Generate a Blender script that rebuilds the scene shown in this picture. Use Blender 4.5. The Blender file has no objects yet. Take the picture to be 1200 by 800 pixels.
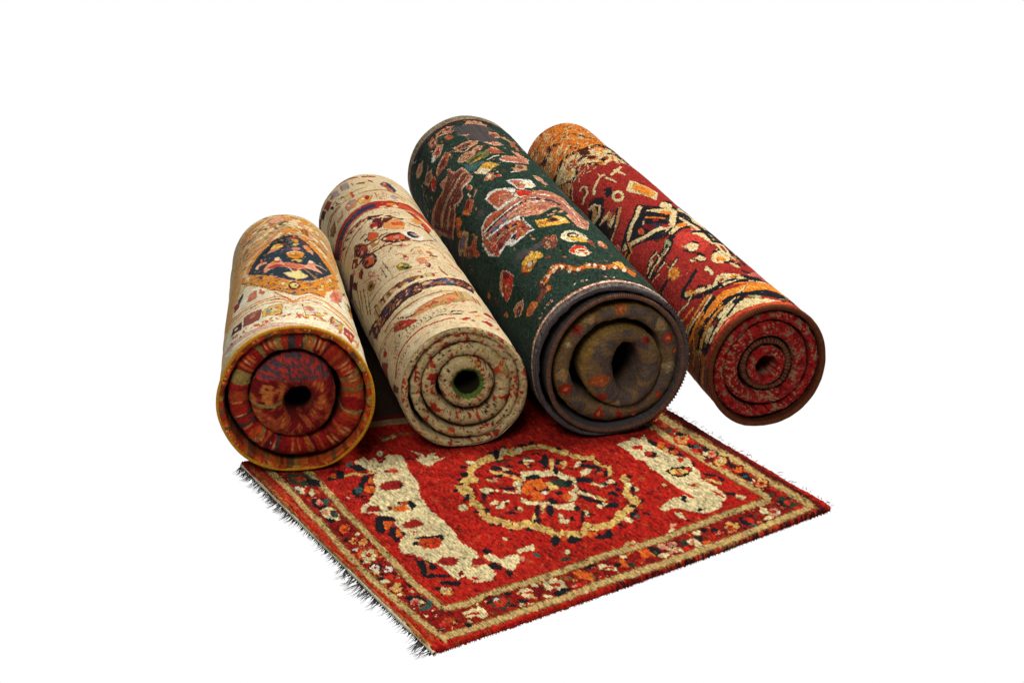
import bpy, math, random
import numpy as np

# Four rolled oriental carpets standing on / behind one small flat rug, on a white ground that glows by itself.
# Units: metres. Carpet patterns are drawn in millimetres on the carpets' own surfaces (u across, v along).

PAT_RUG='''
p band 37 813 0 -90 -1 -90 -8 -91 3 -49 -6 -66 -3 -68 -4 -66 1 -69 4 -72 5 -73 8 -67 67 10 51 -2 39 0 59 -1 49 -2 48 3 44 -1 41 -2 53 -2 52 -1 63 0 67 -2 61 3 51 2 50 0 45 3 3 -2 1 54 -1 42 -5 46 5 59 1 50 -3 39 2 51 -3 55 -2 57 3 38 -48 -10 -2 -33 -2 -63 3 -55 -1 -59 3 -52 -2 -51 3 -36 0 -31 -5 -34 -66 6 -68 -1 -82 -2 -57 -6 -52 4 -55 6 -58 1 -69 -3 -64 3 -53 4 -33 1 -47 -6 -43 11 1 52 -4 39 4 78 5 94 3 40 3 97 7 73 4 105 1 53
p edgedark 914 522 -17 -535 -78 -2 -76 -2 34 29 69 3 36 2 -3 1 1 54 -1 42 -5 46 5 59 1 50 -3 39 2 51 -3 55 -2 57 3 38
p brown 770 16 117 6 -8 -20 -127 -6
p edgedark2 897 -13 -154 -4 -133 7 -83 -1 17 21 121 -3 110 2 93 5
p tanedge 5 782 -4 -129 -5 -127 0 -152 1 -127 4 -131 -1 -106 7 4 1 107 -4 131 0 127 0 153 5 127 5 129
p rust 14 740 -1 -103 -3 -93 2 -147 0 -132 5 -120 -2 -118 7 4 2 119 -5 120 0 133 -1 148 3 93 1 103
p tand 28 805 0 -90 -1 -89 -7 -90 2 -49 -5 -65 -3 -68 -4 -66 1 -69 4 -73 6 -73 7 -66 15 11 -7 66 -5 74 -4 72 -1 69 4 65 4 68 5 68 -2 49 8 90 1 91 0 91
p tan 30 807 0 -90 -1 -89 -7 -90 2 -49 -5 -65 -3 -69 -4 -65 1 -70 4 -72 6 -74 7 -66 11 8 -7 67 -5 73 -4 72 -1 69 4 66 4 68 5 67 -2 49 7 90 2 91 0 91
p tand 93 726 0 -53 -5 -103 -6 -73 -3 -96 -2 -40 -6 -94 -3 -78 4 -40 -1 -50 16 9 1 52 -4 40 4 77 6 95 3 40 3 96 7 74 5 106 0 54
p tan 96 728 0 -53 -5 -103 -7 -74 -2 -96 -3 -39 -5 -95 -4 -78 4 -39 -1 -51 11 7 2 52 -4 39 4 77 5 95 3 41 3 96 7 74 5 105 0 54
p tand 74 93 44 -12 47 6 33 -1 53 -4 63 -2 68 1 58 -1 55 -6 53 -3 56 5 81 2 68 1 68 -3 15 24 -69 2 -68 0 -84 -3 -56 -6 -52 4 -56 6 -58 1 -69 -3 -64 3 -53 3 -34 2 -46 -7 -44 12
p tan 75 96 44 -12 47 6 33 -1 53 -4 63 -3 69 2 57 -1 56 -6 52 -3 56 6 82 1 68 1 68 -3 11 17 -69 3 -68 -1 -83 -2 -56 -6 -52 4 -56 6 -59 1 -68 -3 -64 3 -53 3 -34 2 -47 -7 -43 12
p tand 36 15 63 -3 51 -2 39 0 58 -2 49 -1 49 2 43 -1 40 -2 54 -2 51 -1 63 0 67 -2 60 3 52 2 49 0 45 3 14 23 -46 -3 -49 -1 -52 -2 -61 -3 -67 2 -64 0 -51 0 -54 3 -41 2 -44 0 -49 -3 -49 2 -59 2 -39 -1 -51 2 -64 3
p tan 37 18 63 -4 51 -1 39 0 59 -2 48 -2 49 3 43 -1 41 -2 53 -2 51 -1 63 0 68 -2 60 3 52 2 48 0 46 3 10 17 -45 -3 -50 -1 -52 -2 -60 -3 -68 2 -63 0 -52 0 -53 3 -42 2 -43 0 -49 -2 -49 1 -59 2 -39 -1 -51 2 -64 3
p tand 816 490 -2 -34 -1 -63 3 -54 -1 -59 3 -51 -2 -51 3 -37 1 -29 -5 -33 23 12 5 35 -1 32 -2 36 2 52 -3 52 2 60 -3 55 2 62 2 34
p tan 820 492 -2 -33 -2 -63 3 -54 -1 -59 3 -52 -2 -51 3 -37 1 -29 -5 -34 17 10 5 34 -1 32 -3 36 3 52 -3 52 2 59 -4 55 2 62 2 34
p tand 864 500 -3 -39 2 -57 3 -54 -2 -51 3 -39 0 -49 -5 -59 5 -46 1 -42 -1 -53 24 15 1 53 -1 43 -4 47 5 58 0 51 -2 39 2 51 -3 56 -2 57 3 38
p tan 868 503 -4 -39 3 -57 3 -55 -2 -51 3 -38 -1 -50 -5 -59 6 -46 0 -42 -1 -53 18 11 1 53 -1 43 -5 46 5 59 1 51 -3 39 2 51 -2 56 -3 56 4 38
p tand 294 745 50 -8 26 -6 6 11 -26 7 -51 7
p tan 296 733 35 -2 5 13 -34 2
p green 62 712 33 -27 3 -34 -16 -17 -22 19 -10 18
p rust 64 691 20 -7 2 -17 -21 -4
e red 77 676 4 -3 -3 -6
p black 87 674 20 -24 -12 -30 -11 13 -5 19
e white 53 642 4 -3 -4 -9
e cream 56 624 2 -9 -9 -10
e cream 70 609 3 -6 -9 -13
e teal 49 626 3 -2 -3 -6
e rust 80 606 6 -4 -4 -7
e red 65 623 4 -2 -5 -10
e black 58 601 4 -3 -2 -5
p black 59 585 27 -17 -12 -28 -23 -6 -4 23
p teal 79 573 9 -6 -14 -22 -6 4
e pink 64 562 6 -4 -5 -11
e red 63 552 5 -3 -3 -5
e rust 52 584 4 -3 -3 -7
p cream 52 533 17 5 10 -7 -4 -32 -8 -20 -16 10 -4 23
p green 65 525 13 -6 -7 -28 -10 7
e pink 56 519 5 -3 -5 -11
e red 67 521 3 -2 -2 -4
e teal 69 503 4 -2 -3 -5
p black 46 507 12 -24 9 -9 -23 5
e maroon 60 442 15 -9 -9 -18
e orange 66 436 4 -3 -3 -6
e orange 57 431 4 -3 -3 -6
e orange 52 436 4 -3 -3 -6
e orange 55 449 4 -3 -3 -6
e orange 59 452 4 -3 -3 -6
e orange 68 449 4 -3 -3 -6
e rust 60 442 5 -3 -3 -6
e maroon 60 442 2 -1 -1 -3
e cream 70 412 4 -2 -3 -6
e maroon 58 440 13 -8 -8 -16
e orange 65 439 4 -2 -3 -5
e orange 57 431 4 -2 -3 -5
e orange 52 433 4 -2 -3 -5
e orange 53 445 4 -2 -3 -5
e orange 60 451 4 -2 -3 -5
e orange 64 449 4 -2 -3 -5
e rust 58 441 4 -3 -3 -5
e maroon 58 441 1 -1 -1 -2
e cream 71 413 3 -2 -3 -6
e black 43 405 4 -3 -4 -8
e red 51 393 6 -4 -6 -12
e maroon 53 391 10 -6 -6 -12
e gold 58 387 3 -2 -2 -4
e gold 54 384 3 -2 -2 -4
e gold 48 388 3 -2 -2 -4
e gold 49 393 3 -2 -2 -4
e gold 55 399 3 -2 -2 -4
e gold 58 397 3 -2 -2 -4
e red 54 391 3 -2 -2 -4
e maroon 54 391 1 -1 -1 -2
e maroon 67 379 11 -7 -7 -13
e gold 72 377 3 -2 -2 -4
e gold 64 370 3 -2 -2 -4
e gold 60 375 3 -2 -2 -4
e gold 61 381 3 -2 -2 -4
e gold 69 387 3 -2 -2 -4
e gold 73 384 3 -2 -2 -4
e orange 66 378 3 -2 -2 -5
e maroon 67 378 1 -1 -1 -2
e white 43 361 5 -3 -3 -6
e white 63 348 4 -3 -3 -6
p red 49 366 15 -5 -12 -19 -15 5
e orange 53 332 17 -11 -11 -20
e cream 60 325 5 -3 -3 -6
e cream 49 319 5 -3 -3 -6
e cream 43 327 5 -3 -3 -6
e cream 45 335 5 -3 -3 -7
e cream 54 344 5 -3 -3 -7
e cream 62 341 5 -3 -3 -7
e red 53 332 5 -3 -4 -7
e orange 53 332 2 -1 -2 -3
e cream 37 313 6 -4 -3 -5
e black 33 318 4 -3 -2 -4
e cream 56 317 3 -2 -2 -4
p black 43 303 16 -11 -2 -12 -18 7
e black 42 285 10 -6 -6 -12
e white 47 282 3 -2 -2 -4
e white 43 278 3 -2 -2 -4
e white 37 281 3 -2 -2 -4
e white 37 287 3 -2 -2 -4
e white 42 292 3 -2 -2 -4
e white 48 288 3 -2 -2 -4
e red 42 285 3 -2 -2 -4
e black 42 285 1 -1 -1 -2
e maroon 59 268 9 -6 -6 -11
e white 63 264 3 -2 -2 -3
e white 60 261 3 -2 -2 -3
e white 54 265 3 -2 -2 -3
e white 54 268 3 -2 -2 -3
e white 61 274 3 -2 -2 -4
e white 65 270 3 -2 -2 -4
e red 59 267 3 -2 -2 -4
e maroon 59 268 1 -1 -1 -2
e cream 37 271 6 -4 -3 -7
e black 43 258 5 -3 -2 -5
e black 61 247 4 -3 -4 -6
p red 43 254 17 -11 -9 -7 -11 7
e cream 35 234 7 -6 -4 -6
e black 35 246 5 -3 -2 -4
e red 58 225 7 -5 -3 -6
e maroon 43 205 14 -9 -8 -15
e gold 49 200 4 -2 -3 -5
e gold 44 196 4 -2 -3 -5
e gold 37 197 4 -2 -3 -5
e gold 36 207 4 -2 -3 -5
e gold 46 215 4 -2 -3 -5
e gold 50 212 4 -2 -3 -5
e tan 43 205 4 -3 -3 -5
e maroon 43 205 1 -1 -1 -2
e cream 37 182 5 -3 -3 -5
e red 62 191 6 -4 -3 -6
e tan 61 178 6 -4 -2 -4
p black 64 206 6 -8 -12 -9
p black 42 170 22 -6 8 -25 -9 -15 -28 18
p teal 69 141 8 -9 -9 -11 -8 5
e pink 50 146 9 -6 -5 -10
e red 47 146 4 -3 -3 -6
e cream 55 137 3 -2 -3 -5
p teal 67 142 10 -10 -16 -19 -17 3 -2 9 15 -1
p black 41 150 18 5 11 -11 -7 -16 -17 3
e pink 53 145 9 -8 -5 -9
e red 49 145 4 -2 -3 -6
e cream 57 140 3 -2 -2 -4
e maroon 69 96 9 -6 -4 -7
e rust 71 63 13 -3 -4 -8
e black 80 55 3 -2 -2 -3
e maroon 44 61 5 -3 -5 -9
e red 55 57 8 -5 -3 -6
e black 42 45 8 -5 -1 -2
p cream 99 73 23 1 15 -10 0 -19 -9 -7 -7 13 -11 11 -8 1
p red 111 65 16 -4 2 -11 -20 4
p cream 98 53 17 -3 9 -17 5 5 -10 18 -18 4
e black 90 35 4 -3 -4 -6
e tan 98 42 5 -3 -2 -4
e black 163 76 4 -2 -4 -6
e white 174 76 6 0 -2 -4
e rust 181 73 4 -3 -3 -5
p cream 131 72 1 -21 -1 -11 7 4 1 12 -1 20
e black 159 74 5 -3 -4 -6
e green 175 64 15 -10 -10 -16
e red 183 61 4 -3 -3 -5
e red 174 54 4 -3 -3 -5
e red 167 58 4 -3 -3 -5
e red 169 70 4 -3 -3 -5
e red 175 74 4 -3 -3 -5
e red 184 69 4 -3 -3 -5
e rust 175 64 5 -3 -3 -6
e green 175 64 2 -1 -2 -2
e white 174 76 6 0 -2 -5
e black 201 81 6 -4 -2 -4
e black 189 43 4 -3 -3 -5
e maroon 165 87 12 -1 -2 -5
p black 207 61 15 -19 -9 -6 -9 10
e cream 231 65 8 -14 -10 -11
e red 235 63 6 -4 -3 -4
e tan 236 50 6 -4 -5 -7
e maroon 221 68 2 -1 -3 -4
e cream 204 38 4 -3 -2 -3
e maroon 252 61 8 -5 -12 -18
e cream 257 78 5 -3 -2 -4
p cream 278 82 16 -1 17 -16 -7 -21 -17 -10 -5 16 -15 1 1 12
p red 284 70 17 -7 -7 -13 -13 9
p black 269 41 31 1 12 -3 -11 -10 -31 -5
e cream 256 35 7 -5 -3 -5
p brown 308 80 21 -9 4 -15 -16 1
p black 328 72 7 -9 -7 -8
p orange 339 78 17 -3 13 -25 -16 -16 -14 17
e red 329 37 15 -2 -3 -6
e black 362 76 5 -3 -2 -3
e pink 315 37 5 -3 -3 -4
e brown 361 42 3 -2 -6 -9
e black 378 75 12 -3 -3 -5
p cream 393 74 16 -6 8 -19 -7 -17 -9 15 -13 12
p red 390 55 18 -2 4 -7 3 3 -4 8 -18 2
e maroon 415 66 8 -5 -3 -4
p orange 431 72 18 -7 -10 -29 -13 8
e cream 452 70 6 -4 -5 -6
p green 450 51 6 -13 -9 -8 -9 11
e cream 442 16 3 -2 -1 -2
e black 425 53 5 -3 -5 -7
p orange 487 77 19 -12 -4 -25 -23 10
p black 509 76 17 -10 -6 -19 -17 -12 0 13
e green 509 49 3 -2 -5 -7
e maroon 484 33 8 -5 -6 -7
e red 471 42 7 -4 -4 -5
e maroon 548 48 18 -12 -15 -19
e pink 553 39 5 -3 -5 -6
e pink 547 35 5 -3 -5 -6
e pink 536 39 5 -3 -5 -6
e pink 540 53 5 -3 -5 -6
e pink 554 60 5 -3 -5 -6
e pink 559 56 5 -3 -5 -6
e cream 548 47 6 -4 -5 -7
e maroon 548 47 2 -1 -2 -3
p pink 535 70 12 -4 -13 -19 -8 5
e cream 518 35 10 -3 -4 -6
e cream 556 33 3 -2 -5 -6
p green 577 61 13 1 -4 -21 -15 -4 -2 11
p cream 586 51 19 7 -2 -32 -13 -6
e pink 592 42 5 -3 -5 -7
p black 608 65 15 -14 -14 -24 -1 9
e red 566 31 7 -4 -4 -5
e cream 622 66 8 -2 -4 -7
p black 646 79 3 -12 -13 -10 -2 11
e orange 616 29 10 -2 -4 -6
e maroon 664 72 7 -4 -4 -5
e black 657 57 6 -4 -5 -6
e red 638 41 6 -4 -5 -6
e maroon 692 48 18 -11 -16 -19
e gold 701 44 5 -3 -5 -6
e gold 690 36 5 -3 -5 -6
e gold 680 38 5 -3 -5 -6
e gold 682 50 5 -3 -5 -6
e gold 697 60 5 -3 -5 -6
e gold 704 51 5 -3 -5 -6
e red 691 48 5 -4 -5 -6
e maroon 691 48 2 -1 -2 -3
e rust 688 38 8 -5 -4 -5
p black 727 67 31 -5 -15 -30 -21 4 -5 13
e red 739 49 4 -12 -7 -6
e teal 733 30 7 -4 -3 -3
e maroon 710 73 9 -6 -4 -4
e maroon 798 46 15 -9 -14 -16
e pink 805 41 4 -3 -4 -5
e pink 796 36 4 -3 -4 -5
e pink 789 39 4 -3 -4 -5
e pink 792 50 4 -3 -4 -5
e pink 804 56 4 -3 -5 -5
e pink 809 52 4 -3 -5 -5
e red 799 46 5 -3 -5 -5
e maroon 799 46 2 -1 -2 -2
p cream 790 77 9 -12 -13 -21 -10 11
e cream 776 35 12 -1 -3 -5
e white 808 40 4 -2 -5 -6
p green 845 88 14 -9 2 -33 -16 -15 -16 20
e red 848 60 2 -7 -8 -6
p black 836 78 10 -1 -11 -25 -8 1
e red 851 32 7 -5 -4 -4
e red 864 94 7 -5 -7 -7
e green 842 100 4 -3 -7 -7
e maroon 846 118 7 -5 -5 -6
e red 863 118 4 -3 -5 -6
e maroon 857 148 15 -10 -14 -16
e gold 867 147 4 -3 -5 -5
e gold 854 138 4 -3 -5 -5
e gold 847 144 4 -3 -5 -5
e gold 849 150 4 -3 -5 -5
e gold 863 159 4 -3 -5 -5
e gold 869 152 4 -3 -5 -5
e red 858 148 5 -3 -5 -6
e maroon 858 148 2 -1 -2 -2
e cream 847 166 2 -7 -8 -6
e red 847 155 4 -3 -5 -6
e black 848 176 3 -9 -5 -4
p black 848 203 21 -2 -14 -24 -14 4
e teal 850 189 4 -3 -3 -4
e red 866 187 4 -3 -5 -6
e orange 855 221 2 -12 -8 -6
e maroon 864 215 4 -2 -9 -11
p black 865 260 0 -17 -14 -13 -3 7
e black 851 266 15 -10 -15 -18
e gold 858 262 4 -3 -5 -6
e gold 849 256 4 -3 -5 -6
e gold 840 262 4 -3 -5 -6
e gold 843 269 4 -3 -5 -6
e gold 855 278 4 -3 -5 -6
e gold 862 270 4 -3 -5 -6
e orange 851 266 5 -3 -5 -6
e black 851 266 2 -1 -2 -3
e red 865 271 8 -5 -4 -5
e maroon 852 269 17 -11 -17 -20
e gold 859 264 5 -3 -5 -6
e gold 845 256 5 -3 -5 -6
e gold 839 261 5 -3 -5 -6
e gold 842 272 5 -3 -5 -6
e gold 855 281 5 -3 -5 -7
e gold 863 278 5 -3 -5 -7
e cream 851 269 5 -3 -6 -7
e maroon 851 269 2 -1 -3 -3
p black 866 300 7 -22 -13 -37 -9 0 17 34
e red 842 241 4 -12 -6 -5
e black 856 306 14 -9 -14 -17
e pink 862 301 4 -3 -4 -5
e pink 853 296 4 -3 -4 -5
e pink 846 299 4 -3 -4 -5
e pink 848 308 4 -3 -4 -5
e pink 859 316 4 -3 -4 -5
e pink 867 311 4 -3 -4 -5
e rust 856 306 4 -3 -5 -6
e black 856 306 1 -1 -2 -3
e cream 850 316 5 -3 -9 -11
p black 859 345 10 -6 -5 -20 -13 2
e maroon 832 287 8 -5 -6 -8
e red 853 285 5 -3 -4 -5
e teal 850 351 6 -9 -5 -5
e black 841 363 4 -15 -7 -7
e red 837 336 5 -8 -5 -6
e maroon 838 377 8 -5 -5 -6
e red 848 394 17 -11 -17 -21
e gold 855 387 5 -3 -5 -7
e gold 843 381 5 -3 -5 -7
e gold 836 387 5 -3 -5 -7
e gold 842 401 5 -3 -5 -7
e gold 852 407 5 -3 -5 -7
e gold 861 401 5 -3 -5 -7
e rust 849 394 5 -3 -6 -7
e red 848 394 2 -1 -3 -3
p black 849 424 18 1 -1 -24 -16 10
e red 856 374 3 -10 -7 -6
p green 843 447 17 -2 -5 -13 -15 4
e red 866 438 5 -3 -5 -6
e rust 855 467 6 -4 -6 -8
e orange 857 220 4 -12 -9 -8
p black 861 246 0 -17 -13 -9
e maroon 870 229 6 -4 -4 -5
e black 847 199 6 -4 -5 -6
p cream 203 684 27 6 0 -23 18 11 -3 -25 33 20 24 -20 -8 -32 -14 -36 -9 -56 -25 -52 -7 -37 -4 -41 0 -40 -3 -37 -9 -40 7 -49 -8 -16 0 -36 -2 -34 -22 -14 -23 8 -9 30 -17 -3 -2 32 -1 36 -10 17 -7 26 -9 17 -12 11 12 26 11 16 17 15 0 23 3 26 14 18 -21 22 -7 12 -21 17 4 14 10 10 24 9 11 18 16 15 10 11 10 37 19 18 -7 18 -13 13
e cream 266 685 6 -4 -6 -10
p maroon 254 669 -10 -22 21 10 1 10 -15 -12 8 11
p creamd 203 677 2 -35 2 1 -2 35
p creamd 248 600 -19 1 -1 -2 19 -2
p creamd 178 523 21 -19 1 3 -21 19
p maroon 236 614 14 -3 -2 -12 -14 6
e rust 252 602 9 -6 -5 -10
e pink 256 613 9 -6 -2 -3
e leaf 220 548 22 -6 -8 -18
p black 239 555 2 -20 -14 -7
e maroon 225 548 13 -4 -2 -3
p maroon 174 481 5 -9 -6 -11 -7 4
p black 195 483 27 -7 2 -24 -19 -16 7 26 -21 10
p orange 181 471 23 -7 1 -19 -18 -3 -14 14
e rust 205 471 7 -5 -3 -6
p leaf 133 492 9 4 16 -10 -7 -18 -24 10
e teal 188 676 7 -4 -4 -9
p black 184 673 23 -9 2 -30 -19 7 -7 19
p goldl 155 632 18 -1 15 -13 6 11 -16 13 -19 1
p goldl 188 622 28 -9 2 6 -27 9
p black 157 668 9 -12 -11 -26 -15 4 -22 -1 6 17 21 -2
e orange 138 650 6 -4 -5 -10
e maroon 147 666 7 -5 -3 -5
p black 214 616 -16 -2 -16 -15 1 -5 14 15 15 1
p black 191 618 11 -12 -14 -13 -14 -13 -14 -22 -16 -12 -9 11 9 21 13 -3 12 19
e teal 154 566 7 -5 -6 -12
p orange 170 572 13 3 3 -18 -9 -16 -13 3 -3 12
e orange 194 592 4 -3 -6 -11
p black 180 579 12 -5 0 -16 -8 5
p black 161 538 15 4 -7 -12 -24 5 -15 12 9 3
e white 122 553 2 -1 -2 -4
e maroon 147 519 6 -4 -4 -9
p black 129 449 15 3 20 -20 -6 -16 -10 11 -19 -22 -11 -17 -11 2 2 18
p orange 137 429 12 -8 -9 -18 -15 -5
p black 138 404 8 -10 -13 -16 1 -24 -11 -12 -5 13 5 30
p orange 141 388 10 -2 -10 -22 -14 -5
e black 147 366 4 -3 -3 -6
e rust 148 393 3 -2 -2 -4
p leaf 162 401 33 4 4 -27 -16 -3 -17 4 -5 8
p rust 155 367 18 -9 2 3 -18 9
p creamd 182 365 27 -27 1 2 -27 27
e leaforange 173 311 22 -10 -9 -17
p black 156 335 24 -8 22 -9 4 7 -23 9 -23 8
p black 146 330 9 -4 -6 -15 -6 9
p black 195 329 14 -8 -7 -15 -5 3
p maroon 158 313 15 -5 16 -5 2 3 -16 5 -16 6
e red 173 292 12 -3 -2 -5
p leaf 149 241 15 11 19 -10 4 -14 -11 -11 -14 0 -10 15
p leaf 209 214 14 -2 5 -23 -11 -3 -18 12
p black 226 185 12 1 1 -27 -8 -3 -13 12
e maroon 167 185 2 -5 -8 -9
e orange 198 190 5 -3 -2 -3
p red 174 164 10 -5 1 -13 -12 6
p black 120 280 8 -19 10 -6 3 -20 -4 -15 -12 8 -12 -14 19 -9 13 -16 -13 0 -27 16 -4 8 11 28
p rust 135 261 -2 -16 -16 -34 -4 3 12 27
p red 128 221 6 -12 -2 -4 -14 7
p black 245 236 8 -14 -2 -10 -11 7
e rust 262 279 5 -3 -3 -5
e rust 264 445 4 -3 -3 -5
e maroon 117 286 7 -8 -2 -3
p black 121 182 30 -18 -9 -16 -15 14 -11 7
e goldl 115 148 10 -9 -8 -12
e cream 114 158 5 -3 -3 -5
e rust 121 140 3 -2 -4 -6
e black 104 164 5 -3 -4 -6
p cream 328 664 7 -14 5 -17 -3 -17 21 15 12 -4 -12 -10 5 -17 10 -7 -19 -1 -15 -5 -12 -10 -8 19 -2 29 10 -7 5 15
p black 300 631 13 -13 4 6 -13 14
e rust 352 602 6 -4 -2 -3
p cream 231 214 17 0 8 -27 19 3 16 -10 -15 -23 -23 -14 -9 13 2 16 -15 24
p cream 297 198 17 0 19 2 -8 -20 -19 5 -12 0
e black 248 225 4 -9 -5 -6
e black 231 171 7 -12 -6 -7
e black 241 137 2 -9 -6 -5
e teal 318 162 3 -8 -5 -5
e rust 294 152 3 -8 -4 -4
e pink 288 167 4 -3 -5 -8
e cream 300 244 4 -3 -3 -5
e cream 373 142 4 -3 -5 -8
e green 355 121 12 -1 -3 -7
p goldl 510 550 9 -20 2 30
e maroon 510 521 8 -5 -5 -8
e black 502 566 3 -6 -5 -7
p goldl 480 558 9 -20 -2 30
e black 463 558 4 -5 -5 -7
e maroon 463 522 10 -1 -4 -8
p goldl 433 550 9 -19 -7 29
e black 404 545 2 -8 -5 -5
p goldl 377 516 9 -19 -12 24
e maroon 390 492 6 -7 -5 -7
e black 348 493 4 -4 -4 -7
p goldl 333 479 9 -19 -17 19
e black 318 459 7 2 -2 -7
e maroon 344 445 7 -5 -5 -7
p goldl 328 442 9 -19 -19 15
e black 314 415 6 0 -3 -7
p goldl 319 399 9 -18 -20 10
e maroon 339 389 5 -7 -5 -7
e black 307 361 5 -3 -4 -6
p goldl 312 343 8 -17 -20 3
e black 309 306 3 -6 -5 -5
e maroon 337 319 6 -7 -5 -6
p goldl 327 302 9 -18 -19 0
e black 328 268 3 -6 -5 -5
p goldl 352 280 8 -17 -17 -3
e maroon 368 282 8 -2 -4 -7
e black 360 248 4 -4 -4 -6
p goldl 378 244 9 -17 -15 -6
e black 382 200 3 -5 -5 -5
e maroon 398 227 3 -9 -5 -5
p goldl 400 207 8 -17 -11 -7
e black 420 170 6 -2 -3 -6
p goldl 439 197 8 -17 -8 -8
e maroon 447 204 3 -9 -5 -5
e black 461 178 2 -6 -5 -5
p goldl 483 192 8 -17 -5 -8
e black 518 172 3 -5 -5 -5
e maroon 515 201 1 -10 -6 -5
p goldl 540 207 8 -17 0 -7
e black 575 198 1 -7 -5 -4
p goldl 589 229 8 -18 4 -4
e maroon 584 232 7 -5 -5 -7
e black 610 222 5 -3 -5 -6
p goldl 596 263 8 -17 7 -2
e black 623 267 7 0 -3 -7
e maroon 599 284 3 -9 -6 -6
p goldl 624 307 9 -18 10 3
e black 651 318 1 -7 -6 -5
p goldl 533 556 -22 -4 -12 21 -21 -22 -21 7 -29 -6 -36 -20 -23 -31 -24 -15 -21 -17 -4 -38 5 -11 -13 -24 4 -22 -9 -33 -1 -27 14 -21 5 -20 14 -13 19 0 10 -21 11 -26 3 -18 28 -14 18 -14 23 20 15 -12 29 -6 36 12 22 13 26 11 31 16 1 29 -2 15 18 14 19 38 3 18 -22 -12 -2 -14 -9 -21 -23 -20 -4 -34 7 -7 -10 1 -28 -12 -23 -13 -29 -10 -25 5 -23 12 -22 -20 -11 13 -25 12 -2 16 -12 28 -13 24 -20 1 -10 10 -5 19 -13 19 1 19 9 36 -4 17 13 25 -4 20 -3 13 6 0 29 19 22 30 26 13 24 5 27 -5 17 19 6 -19 26 3
p goldl 514 534 40 -8 19 -12 6 -22 13 -17 5 -27 16 -20 16 -15 12 16 -16 15 -15 18 -6 27 -12 17 -7 24 -21 13 -41 8
p goldl 621 408 8 -32 11 9 -8 33
p goldl 638 381 -25 -37 9 -4 25 38
e cream 490 551 8 -5 -6 -10
e goldl 343 453 7 -8 -7 -11
e cream 293 389 6 -7 -6 -8
e goldl 334 292 7 -8 -7 -9
e goldl 366 271 13 -2 -6 -13
e goldl 388 218 6 -8 -7 -9
e goldl 418 187 11 -9 -10 -14
e goldl 463 205 7 -7 -7 -9
e goldl 542 202 11 -5 -8 -12
e goldl 596 228 7 -7 -8 -10
e cream 627 293 5 -7 -7 -8
e goldl 597 478 8 -8 -8 -11
e goldl 372 477 7 -8 -8 -11
e goldl 428 535 12 1 -5 -12
e cream 521 540 10 -1 -5 -10
e cream 541 175 3 -9 -6 -5
e cream 295 392 7 -5 -7 -12
e cream 407 548 7 -9 -4 -6
e cream 628 271 6 -4 -6 -9
e black 368 507 7 -5 -6 -10
e black 382 537 6 -4 -4 -7
e black 341 476 4 -3 -4 -6
e black 324 423 4 -3 -7 -12
e black 473 552 6 -4 -12 -20
e black 542 555 8 -5 -3 -5
e black 562 552 6 -4 -6 -8
e black 598 501 5 -3 -4 -7
e black 623 270 4 -3 -9 -12
e black 611 252 4 -2 -4 -6
e black 581 214 6 -4 -4 -6
e black 377 187 8 -5 -11 -16
e black 408 172 10 -6 -8 -12
e black 459 154 11 -7 -5 -7
e black 480 155 6 -4 -9 -13
e black 330 358 4 -2 -7 -12
e black 319 293 4 -3 -3 -4
e black 357 249 6 -4 -3 -4
p black 448 150 24 11 17 4 -16 -28
e orange 449 171 10 -6 -6 -8
e rust 396 186 5 -4 -5 -8
p cream 461 432 18 -3 17 -16 27 -7 -1 -21 9 -15 1 -25 18 14 -1 28 -9 15 -1 23 -29 10 -17 16 -20 3
e cream 540 366 7 -5 -10 -15
p cream 533 353 -5 -16 -18 -5 -4 -12 26 10 10 25
e cream 502 314 5 -13 -14 -14
p cream 450 293 19 4 22 -5 -12 -30 -12 8 -12 15
p cream 461 294 -6 15 -3 14 -9 -8 3 -15 5 -16
p cream 404 351 4 -16 16 -14 12 -12 9 12 -12 12 -15 14 -4 15
p cream 471 453 -18 -32 6 -3 19 32
e cream 438 414 7 -5 -7 -11
p cream 431 409 -4 -19 -2 7 -8 -12 12 -4 11 31
p black 465 431 28 0 3 -20 -12 -5 -20 13
p orange 451 409 19 6 19 -8 -1 -30 -9 -24 -19 -9 -15 -11 -11 28 -8 18
p black 457 393 6 -8 0 -18 21 0 -6 -9 -18 -1 -5 16
e goldl 492 366 2 -21 -10 -8
e white 465 354 6 -4 -4 -6
p maroon 503 415 24 -15 -4 -19 -17 6 -8 14
e dgreen 515 369 14 -19 -10 -13
e black 531 363 -1 -11 -8 -5
e red 489 334 13 -17 -11 -14
e orange 491 316 7 -5 -8 -12
e orange 440 345 12 -7 -6 -9
e black 460 319 4 -11 -8 -8
e black 488 339 6 -4 -4 -6
e black 578 279 7 -6 -5 -6
e black 581 268 4 -3 -3 -4
e cream 537 252 5 -9 -5 -5
e black 540 242 4 -3 -3 -4
e cream 487 244 1 -13 -5 -4
e black 490 234 4 -3 -3 -4
e cream 437 255 -7 -16 -4 0
e black 440 245 4 -3 -3 -4
e goldl 394 284 -13 -11 -1 5
e black 398 274 4 -3 -3 -4
e black 366 326 -12 -3 2 6
e black 370 316 4 -3 -3 -4
e cream 357 375 -10 1 3 7
e black 361 364 4 -3 -3 -4
e cream 370 422 -8 5 4 7
e black 373 411 4 -3 -3 -5
e goldl 402 460 -6 8 5 6
e black 405 449 4 -3 -3 -5
e cream 449 481 -3 12 5 6
e black 452 470 4 -3 -3 -5
e goldl 503 481 3 17 6 3
e black 506 470 5 -3 -3 -5
e rust 554 459 12 17 3 -3
e black 557 448 5 -3 -3 -5
e cream 591 420 14 8 -1 -7
e black 594 409 5 -3 -3 -5
e black 609 371 12 1 -3 -7
e black 612 360 4 -3 -3 -5
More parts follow.
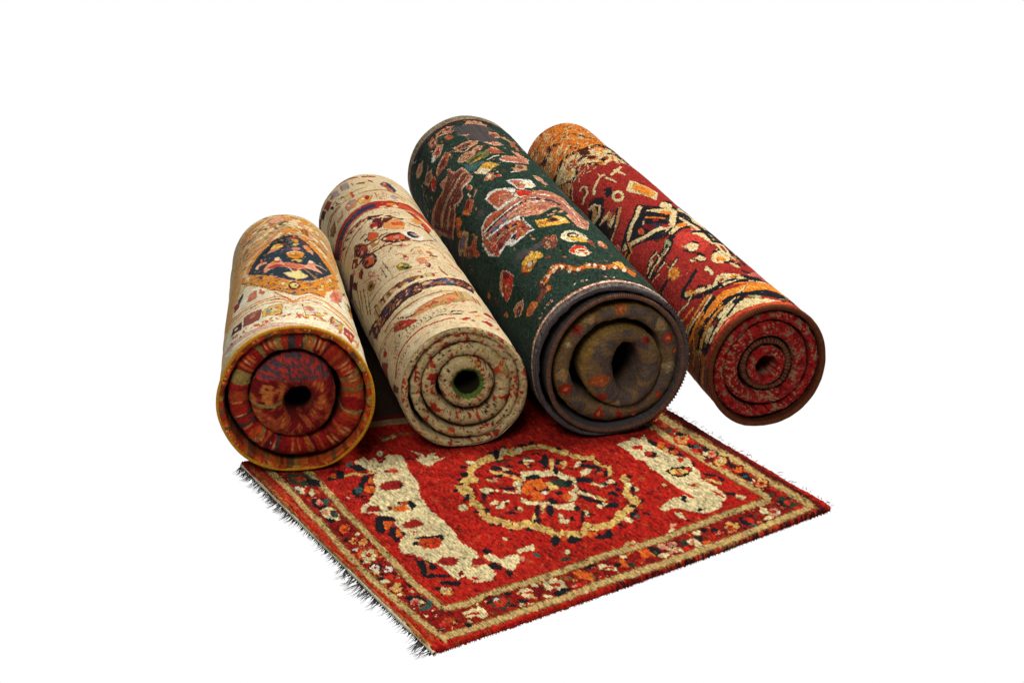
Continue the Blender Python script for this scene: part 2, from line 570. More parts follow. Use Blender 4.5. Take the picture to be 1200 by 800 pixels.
e cream 604 321 10 -3 -4 -7
e black 607 310 4 -3 -3 -4
p goldl 416 486 13 -22 12 -21 9 -27 9 9 -10 28 -12 21 -13 22
e black 438 497 10 -7 -6 -10
p black 441 476 9 -19 10 -15 5 7 -9 15 -9 19
e black 406 465 7 -5 -3 -6
e black 426 465 7 -5 -4 -6
e pink 411 453 7 -5 -6 -9
p cream 360 438 19 -4 12 -20 19 -21 23 -2 -11 -14 -25 21 -17 19 -19 8
p black 391 415 14 -14 18 -2 5 11 -16 2 -14 13
e black 354 408 4 -3 -9 -15
e maroon 347 429 4 -3 -6 -9
p goldl 551 468 -25 -43 9 -2 25 43
e black 541 468 6 -4 -19 -29
p black 561 463 16 -9 -19 -20 -6 8
p goldl 566 451 12 -7 -15 -23 -9 -3
e black 539 424 4 -3 -13 -19
e cream 514 489 9 -6 -4 -6
e teal 515 498 8 -5 -3 -5
e black 495 492 6 -4 -4 -6
e black 530 474 6 -4 -4 -6
p dgreen 454 518 31 -10 4 6 -31 11
e black 466 488 7 -5 -3 -5
p cream 575 392 22 3 7 -8 -21 -18 -14 5
p black 585 407 15 -13 15 -19 9 12 -15 19 -14 13
e black 617 356 4 -3 -9 -12
e black 563 356 13 -12 -8 -10
p cream 564 331 8 -18 18 -3 6 9 -17 2 -8 18
e teal 586 319 7 -5 -3 -4
p black 528 329 7 -26 7 7 -7 26
p cream 518 317 12 -21 6 -20 9 8 -6 21 -13 21
p goldl 536 281 11 -23 7 7 -10 24
p black 510 300 10 -23 14 -26 10 11 -14 25 -10 23
e black 552 240 9 -5 -8 -11
e maroon 563 258 10 -6 -4 -6
e cream 525 249 4 -3 -5 -7
p goldl 432 320 -22 -35 7 -3 22 35
p cream 435 327 11 -7 -21 -23
e black 412 302 5 -3 -15 -23
e black 433 288 6 -4 -13 -20
e red 413 280 4 -3 -6 -8
p cream 425 249 12 4 8 -13 -6 -12 -14 9
e black 475 237 4 -2 -13 -19
e black 484 267 6 -4 -6 -8
e black 452 239 4 -3 -6 -8
e cream 385 326 6 -4 -6 -9
e black 382 333 3 -2 -6 -9
p cream 354 362 21 8 15 -2 -11 -14 -22 -6 -7 5
e black 389 268 8 -5 -4 -6
e goldl 317 354 6 -4 -7 -12
e rust 417 451 5 -3 -3 -5
e rust 447 453 3 -2 -3 -4
e maroon 416 297 6 -4 -3 -4
e rust 601 328 3 -2 -3 -5
e rust 380 323 6 -4 -3 -4
e rust 595 439 5 -3 -3 -4
e red 378 354 7 -4 -3 -5
e maroon 354 323 4 -3 -2 -4
e rust 608 362 6 -4 -4 -6
e red 383 350 5 -3 -3 -4
e red 520 468 6 -4 -3 -4
e black 591 319 3 -2 -4 -6
e red 372 288 5 -3 -2 -3
e rust 460 476 3 -2 -2 -4
e maroon 377 360 4 -3 -4 -6
e rust 554 435 7 -4 -4 -5
e black 408 296 5 -3 -3 -5
e maroon 637 392 6 -4 -3 -4
e rust 414 440 6 -4 -2 -3
e maroon 370 327 3 -2 -2 -3
e maroon 405 471 7 -4 -3 -5
e black 596 285 6 -4 -4 -5
e black 611 333 5 -3 -4 -5
e black 544 506 7 -4 -2 -3
e black 609 425 6 -4 -4 -5
e red 396 408 5 -3 -3 -5
p cream 712 451 21 1 18 -1 14 10 5 -13 -7 -15 30 25 -11 -27 -5 -40 3 -26 8 -19 5 -13 13 -21 -19 -29 0 -23 -18 -28 0 -22 3 -23 -7 -38 -7 -12 -17 -1 -11 -18 -24 -5 -24 4 -10 14 -10 14 -8 17 -24 11 0 13 22 7 18 4 19 -4 11 11 2 19 4 36 3 24 -1 37 9 35 -10 20 11 44
p cream 636 154 11 -11 -10 -26 -5 15
e cream 630 173 9 -5 -6 -8
p red 731 421 12 5 12 -11 -9 -15 -13 8
e maroon 741 414 4 -2 -3 -4
p maroon 743 390 18 -8 -6 -23 -15 -1 -6 18
e red 746 378 6 -4 -5 -6
e black 753 369 4 -2 -7 -9
p red 780 331 16 -7 -5 -11 -14 -2
p black 728 297 20 7 31 -15 -1 -19 -22 -13 -24 4 -6 21
p goldl 734 293 17 0 21 -13 -10 -13 -23 3 -8 11
e red 772 280 3 -8 -5 -4
e orange 744 270 7 -4 -3 -4
p brown 746 294 0 -28 4 3 0 28
e red 740 218 5 -4 -5 -6
e tan 747 214 4 -3 -6 -8
p rust 730 228 2 -12 2 2 -1 12
p red 703 221 4 -19 -1 -23 -8 -2 -2 19 -3 15
p black 691 202 3 -13 -14 -21 -1 16
p black 784 435 9 -23 -12 -23 -7 10 2 17
p black 799 383 9 -11 -7 -13 7 -31 -12 8 -11 21
e orange 791 395 2 -8 -11 -10
e orange 794 355 5 -7 -6 -7
e goldl 786 374 5 -3 -7 -9
e red 812 448 0 -9 -15 -12
p black 805 307 -2 -13 -17 -17 3 9
p black 784 250 18 -14 4 -33 -14 -13 8 28 -17 19
p goldl 773 223 6 -20 7 -15 8 7 -7 15 -6 21
p black 771 220 2 -12 -1 -21 5 13
p red 752 189 10 -28 -8 -26 -2 28
p black 773 181 3 -23 16 -11 -17 -10 -6 10 3 19
e cream 785 129 5 -10 -6 -5
e red 742 462 15 -3 -5 -9
e maroon 771 459 6 -4 -4 -6
e goldl 687 252 4 -3 -4 -6
e maroon 644 243 7 -5 -4 -6
e rust 665 296 6 -4 -6 -7
e maroon 642 220 5 -3 -3 -4
e black 561 183 4 -11 -9 -8
e teal 562 178 2 -7 -5 -4
e red 560 177 2 -2 -2 -3
e black 586 177 3 -9 -4 -4
e rust 559 140 4 -2 -2 -3
e maroon 516 160 9 -2 -3 -6
e black 637 112 0 -6 -4 -3
e pink 604 113 9 0 -3 -6
e cream 588 99 7 0 -2 -5
e tan 489 101 14 -1 -5 -9
e red 489 96 4 -3 -2 -3
e maroon 507 97 4 -3 -2 -3
p maroon 681 139 9 -11 3 3 -9 11
e black 685 131 6 -4 -3 -3
'''
PAT_ROLL1='''
p amber -203 337 72 501 52 38 75 0 76 0 68 -2 59 -108 -101 -295 -35 300 -68 30 -61 -83 -48 -225 -27 -329
p amber -128 626 1 142 38 101 44 7 53 0 28 0 46 -20 38 -66 37 -63 16 -96 -49 -154 -39 151 -25 68 -46 9 -39 -26 -40 -57 -35 -127
p creamp -140 860 65 -26 44 24 39 13 -2 5 -38 0 -47 -20 -63 20
p creamp 142 742 -41 64 -39 41 -41 29 -3 -7 42 -39 35 -48 38 -70
p rosep -132 801 63 -11 43 40 35 19 -1 16 -36 -20 -44 -37 -65 17
p rosep 135 701 -43 59 -36 54 -37 46 -2 -13 36 -48 35 -57 39 -68
p ochre -124 742 62 5 40 54 32 24 -1 16 -32 -22 -43 -55 -63 2
p ochre 128 666 -43 54 -35 66 -32 52 -2 -13 31 -57 33 -65 42 -62
p creamp -117 685 61 18 39 70 29 28 -2 20 -29 -28 -41 -71 -63 -8
p creamp 124 637 -45 48 -35 72 -27 62 -4 -18 27 -63 34 -75 41 -59
p tealp -113 644 61 26 38 83 26 31 0 9 -28 -31 -37 -86 -62 -21
p tealp 115 593 -44 48 -33 84 -24 65 -1 -6 23 -66 33 -85 44 -51
p rosep -106 589 61 37 36 99 22 32 -1 16 -24 -33 -36 -99 -63 -30
p rosep 113 569 -47 42 -32 92 -20 70 -4 -13 20 -73 32 -92 45 -45
p creamp -102 545 62 46 35 110 19 37 -1 11 -21 -35 -35 -112 -62 -42
p creamp 107 539 -46 39 -34 96 -14 75 -4 -9 16 -77 32 -98 47 -44
p amberd -97 499 61 57 35 123 17 37 -3 11 -17 -40 -35 -120 -62 -50
p amberd 104 510 -48 37 -33 103 -11 79 -4 -9 11 -79 33 -109 48 -37
p orangep -92 453 62 66 33 133 14 40 -4 15 -14 -41 -33 -132 -63 -59
p orangep 100 486 -50 33 -32 107 -6 81 -6 -6 8 -86 33 -114 48 -39
e creamp 0 815 6 1 0 -9
p rosep -21 786 -2 -7 -2 -6 -2 0 -4 0 -3 9 -1 4 3 2 2 7 4 -5 3 0
e creamp 49 745 9 -1 -1 -8
e tealp 59 839 5 0 -1 -7
p rosep 92 652 -5 -2 -4 -4 -4 4 -5 5 1 4 -3 7 8 -3 2 3 5 -7 4 -2
e orangep 64 845 6 0 -1 -7
p orangep 78 694 -4 -2 -4 -5 -7 5 -6 4 3 5 -3 6 6 -2 4 0 5 -2 3 -5
p amberd -14 858 -4 -4 -4 -5 -5 -2 -8 0 0 2 -3 5 6 2 2 4 5 -2 7 0
e amberd -19 785 6 1 0 -9
e amberd 78 668 4 -2 -2 -9
p amberd 110 790 -6 -6 0 -5 -8 3 -8 4 1 4 -1 7 5 -2 7 0 2 -2 5 0
e creamp 99 727 7 -4 -2 -8
p rosep -84 755 -3 -6 0 -5 -4 -2 -6 0 -3 5 -2 4 4 2 1 2 6 2 4 3
e amberd 100 679 4 -3 -3 -11
p orangep 43 856 -4 -4 -3 -7 -5 2 -6 0 -2 5 -1 4 6 4 2 3 6 -3 5 0
p orangep -89 639 -3 -8 0 -3 -8 -4 -2 -2 -3 4 -5 5 5 2 4 6 5 0 3 5
p green1 45 874 -4 -5 -2 -4 -8 0 -4 -2 -2 8 -3 5 8 0 4 0 5 0 5 0
e green1 20 765 5 0 -1 -10
p tealp -10 834 -4 -6 -4 -5 -7 -2 -7 0 1 7 -4 0 7 4 5 6 5 0 6 0
e green1 -103 637 3 2 2 -7
e rosep -55 787 6 3 1 -7
p orangep 26 876 -5 -7 -3 -4 -6 -2 -6 0 -2 6 0 7 4 0 1 0 7 0 6 0
p tealp 13 762 -1 -2 -2 -3 -6 0 -3 -2 -1 5 -4 2 5 2 3 2 4 0 5 -2
p orangep 50 863 -2 -7 -4 -7 -5 0 -3 3 -1 6 -1 7 5 2 4 7 1 -7 6 0
e orangep 22 858 5 0 0 -10
e creamp -46 832 6 2 1 -7
e amberd -80 774 4 1 2 -7
e green1 -17 767 6 1 1 -8
e ochre -42 691 6 2 1 -6
p ochre 1 852 -4 -5 -1 -4 -5 0 -9 -2 0 6 -1 5 3 0 3 4 8 -2 2 2
p orangep 106 795 -2 -2 -4 -9 -8 2 -5 7 2 6 -1 7 7 2 5 6 1 -6 8 -2
e amberd 8 863 6 1 0 -6
e creamp 69 708 9 -3 -1 -6
e creamp -108 734 7 5 3 -11
p orangep -80 703 -2 -5 -1 -11 -2 0 -4 -4 -3 7 -4 11 4 2 1 6 4 0 4 0
p orangep -93 615 0 -4 -3 -7 -2 -2 -3 -2 -3 4 -2 5 1 6 1 5 4 2 5 -2
p rosep 23 731 -2 -4 -2 -5 -6 0 -7 0 -1 7 -4 4 8 3 3 2 6 -2 7 0
p tealp 126 797 -4 -4 -5 -7 -6 4 -4 -2 0 9 -1 6 4 -2 5 5 5 -5 6 2
e creamp 51 792 10 -1 -1 -10
p tealp 62 871 -5 -6 -1 -2 -8 0 -7 0 -1 4 -1 4 4 0 4 5 7 -5 7 0
e creamp 75 716 10 -4 -1 -6
p orangep 35 775 -3 -2 -2 -5 -3 3 -6 2 1 2 -1 2 4 2 2 3 4 0 3 -3
e creamp -62 723 4 2 1 -6
e creamp 34 785 4 0 -1 -9
p amberd -22 733 -4 -4 1 -4 -5 0 -5 0 0 4 -3 0 4 7 3 4 3 -2 5 -2
e creamp -72 745 9 5 1 -6
e creamp -26 823 5 2 1 -6
p rosep -75 777 -3 -4 2 -7 -6 0 -2 -4 -1 6 -3 5 1 9 2 2 3 0 6 0
p green1 10 793 -4 -3 -1 -4 -5 0 -8 0 -1 2 -1 5 5 0 4 4 5 -2 6 0
e tealp -107 638 3 2 2 -8
p ochre 40 718 -4 -2 -5 -4 -4 2 -5 0 -1 2 -3 4 5 2 5 0 4 -2 4 2
p tealp -40 707 -1 -6 0 -7 -7 0 -6 0 0 4 -2 5 3 4 4 5 4 -3 2 0
e creamp -77 797 11 5 2 -10
p orangep 100 655 -4 -5 -5 -4 -4 4 -5 5 0 6 -3 7 6 -5 4 3 4 -9 4 0
p green1 -25 817 -2 -5 -1 -2 -4 -2 -4 0 -3 2 -1 2 2 5 4 4 3 0 5 0
e tealp 82 770 4 -2 -2 -8
e creamp -1 726 7 0 0 -6
e creamp -14 816 7 2 0 -5
e creamp -57 769 10 4 1 -6
e orangep 104 622 4 -4 -3 -10
p ochre -21 858 -2 -4 -2 -5 -3 3 -6 -3 0 3 -1 4 3 2 4 5 1 -3 6 3
p ochre 61 731 -1 0 -3 -4 -4 0 -5 4 0 5 -1 4 5 0 1 2 5 -4 4 0
e tealp -106 614 4 2 2 -6
e creamp 107 812 7 -1 -3 -13
p orangep 17 751 -3 -4 -4 -5 -4 0 -5 2 0 5 -1 2 4 2 2 2 6 0 5 -2
e creamp 92 735 8 -2 -2 -9
p orangep 119 771 -5 -5 -4 -11 -4 7 -4 0 0 9 3 11 4 0 4 6 2 -4 4 -9
e creamp 71 825 4 0 -2 -10
p orangep -96 696 0 -9 -1 -6 -5 -2 -7 -3 -2 3 -4 6 2 9 4 7 5 -3 4 3
e creamp -43 821 8 2 1 -11
p green1 -56 797 -1 -2 -1 -5 -5 -2 -7 -4 -2 4 -4 7 5 0 4 4 5 2 5 -2
e creamp -41 789 8 3 1 -10
e green1 65 780 5 -1 -1 -9
p tealp 110 782 -6 -7 -2 -2 -5 0 -8 4 2 7 -2 4 8 5 3 2 4 -5 7 -2
p amberd -96 681 -2 -9 -2 -9 -6 -4 -7 0 -1 7 -5 8 4 2 2 7 8 0 5 2
p orangep 21 876 -4 -7 -3 -6 -8 0 -3 0 -3 4 -5 4 8 5 6 0 3 0 6 0
p rosep 71 832 -4 -4 -4 -7 -9 2 -4 0 0 9 -3 4 7 5 3 2 8 -2 7 -3
p tealp -79 731 -3 -2 0 -9 -3 -2 -6 -2 -4 6 -2 5 2 4 3 11 7 -2 2 0
p ochre -56 738 -2 -5 -2 -4 -2 0 -5 -2 0 4 -3 2 4 5 1 2 3 0 5 2
p tealp 137 790 -5 -6 -5 -7 -4 7 -4 -2 0 8 0 9 7 0 5 7 2 -5 7 -2
e orangep 54 811 5 0 -1 -8
p amberd 75 775 -3 -4 -5 -11 -1 8 -4 0 0 5 0 6 5 7 2 0 2 -4 4 0
p ochre 98 698 -3 -2 -4 -6 -7 4 -4 7 -1 2 0 6 5 0 4 -2 4 -2 6 0
e ochre 59 707 5 -2 -1 -8
p orangep 119 731 -6 -11 -2 -2 -5 2 -4 -2 3 13 1 11 3 -2 4 7 1 -9 4 0
p rosep 87 720 -4 -2 -5 -9 -3 9 -4 -2 0 6 0 5 4 4 5 2 2 -4 5 0
p green1 -38 782 -1 -5 -4 -6 -4 0 -2 0 -1 4 -4 9 5 2 -1 4 7 0 4 -2
e creamp 58 751 6 -1 -2 -10
e creamp -59 824 9 4 1 -7
p orangep -27 852 -3 -5 0 -4 -8 -2 -6 0 -3 2 -3 6 6 3 3 4 6 -2 8 4
p orangep -111 817 36 24 39 28 44 7 35 0 31 -42 8 33 -38 9 -36 0 -46 0 -42 -5 -42 -13
p pinkp -41 854 37 17 17 -22 -30 -35
p green1 -17 803 23 35 15 -8 -27 -42
p creamp 18 828 20 30 10 -44 -14 -41 -11 15
p orangep -6 727 23 39 22 0 11 -19 -24 -25 -22 -8
p black -104 731 8 31 -2 6 -7 -32
p black -87 810 15 0 -2 7 -14 0
p black -127 624 1 48 -2 9 -1 -50
p orangep -96 473 26 87 31 55 38 51 18 13 0 26 -21 -15 -40 -51 -32 -54 -28 -86
p orangep 48 694 19 -57 29 -63 26 -77 6 -66 17 48 -8 66 -30 68 -31 57 -22 50
p navy 9 696 29 11 20 -41 26 -57 26 -66 14 -46 -39 -103 -31 -59 -36 -31 -32 20 -18 48 -25 9 -39 92 14 57 17 46 24 41 22 49
p navyd -8 679 22 6 -13 -65 -20 -11 -28 -57 -25 -51 -8 -13 17 68 24 55
p goldp -27 613 13 9 15 -2 -5 -29 -17 -11 -13 2
p rosep -34 582 20 5 4 -11 -16 -18 -18 -2
p orangep -4 613 -2 -7 -3 -6 -5 -2 -5 0 0 4 -3 2 5 7 0 4 7 0 4 0
p pinkp 53 631 12 4 11 -40 -4 -28 -11 9 -9 26
p orangep 69 595 -6 -8 -5 -11 0 9 -2 6 2 18 3 13 2 2 6 9 0 -9 1 -9
p creamp 22 659 9 33 9 -33 -6 -28 -8 0
p orangep 41 650 -3 -11 -4 -11 -4 3 -4 0 -1 8 -3 5 5 6 5 11 2 -6 5 2
e rosep 28 652 5 2 -1 -12
p yelp 36 615 -2 -4 -3 -9 -4 0 -4 0 -1 9 -1 2 4 9 2 4 4 -2 7 2
e green1 20 603 4 1 0 -9
p violet 0 571 25 18 18 -4 7 -11 -24 -18 -21 -2
p rosep 43 589 -5 -13 -3 -9 -7 -2 -6 -5 -3 11 -2 5 5 9 6 8 8 0 4 0
p violet -9 545 10 24 -1 7 -10 -24
p orangep 3 532 10 13 28 11 8 -15 -8 -33 -18 -22 -14 13
p amberd 40 530 -5 -7 -5 -9 -8 -2 -9 -2 3 4 -4 5 4 4 5 7 10 0 7 0
p goldp 28 536 -2 -4 -3 -9 -5 2 -4 -2 0 5 -2 4 4 4 2 5 5 -2 4 0
p creamp 5 532 21 20 21 -2 0 4 -21 4 -21 -19
p goldp 41 479 -3 -6 -6 -13 -7 -2 -7 0 -2 8 -3 7 5 6 8 9 8 0 6 2
e black 23 466 6 2 0 -9
p pinkp -54 431 10 37 18 18 14 9 6 -37 28 -11 25 0 16 59 11 -7 0 -39 17 -24 -20 -9 -23 -4 -22 -25 -23 20 -20 11 -17 -4 -13 -16
p redp -44 436 17 13 15 -7 18 -22 -18 9 -19 0
p salmon -3 453 39 -15 8 -11 -23 -22 -18 22
p redp -14 466 -4 -2 -3 -2 -1 6 -6 14 1 6 -1 9 3 -2 3 0 5 -13 4 -7
p rosep 75 493 -5 -14 -3 -8 -4 -5 -6 -4 -1 6 -3 5 7 13 2 9 7 4 5 7
e creamp -19 494 6 4 1 -15
e creamp 62 492 7 8 -1 -11
e orangep -29 467 5 -5 0 -11
p pinkp -69 464 4 18 11 2 -4 20 -11 -3 -5 -19
p salmon -56 497 -1 33 -4 4 1 -33
p pinkp -56 488 12 -9 0 14 -13 8
e creamp -70 479 4 -6 0 -10
p yelc -6 372 22 7 10 28 10 -28 13 -7 -9 -30 -17 -16 -18 11
e creamp 6 359 9 -6 -1 -11
e redp 21 396 4 1 0 -10
p creamp 6 409 11 -39 1 4 -10 42
p ochre 40 412 27 -49 33 27 1 8 -32 -26 -28 48
p navyb -14 326 27 -20 44 31 0 11 -43 -31 -27 20
p lav -5 311 27 -11 34 31 1 6 -35 -31 -27 11
p rosep -39 372 17 -11 6 -33 -19 20
p creamp 75 484 29 -2 2 8 -30 0
p rosep 83 486 21 -7 2 11 -21 7
p orangep -122 477 12 2 39 -52 48 -83 32 -35 45 13 78 182 7 -92 -33 -75 -23 -90 -21 -6 -23 -9 -17 -26 -25 24 -35 37 -29 66 -29 57
p amberd 35 300 8 6 0 -10 -9 -5
p goldp -107 409 9 -15 2 -15 -13 22
p ochre 48 247 5 7 1 -9 -7 -9
p blackp -60 328 6 -4 0 -7 1 0 -1 11 -7 7
p orangep -41 342 9 -5 0 -11 -9 2
p goldp 76 326 9 18 -1 -20 -9 -11
p blackp 6 247 6 -2 2 0 0 2 -2 0 -6 5
p orangep -109 444 8 -15 4 -24 -13 33
p ochre 28 304 8 9 -4 -15 -5 0
p amberd 6 254 10 2 -3 -11 -8 -4
p rosep -10 311 6 2 0 -17 -8 4
p goldp -32 293 4 3 3 -20 -9 13
p navyb 60 289 5 9 2 -11 -9 -7
p blackp 35 258 5 11 1 -13 2 5 -3 10 -5 -8
p creamp -8 267 8 4 -3 -10 -5 -5
p blackp 8 278 6 -7 2 9 -2 0 0 -4 -6 4
p navyb 48 309 6 8 2 -15 -9 -2
p rosep -85 383 10 -13 1 -13 -13 20
p goldp -5 243 6 7 -2 -18 -5 4
p rosep -95 442 7 -6 6 -29 -13 29
p blackp 83 372 4 2 4 5 1 6 -4 -4 -4 -2
p goldp -45 355 7 -3 0 -17 -7 13
p rosep -48 309 5 -3 4 -17 -10 11
p blackp -19 285 5 -7 2 -2 0 4 -1 2 -5 5
p navyb 79 383 12 20 -3 -18 -10 -11
p navyb -115 449 13 -24 -2 -13 -13 35
p navyb -5 256 5 0 4 -9 -9 3
p goldp 80 385 11 22 -6 -24 -6 -11
p orangep 32 289 8 11 -1 -15 -8 -5
p amberd -40 304 5 0 -1 -15 -5 11
p blackp 22 296 3 -3 6 -2 0 5 -6 2 -3 2
p rosep 9 239 5 4 3 -15 -9 -3
p ochre -61 322 9 -11 2 -13 -11 13
p rosep 84 374 11 22 2 -9 -14 -28
p goldp -57 379 7 -2 1 -18 -9 11
p blackp 26 315 6 2 2 7 -2 -2 0 -2 -6 0
p amberd -22 326 9 2 0 -19 -10 8
p orangep -63 344 3 0 6 -20 -11 9
p goldp 38 276 7 9 0 -14 -9 -6
p goldp -60 298 6 -2 1 -14 -7 9
p goldp -19 315 6 0 -3 -15 -5 9
p blackp -45 291 5 -4 1 -11 1 2 -2 13 -5 5
p orangep -16 302 10 0 -3 -11 -7 5
p creamp -102 462 14 -22 -4 -11 -10 22
p ochre 50 282 10 14 -2 -16 -9 -4
p goldp -100 438 5 -2 8 -31 -14 26
p blackp -31 293 5 3 3 -11 0 4 -3 11 -5 -4
p amberd -109 440 11 -20 -2 -8 -10 24
p orangep 18 324 7 9 -3 -16 -5 0
p orangep -18 296 6 0 -1 -14 -6 3
p orangep -60 309 6 -3 1 -19 -8 11
p rosep -93 396 9 -9 0 -17 -11 22
p amberd 23 271 9 5 -5 -13 -5 -5
p goldp 100 357 11 30 0 -17 -14 -28
p amberd 101 348 9 22 5 0 -17 -39
p orangep -57 366 7 -5 3 -17 -10 11
p blackp -43 346 7 -2 1 -7 0 2 0 7 -8 4
p rosep 95 418 7 22 3 -15 -13 -18
p ochre -34 296 9 0 -1 -16 -9 9
p orangep 126 407 13 35 1 -13 -17 -37
p blackp 54 339 8 18 -2 -18 1 0 1 20 -8 -15
p blackp -27 322 2 -7 4 -4 0 4 -2 2 -4 9
p goldp -97 405 10 -18 4 -24 -14 29
p amberd 53 322 7 11 3 -7 -11 -13
p blackp 12 289 2 7 5 -5 2 5 -7 4 -4 -7
p orangep -47 322 6 0 3 -18 -10 9
p blackp 101 359 5 7 8 21 0 3 -8 -22 -4 -2
p ochre -48 298 9 -7 -2 -9 -8 14
p navyb 8 228 8 4 0 -11 -10 -4
p navyb -26 346 9 -2 0 -11 -9 6
p goldp -4 291 5 5 0 -11 -6 -7
p ochre -84 361 8 -9 -2 -10 -6 6
p goldp 57 274 8 11 0 -11 -9 -11
p ochre 47 331 5 11 2 -14 -9 -8
p goldp 110 387 13 31 -4 -24 -12 -24
p goldp -75 368 10 -16 -1 -13 -10 24
p amberd 107 363 13 29 2 -11 -17 -35
p blackp -71 383 5 -9 3 -11 1 0 -3 14 -6 8
p orangep 84 361 11 24 -4 -19 -9 -20
p blackp 91 337 5 9 1 -4 1 4 -2 2 -5 -9
p amberd 43 311 10 15 -4 -20 -8 -8
p blackp -114 482 9 -22 0 -7 3 -4 -2 11 -10 26
p blackp -61 361 5 -6 3 -7 0 4 -3 7 -5 7
p navyb 27 254 8 7 0 -16 -9 0
p amberd 128 455 26 68 -3 -22 -27 -68
p ochre 110 423 13 30 -1 -20 -13 -19
p blackp 22 309 3 6 2 -4 0 2 -2 7 -4 -7
p goldp 126 414 16 41 0 -15 -19 -44
p creamp 70 289 10 20 -2 -16 -9 -11
p orangep 67 346 8 17 0 -17 -10 -15
p creamp -17 263 5 4 3 -17 -8 6
p goldp 5 309 7 4 1 -17 -9 2
p navyb 97 390 8 19 -1 -19 -9 -11
p blackp 102 370 8 15 4 5 1 6 -5 -9 -8 -13
p goldp 41 245 7 9 -3 -15 -4 0
p navyb -43 326 5 -2 0 -18 -6 11
p rosep 9 304 9 7 -1 -15 -9 -5
p blackp 16 289 3 2 6 0 0 5 -6 0 -3 -5
p creamp -13 298 8 0 0 -11 -9 4
p blackp -14 261 6 -9 2 4 -2 2 0 -2 -6 7
p goldp 76 311 11 22 -4 -22 -9 -13
p rosep 47 252 7 13 0 -15 -9 -11
p orangep 88 361 14 29 -1 -13 -14 -27
p creamp -1 280 7 7 0 -18 -9 5
p blackp 21 271 2 7 4 -4 1 4 -5 4 -2 -8
p rosep 49 261 12 15 -4 -13 -9 -13
p ochre 47 276 7 11 3 -13 -12 -7
p ochre -17 252 7 4 -3 -17 -4 2
p rosep 17 250 5 2 0 -9 -6 -7
p navyb -63 385 7 -4 2 -18 -11 20
p navyb -78 344 11 -11 -2 -11 -10 11
p blackp -23 267 4 2 3 -13 2 5 -5 13 -4 -5
p amberd 65 309 9 15 -4 -18 -7 -6
p goldp -87 368 13 -18 -4 -8 -10 21
p creamp 98 403 15 35 1 -18 -17 -30
p ochre 80 352 8 20 -1 -22 -8 -13
p goldp 96 387 13 31 -8 -35 -8 -11
p rosep 97 409 14 33 -9 -37 -7 -11
p goldp -19 298 7 2 -4 -15 -5 4
p blackp 47 291 2 2 4 5 0 2 -4 -2 -2 -5
p blackp -38 261 10 0 12 -18 16 -20 12 -17 16 6 17 27 20 6 17 -4 1 6 -17 5 -21 -9 -17 -26 -15 -5 -13 16 -16 19 -12 20 -10 -2
p blackp -95 383 11 -4 17 -48 6 0 9 -29 12 -2 14 2 0 4 -14 -2 -12 2 -9 29 -6 0 -17 48 -12 7
e blackp 14 277 13 2 -1 -27
p goldp 26 285 -5 -14 -2 -10 -6 0 -5 0 -3 13 -1 13 5 2 4 9 6 -7 6 -2
e creamp 16 283 6 1 0 -11
e blackp 17 281 3 1 0 -5
p creamw -96 385 29 -59 29 -63 30 -38 20 -24 16 7 17 24 34 4 10 62 39 81 71 65 0 -203 -19 -193 -82 -28 -49 -9 -43 0 -44 20 -40 2 -66 4 -49 127 44 81 26 118
p salmon -95 274 8 32 15 3 2 -13 -1 -40 -14 5
p rosep -72 285 -2 -14 2 -13 -4 7 -6 0 -2 15 -3 9 2 15 0 13 5 -13 4 -2
p salmon -63 304 11 -30 -1 -16 -8 18
p violet -128 331 6 19 16 7 -1 -15 -8 -33 -12 -27 -10 9
p redd -141 344 15 -11 9 -48 -15 -7
p blackp -124 337 18 13 -3 9 -18 -13
p pinkp 146 383 -14 -57 -15 -59 -11 -11 -10 -13 0 20 0 19 8 31 10 44 15 20 20 30
p salmon 127 348 -5 -20 -7 -24 -4 -6 -7 -11 1 13 -3 4 8 20 3 13 7 9 4 9
p salmon 131 309 -5 -11 -7 -13 -5 -3 -5 -4 2 11 -1 9 8 11 6 13 4 0 5 2
p salmon 97 278 26 -22 3 9 -26 22
p ochre 145 333 38 -18 16 46 -49 -13
p orangep 153 309 46 74 0 -44 -37 -68
p brownp 167 390 32 30 -1 -57 -41 -61
e green1 158 423 10 25 -3 -20
p ochre 199 352 0 -26 0 -70 0 35
p orangep -154 256 39 -24 35 -7 30 -10 25 -7 16 -18 17 -37 19 29 27 26 22 -2 26 -13 40 -5 57 27 0 2 -50 -9 -43 -2 -28 9 -22 4 -29 -31 -18 -26 -17 35 -17 20 -27 6 -30 11 -36 9 -43 35
p salmon -154 245 39 -24 35 -6 30 -11 25 -7 16 -17 17 -31 19 22 27 28 22 -2 26 -15 39 -7 58 31 -55 -24 -40 4 -28 13 -22 2 -28 -28 -18 -22 -17 33 -16 17 -27 7 -30 11 -35 9 -40 26
p orangep -151 219 37 -22 34 -4 30 -11 25 -7 16 -17 17 -24 18 15 27 26 21 -4 26 -16 37 -11 62 44 0 2 -58 -32 -39 6 -27 13 -22 3 -27 -27 -18 -13 -17 24 -16 18 -27 6 -30 11 -35 9 -38 24
p creamp -154 239 39 -24 35 -7 30 -11 25 -7 16 -17 17 -29 18 18 27 28 22 -2 26 -15 39 -9 59 35 0 2 -57 -28 -40 4 -26 16 -22 2 -28 -29 -18 -19 -17 28 -16 20 -27 6 -30 11 -35 9 -40 26
p salmon -30 245 21 -46 18 -35 16 26 31 40 20 13 2 9 -22 -18 -31 -39 -16 -26 -17 35 -20 46
p blackp -87 208 22 -2 -1 4 -22 5
p blackp -57 208 38 -20 0 5 -38 17
p blackp 38 180 32 6 0 4 -32 -8
p mauve -101 180 18 -3 25 -19 -4 -57 -17 2 -23 15
p rosep -71 147 -3 -7 0 -4 -4 0 -6 2 -1 6 -3 5 3 4 2 5 5 -5 6 -2
p rosep -100 171 39 -16 0 5 -39 13
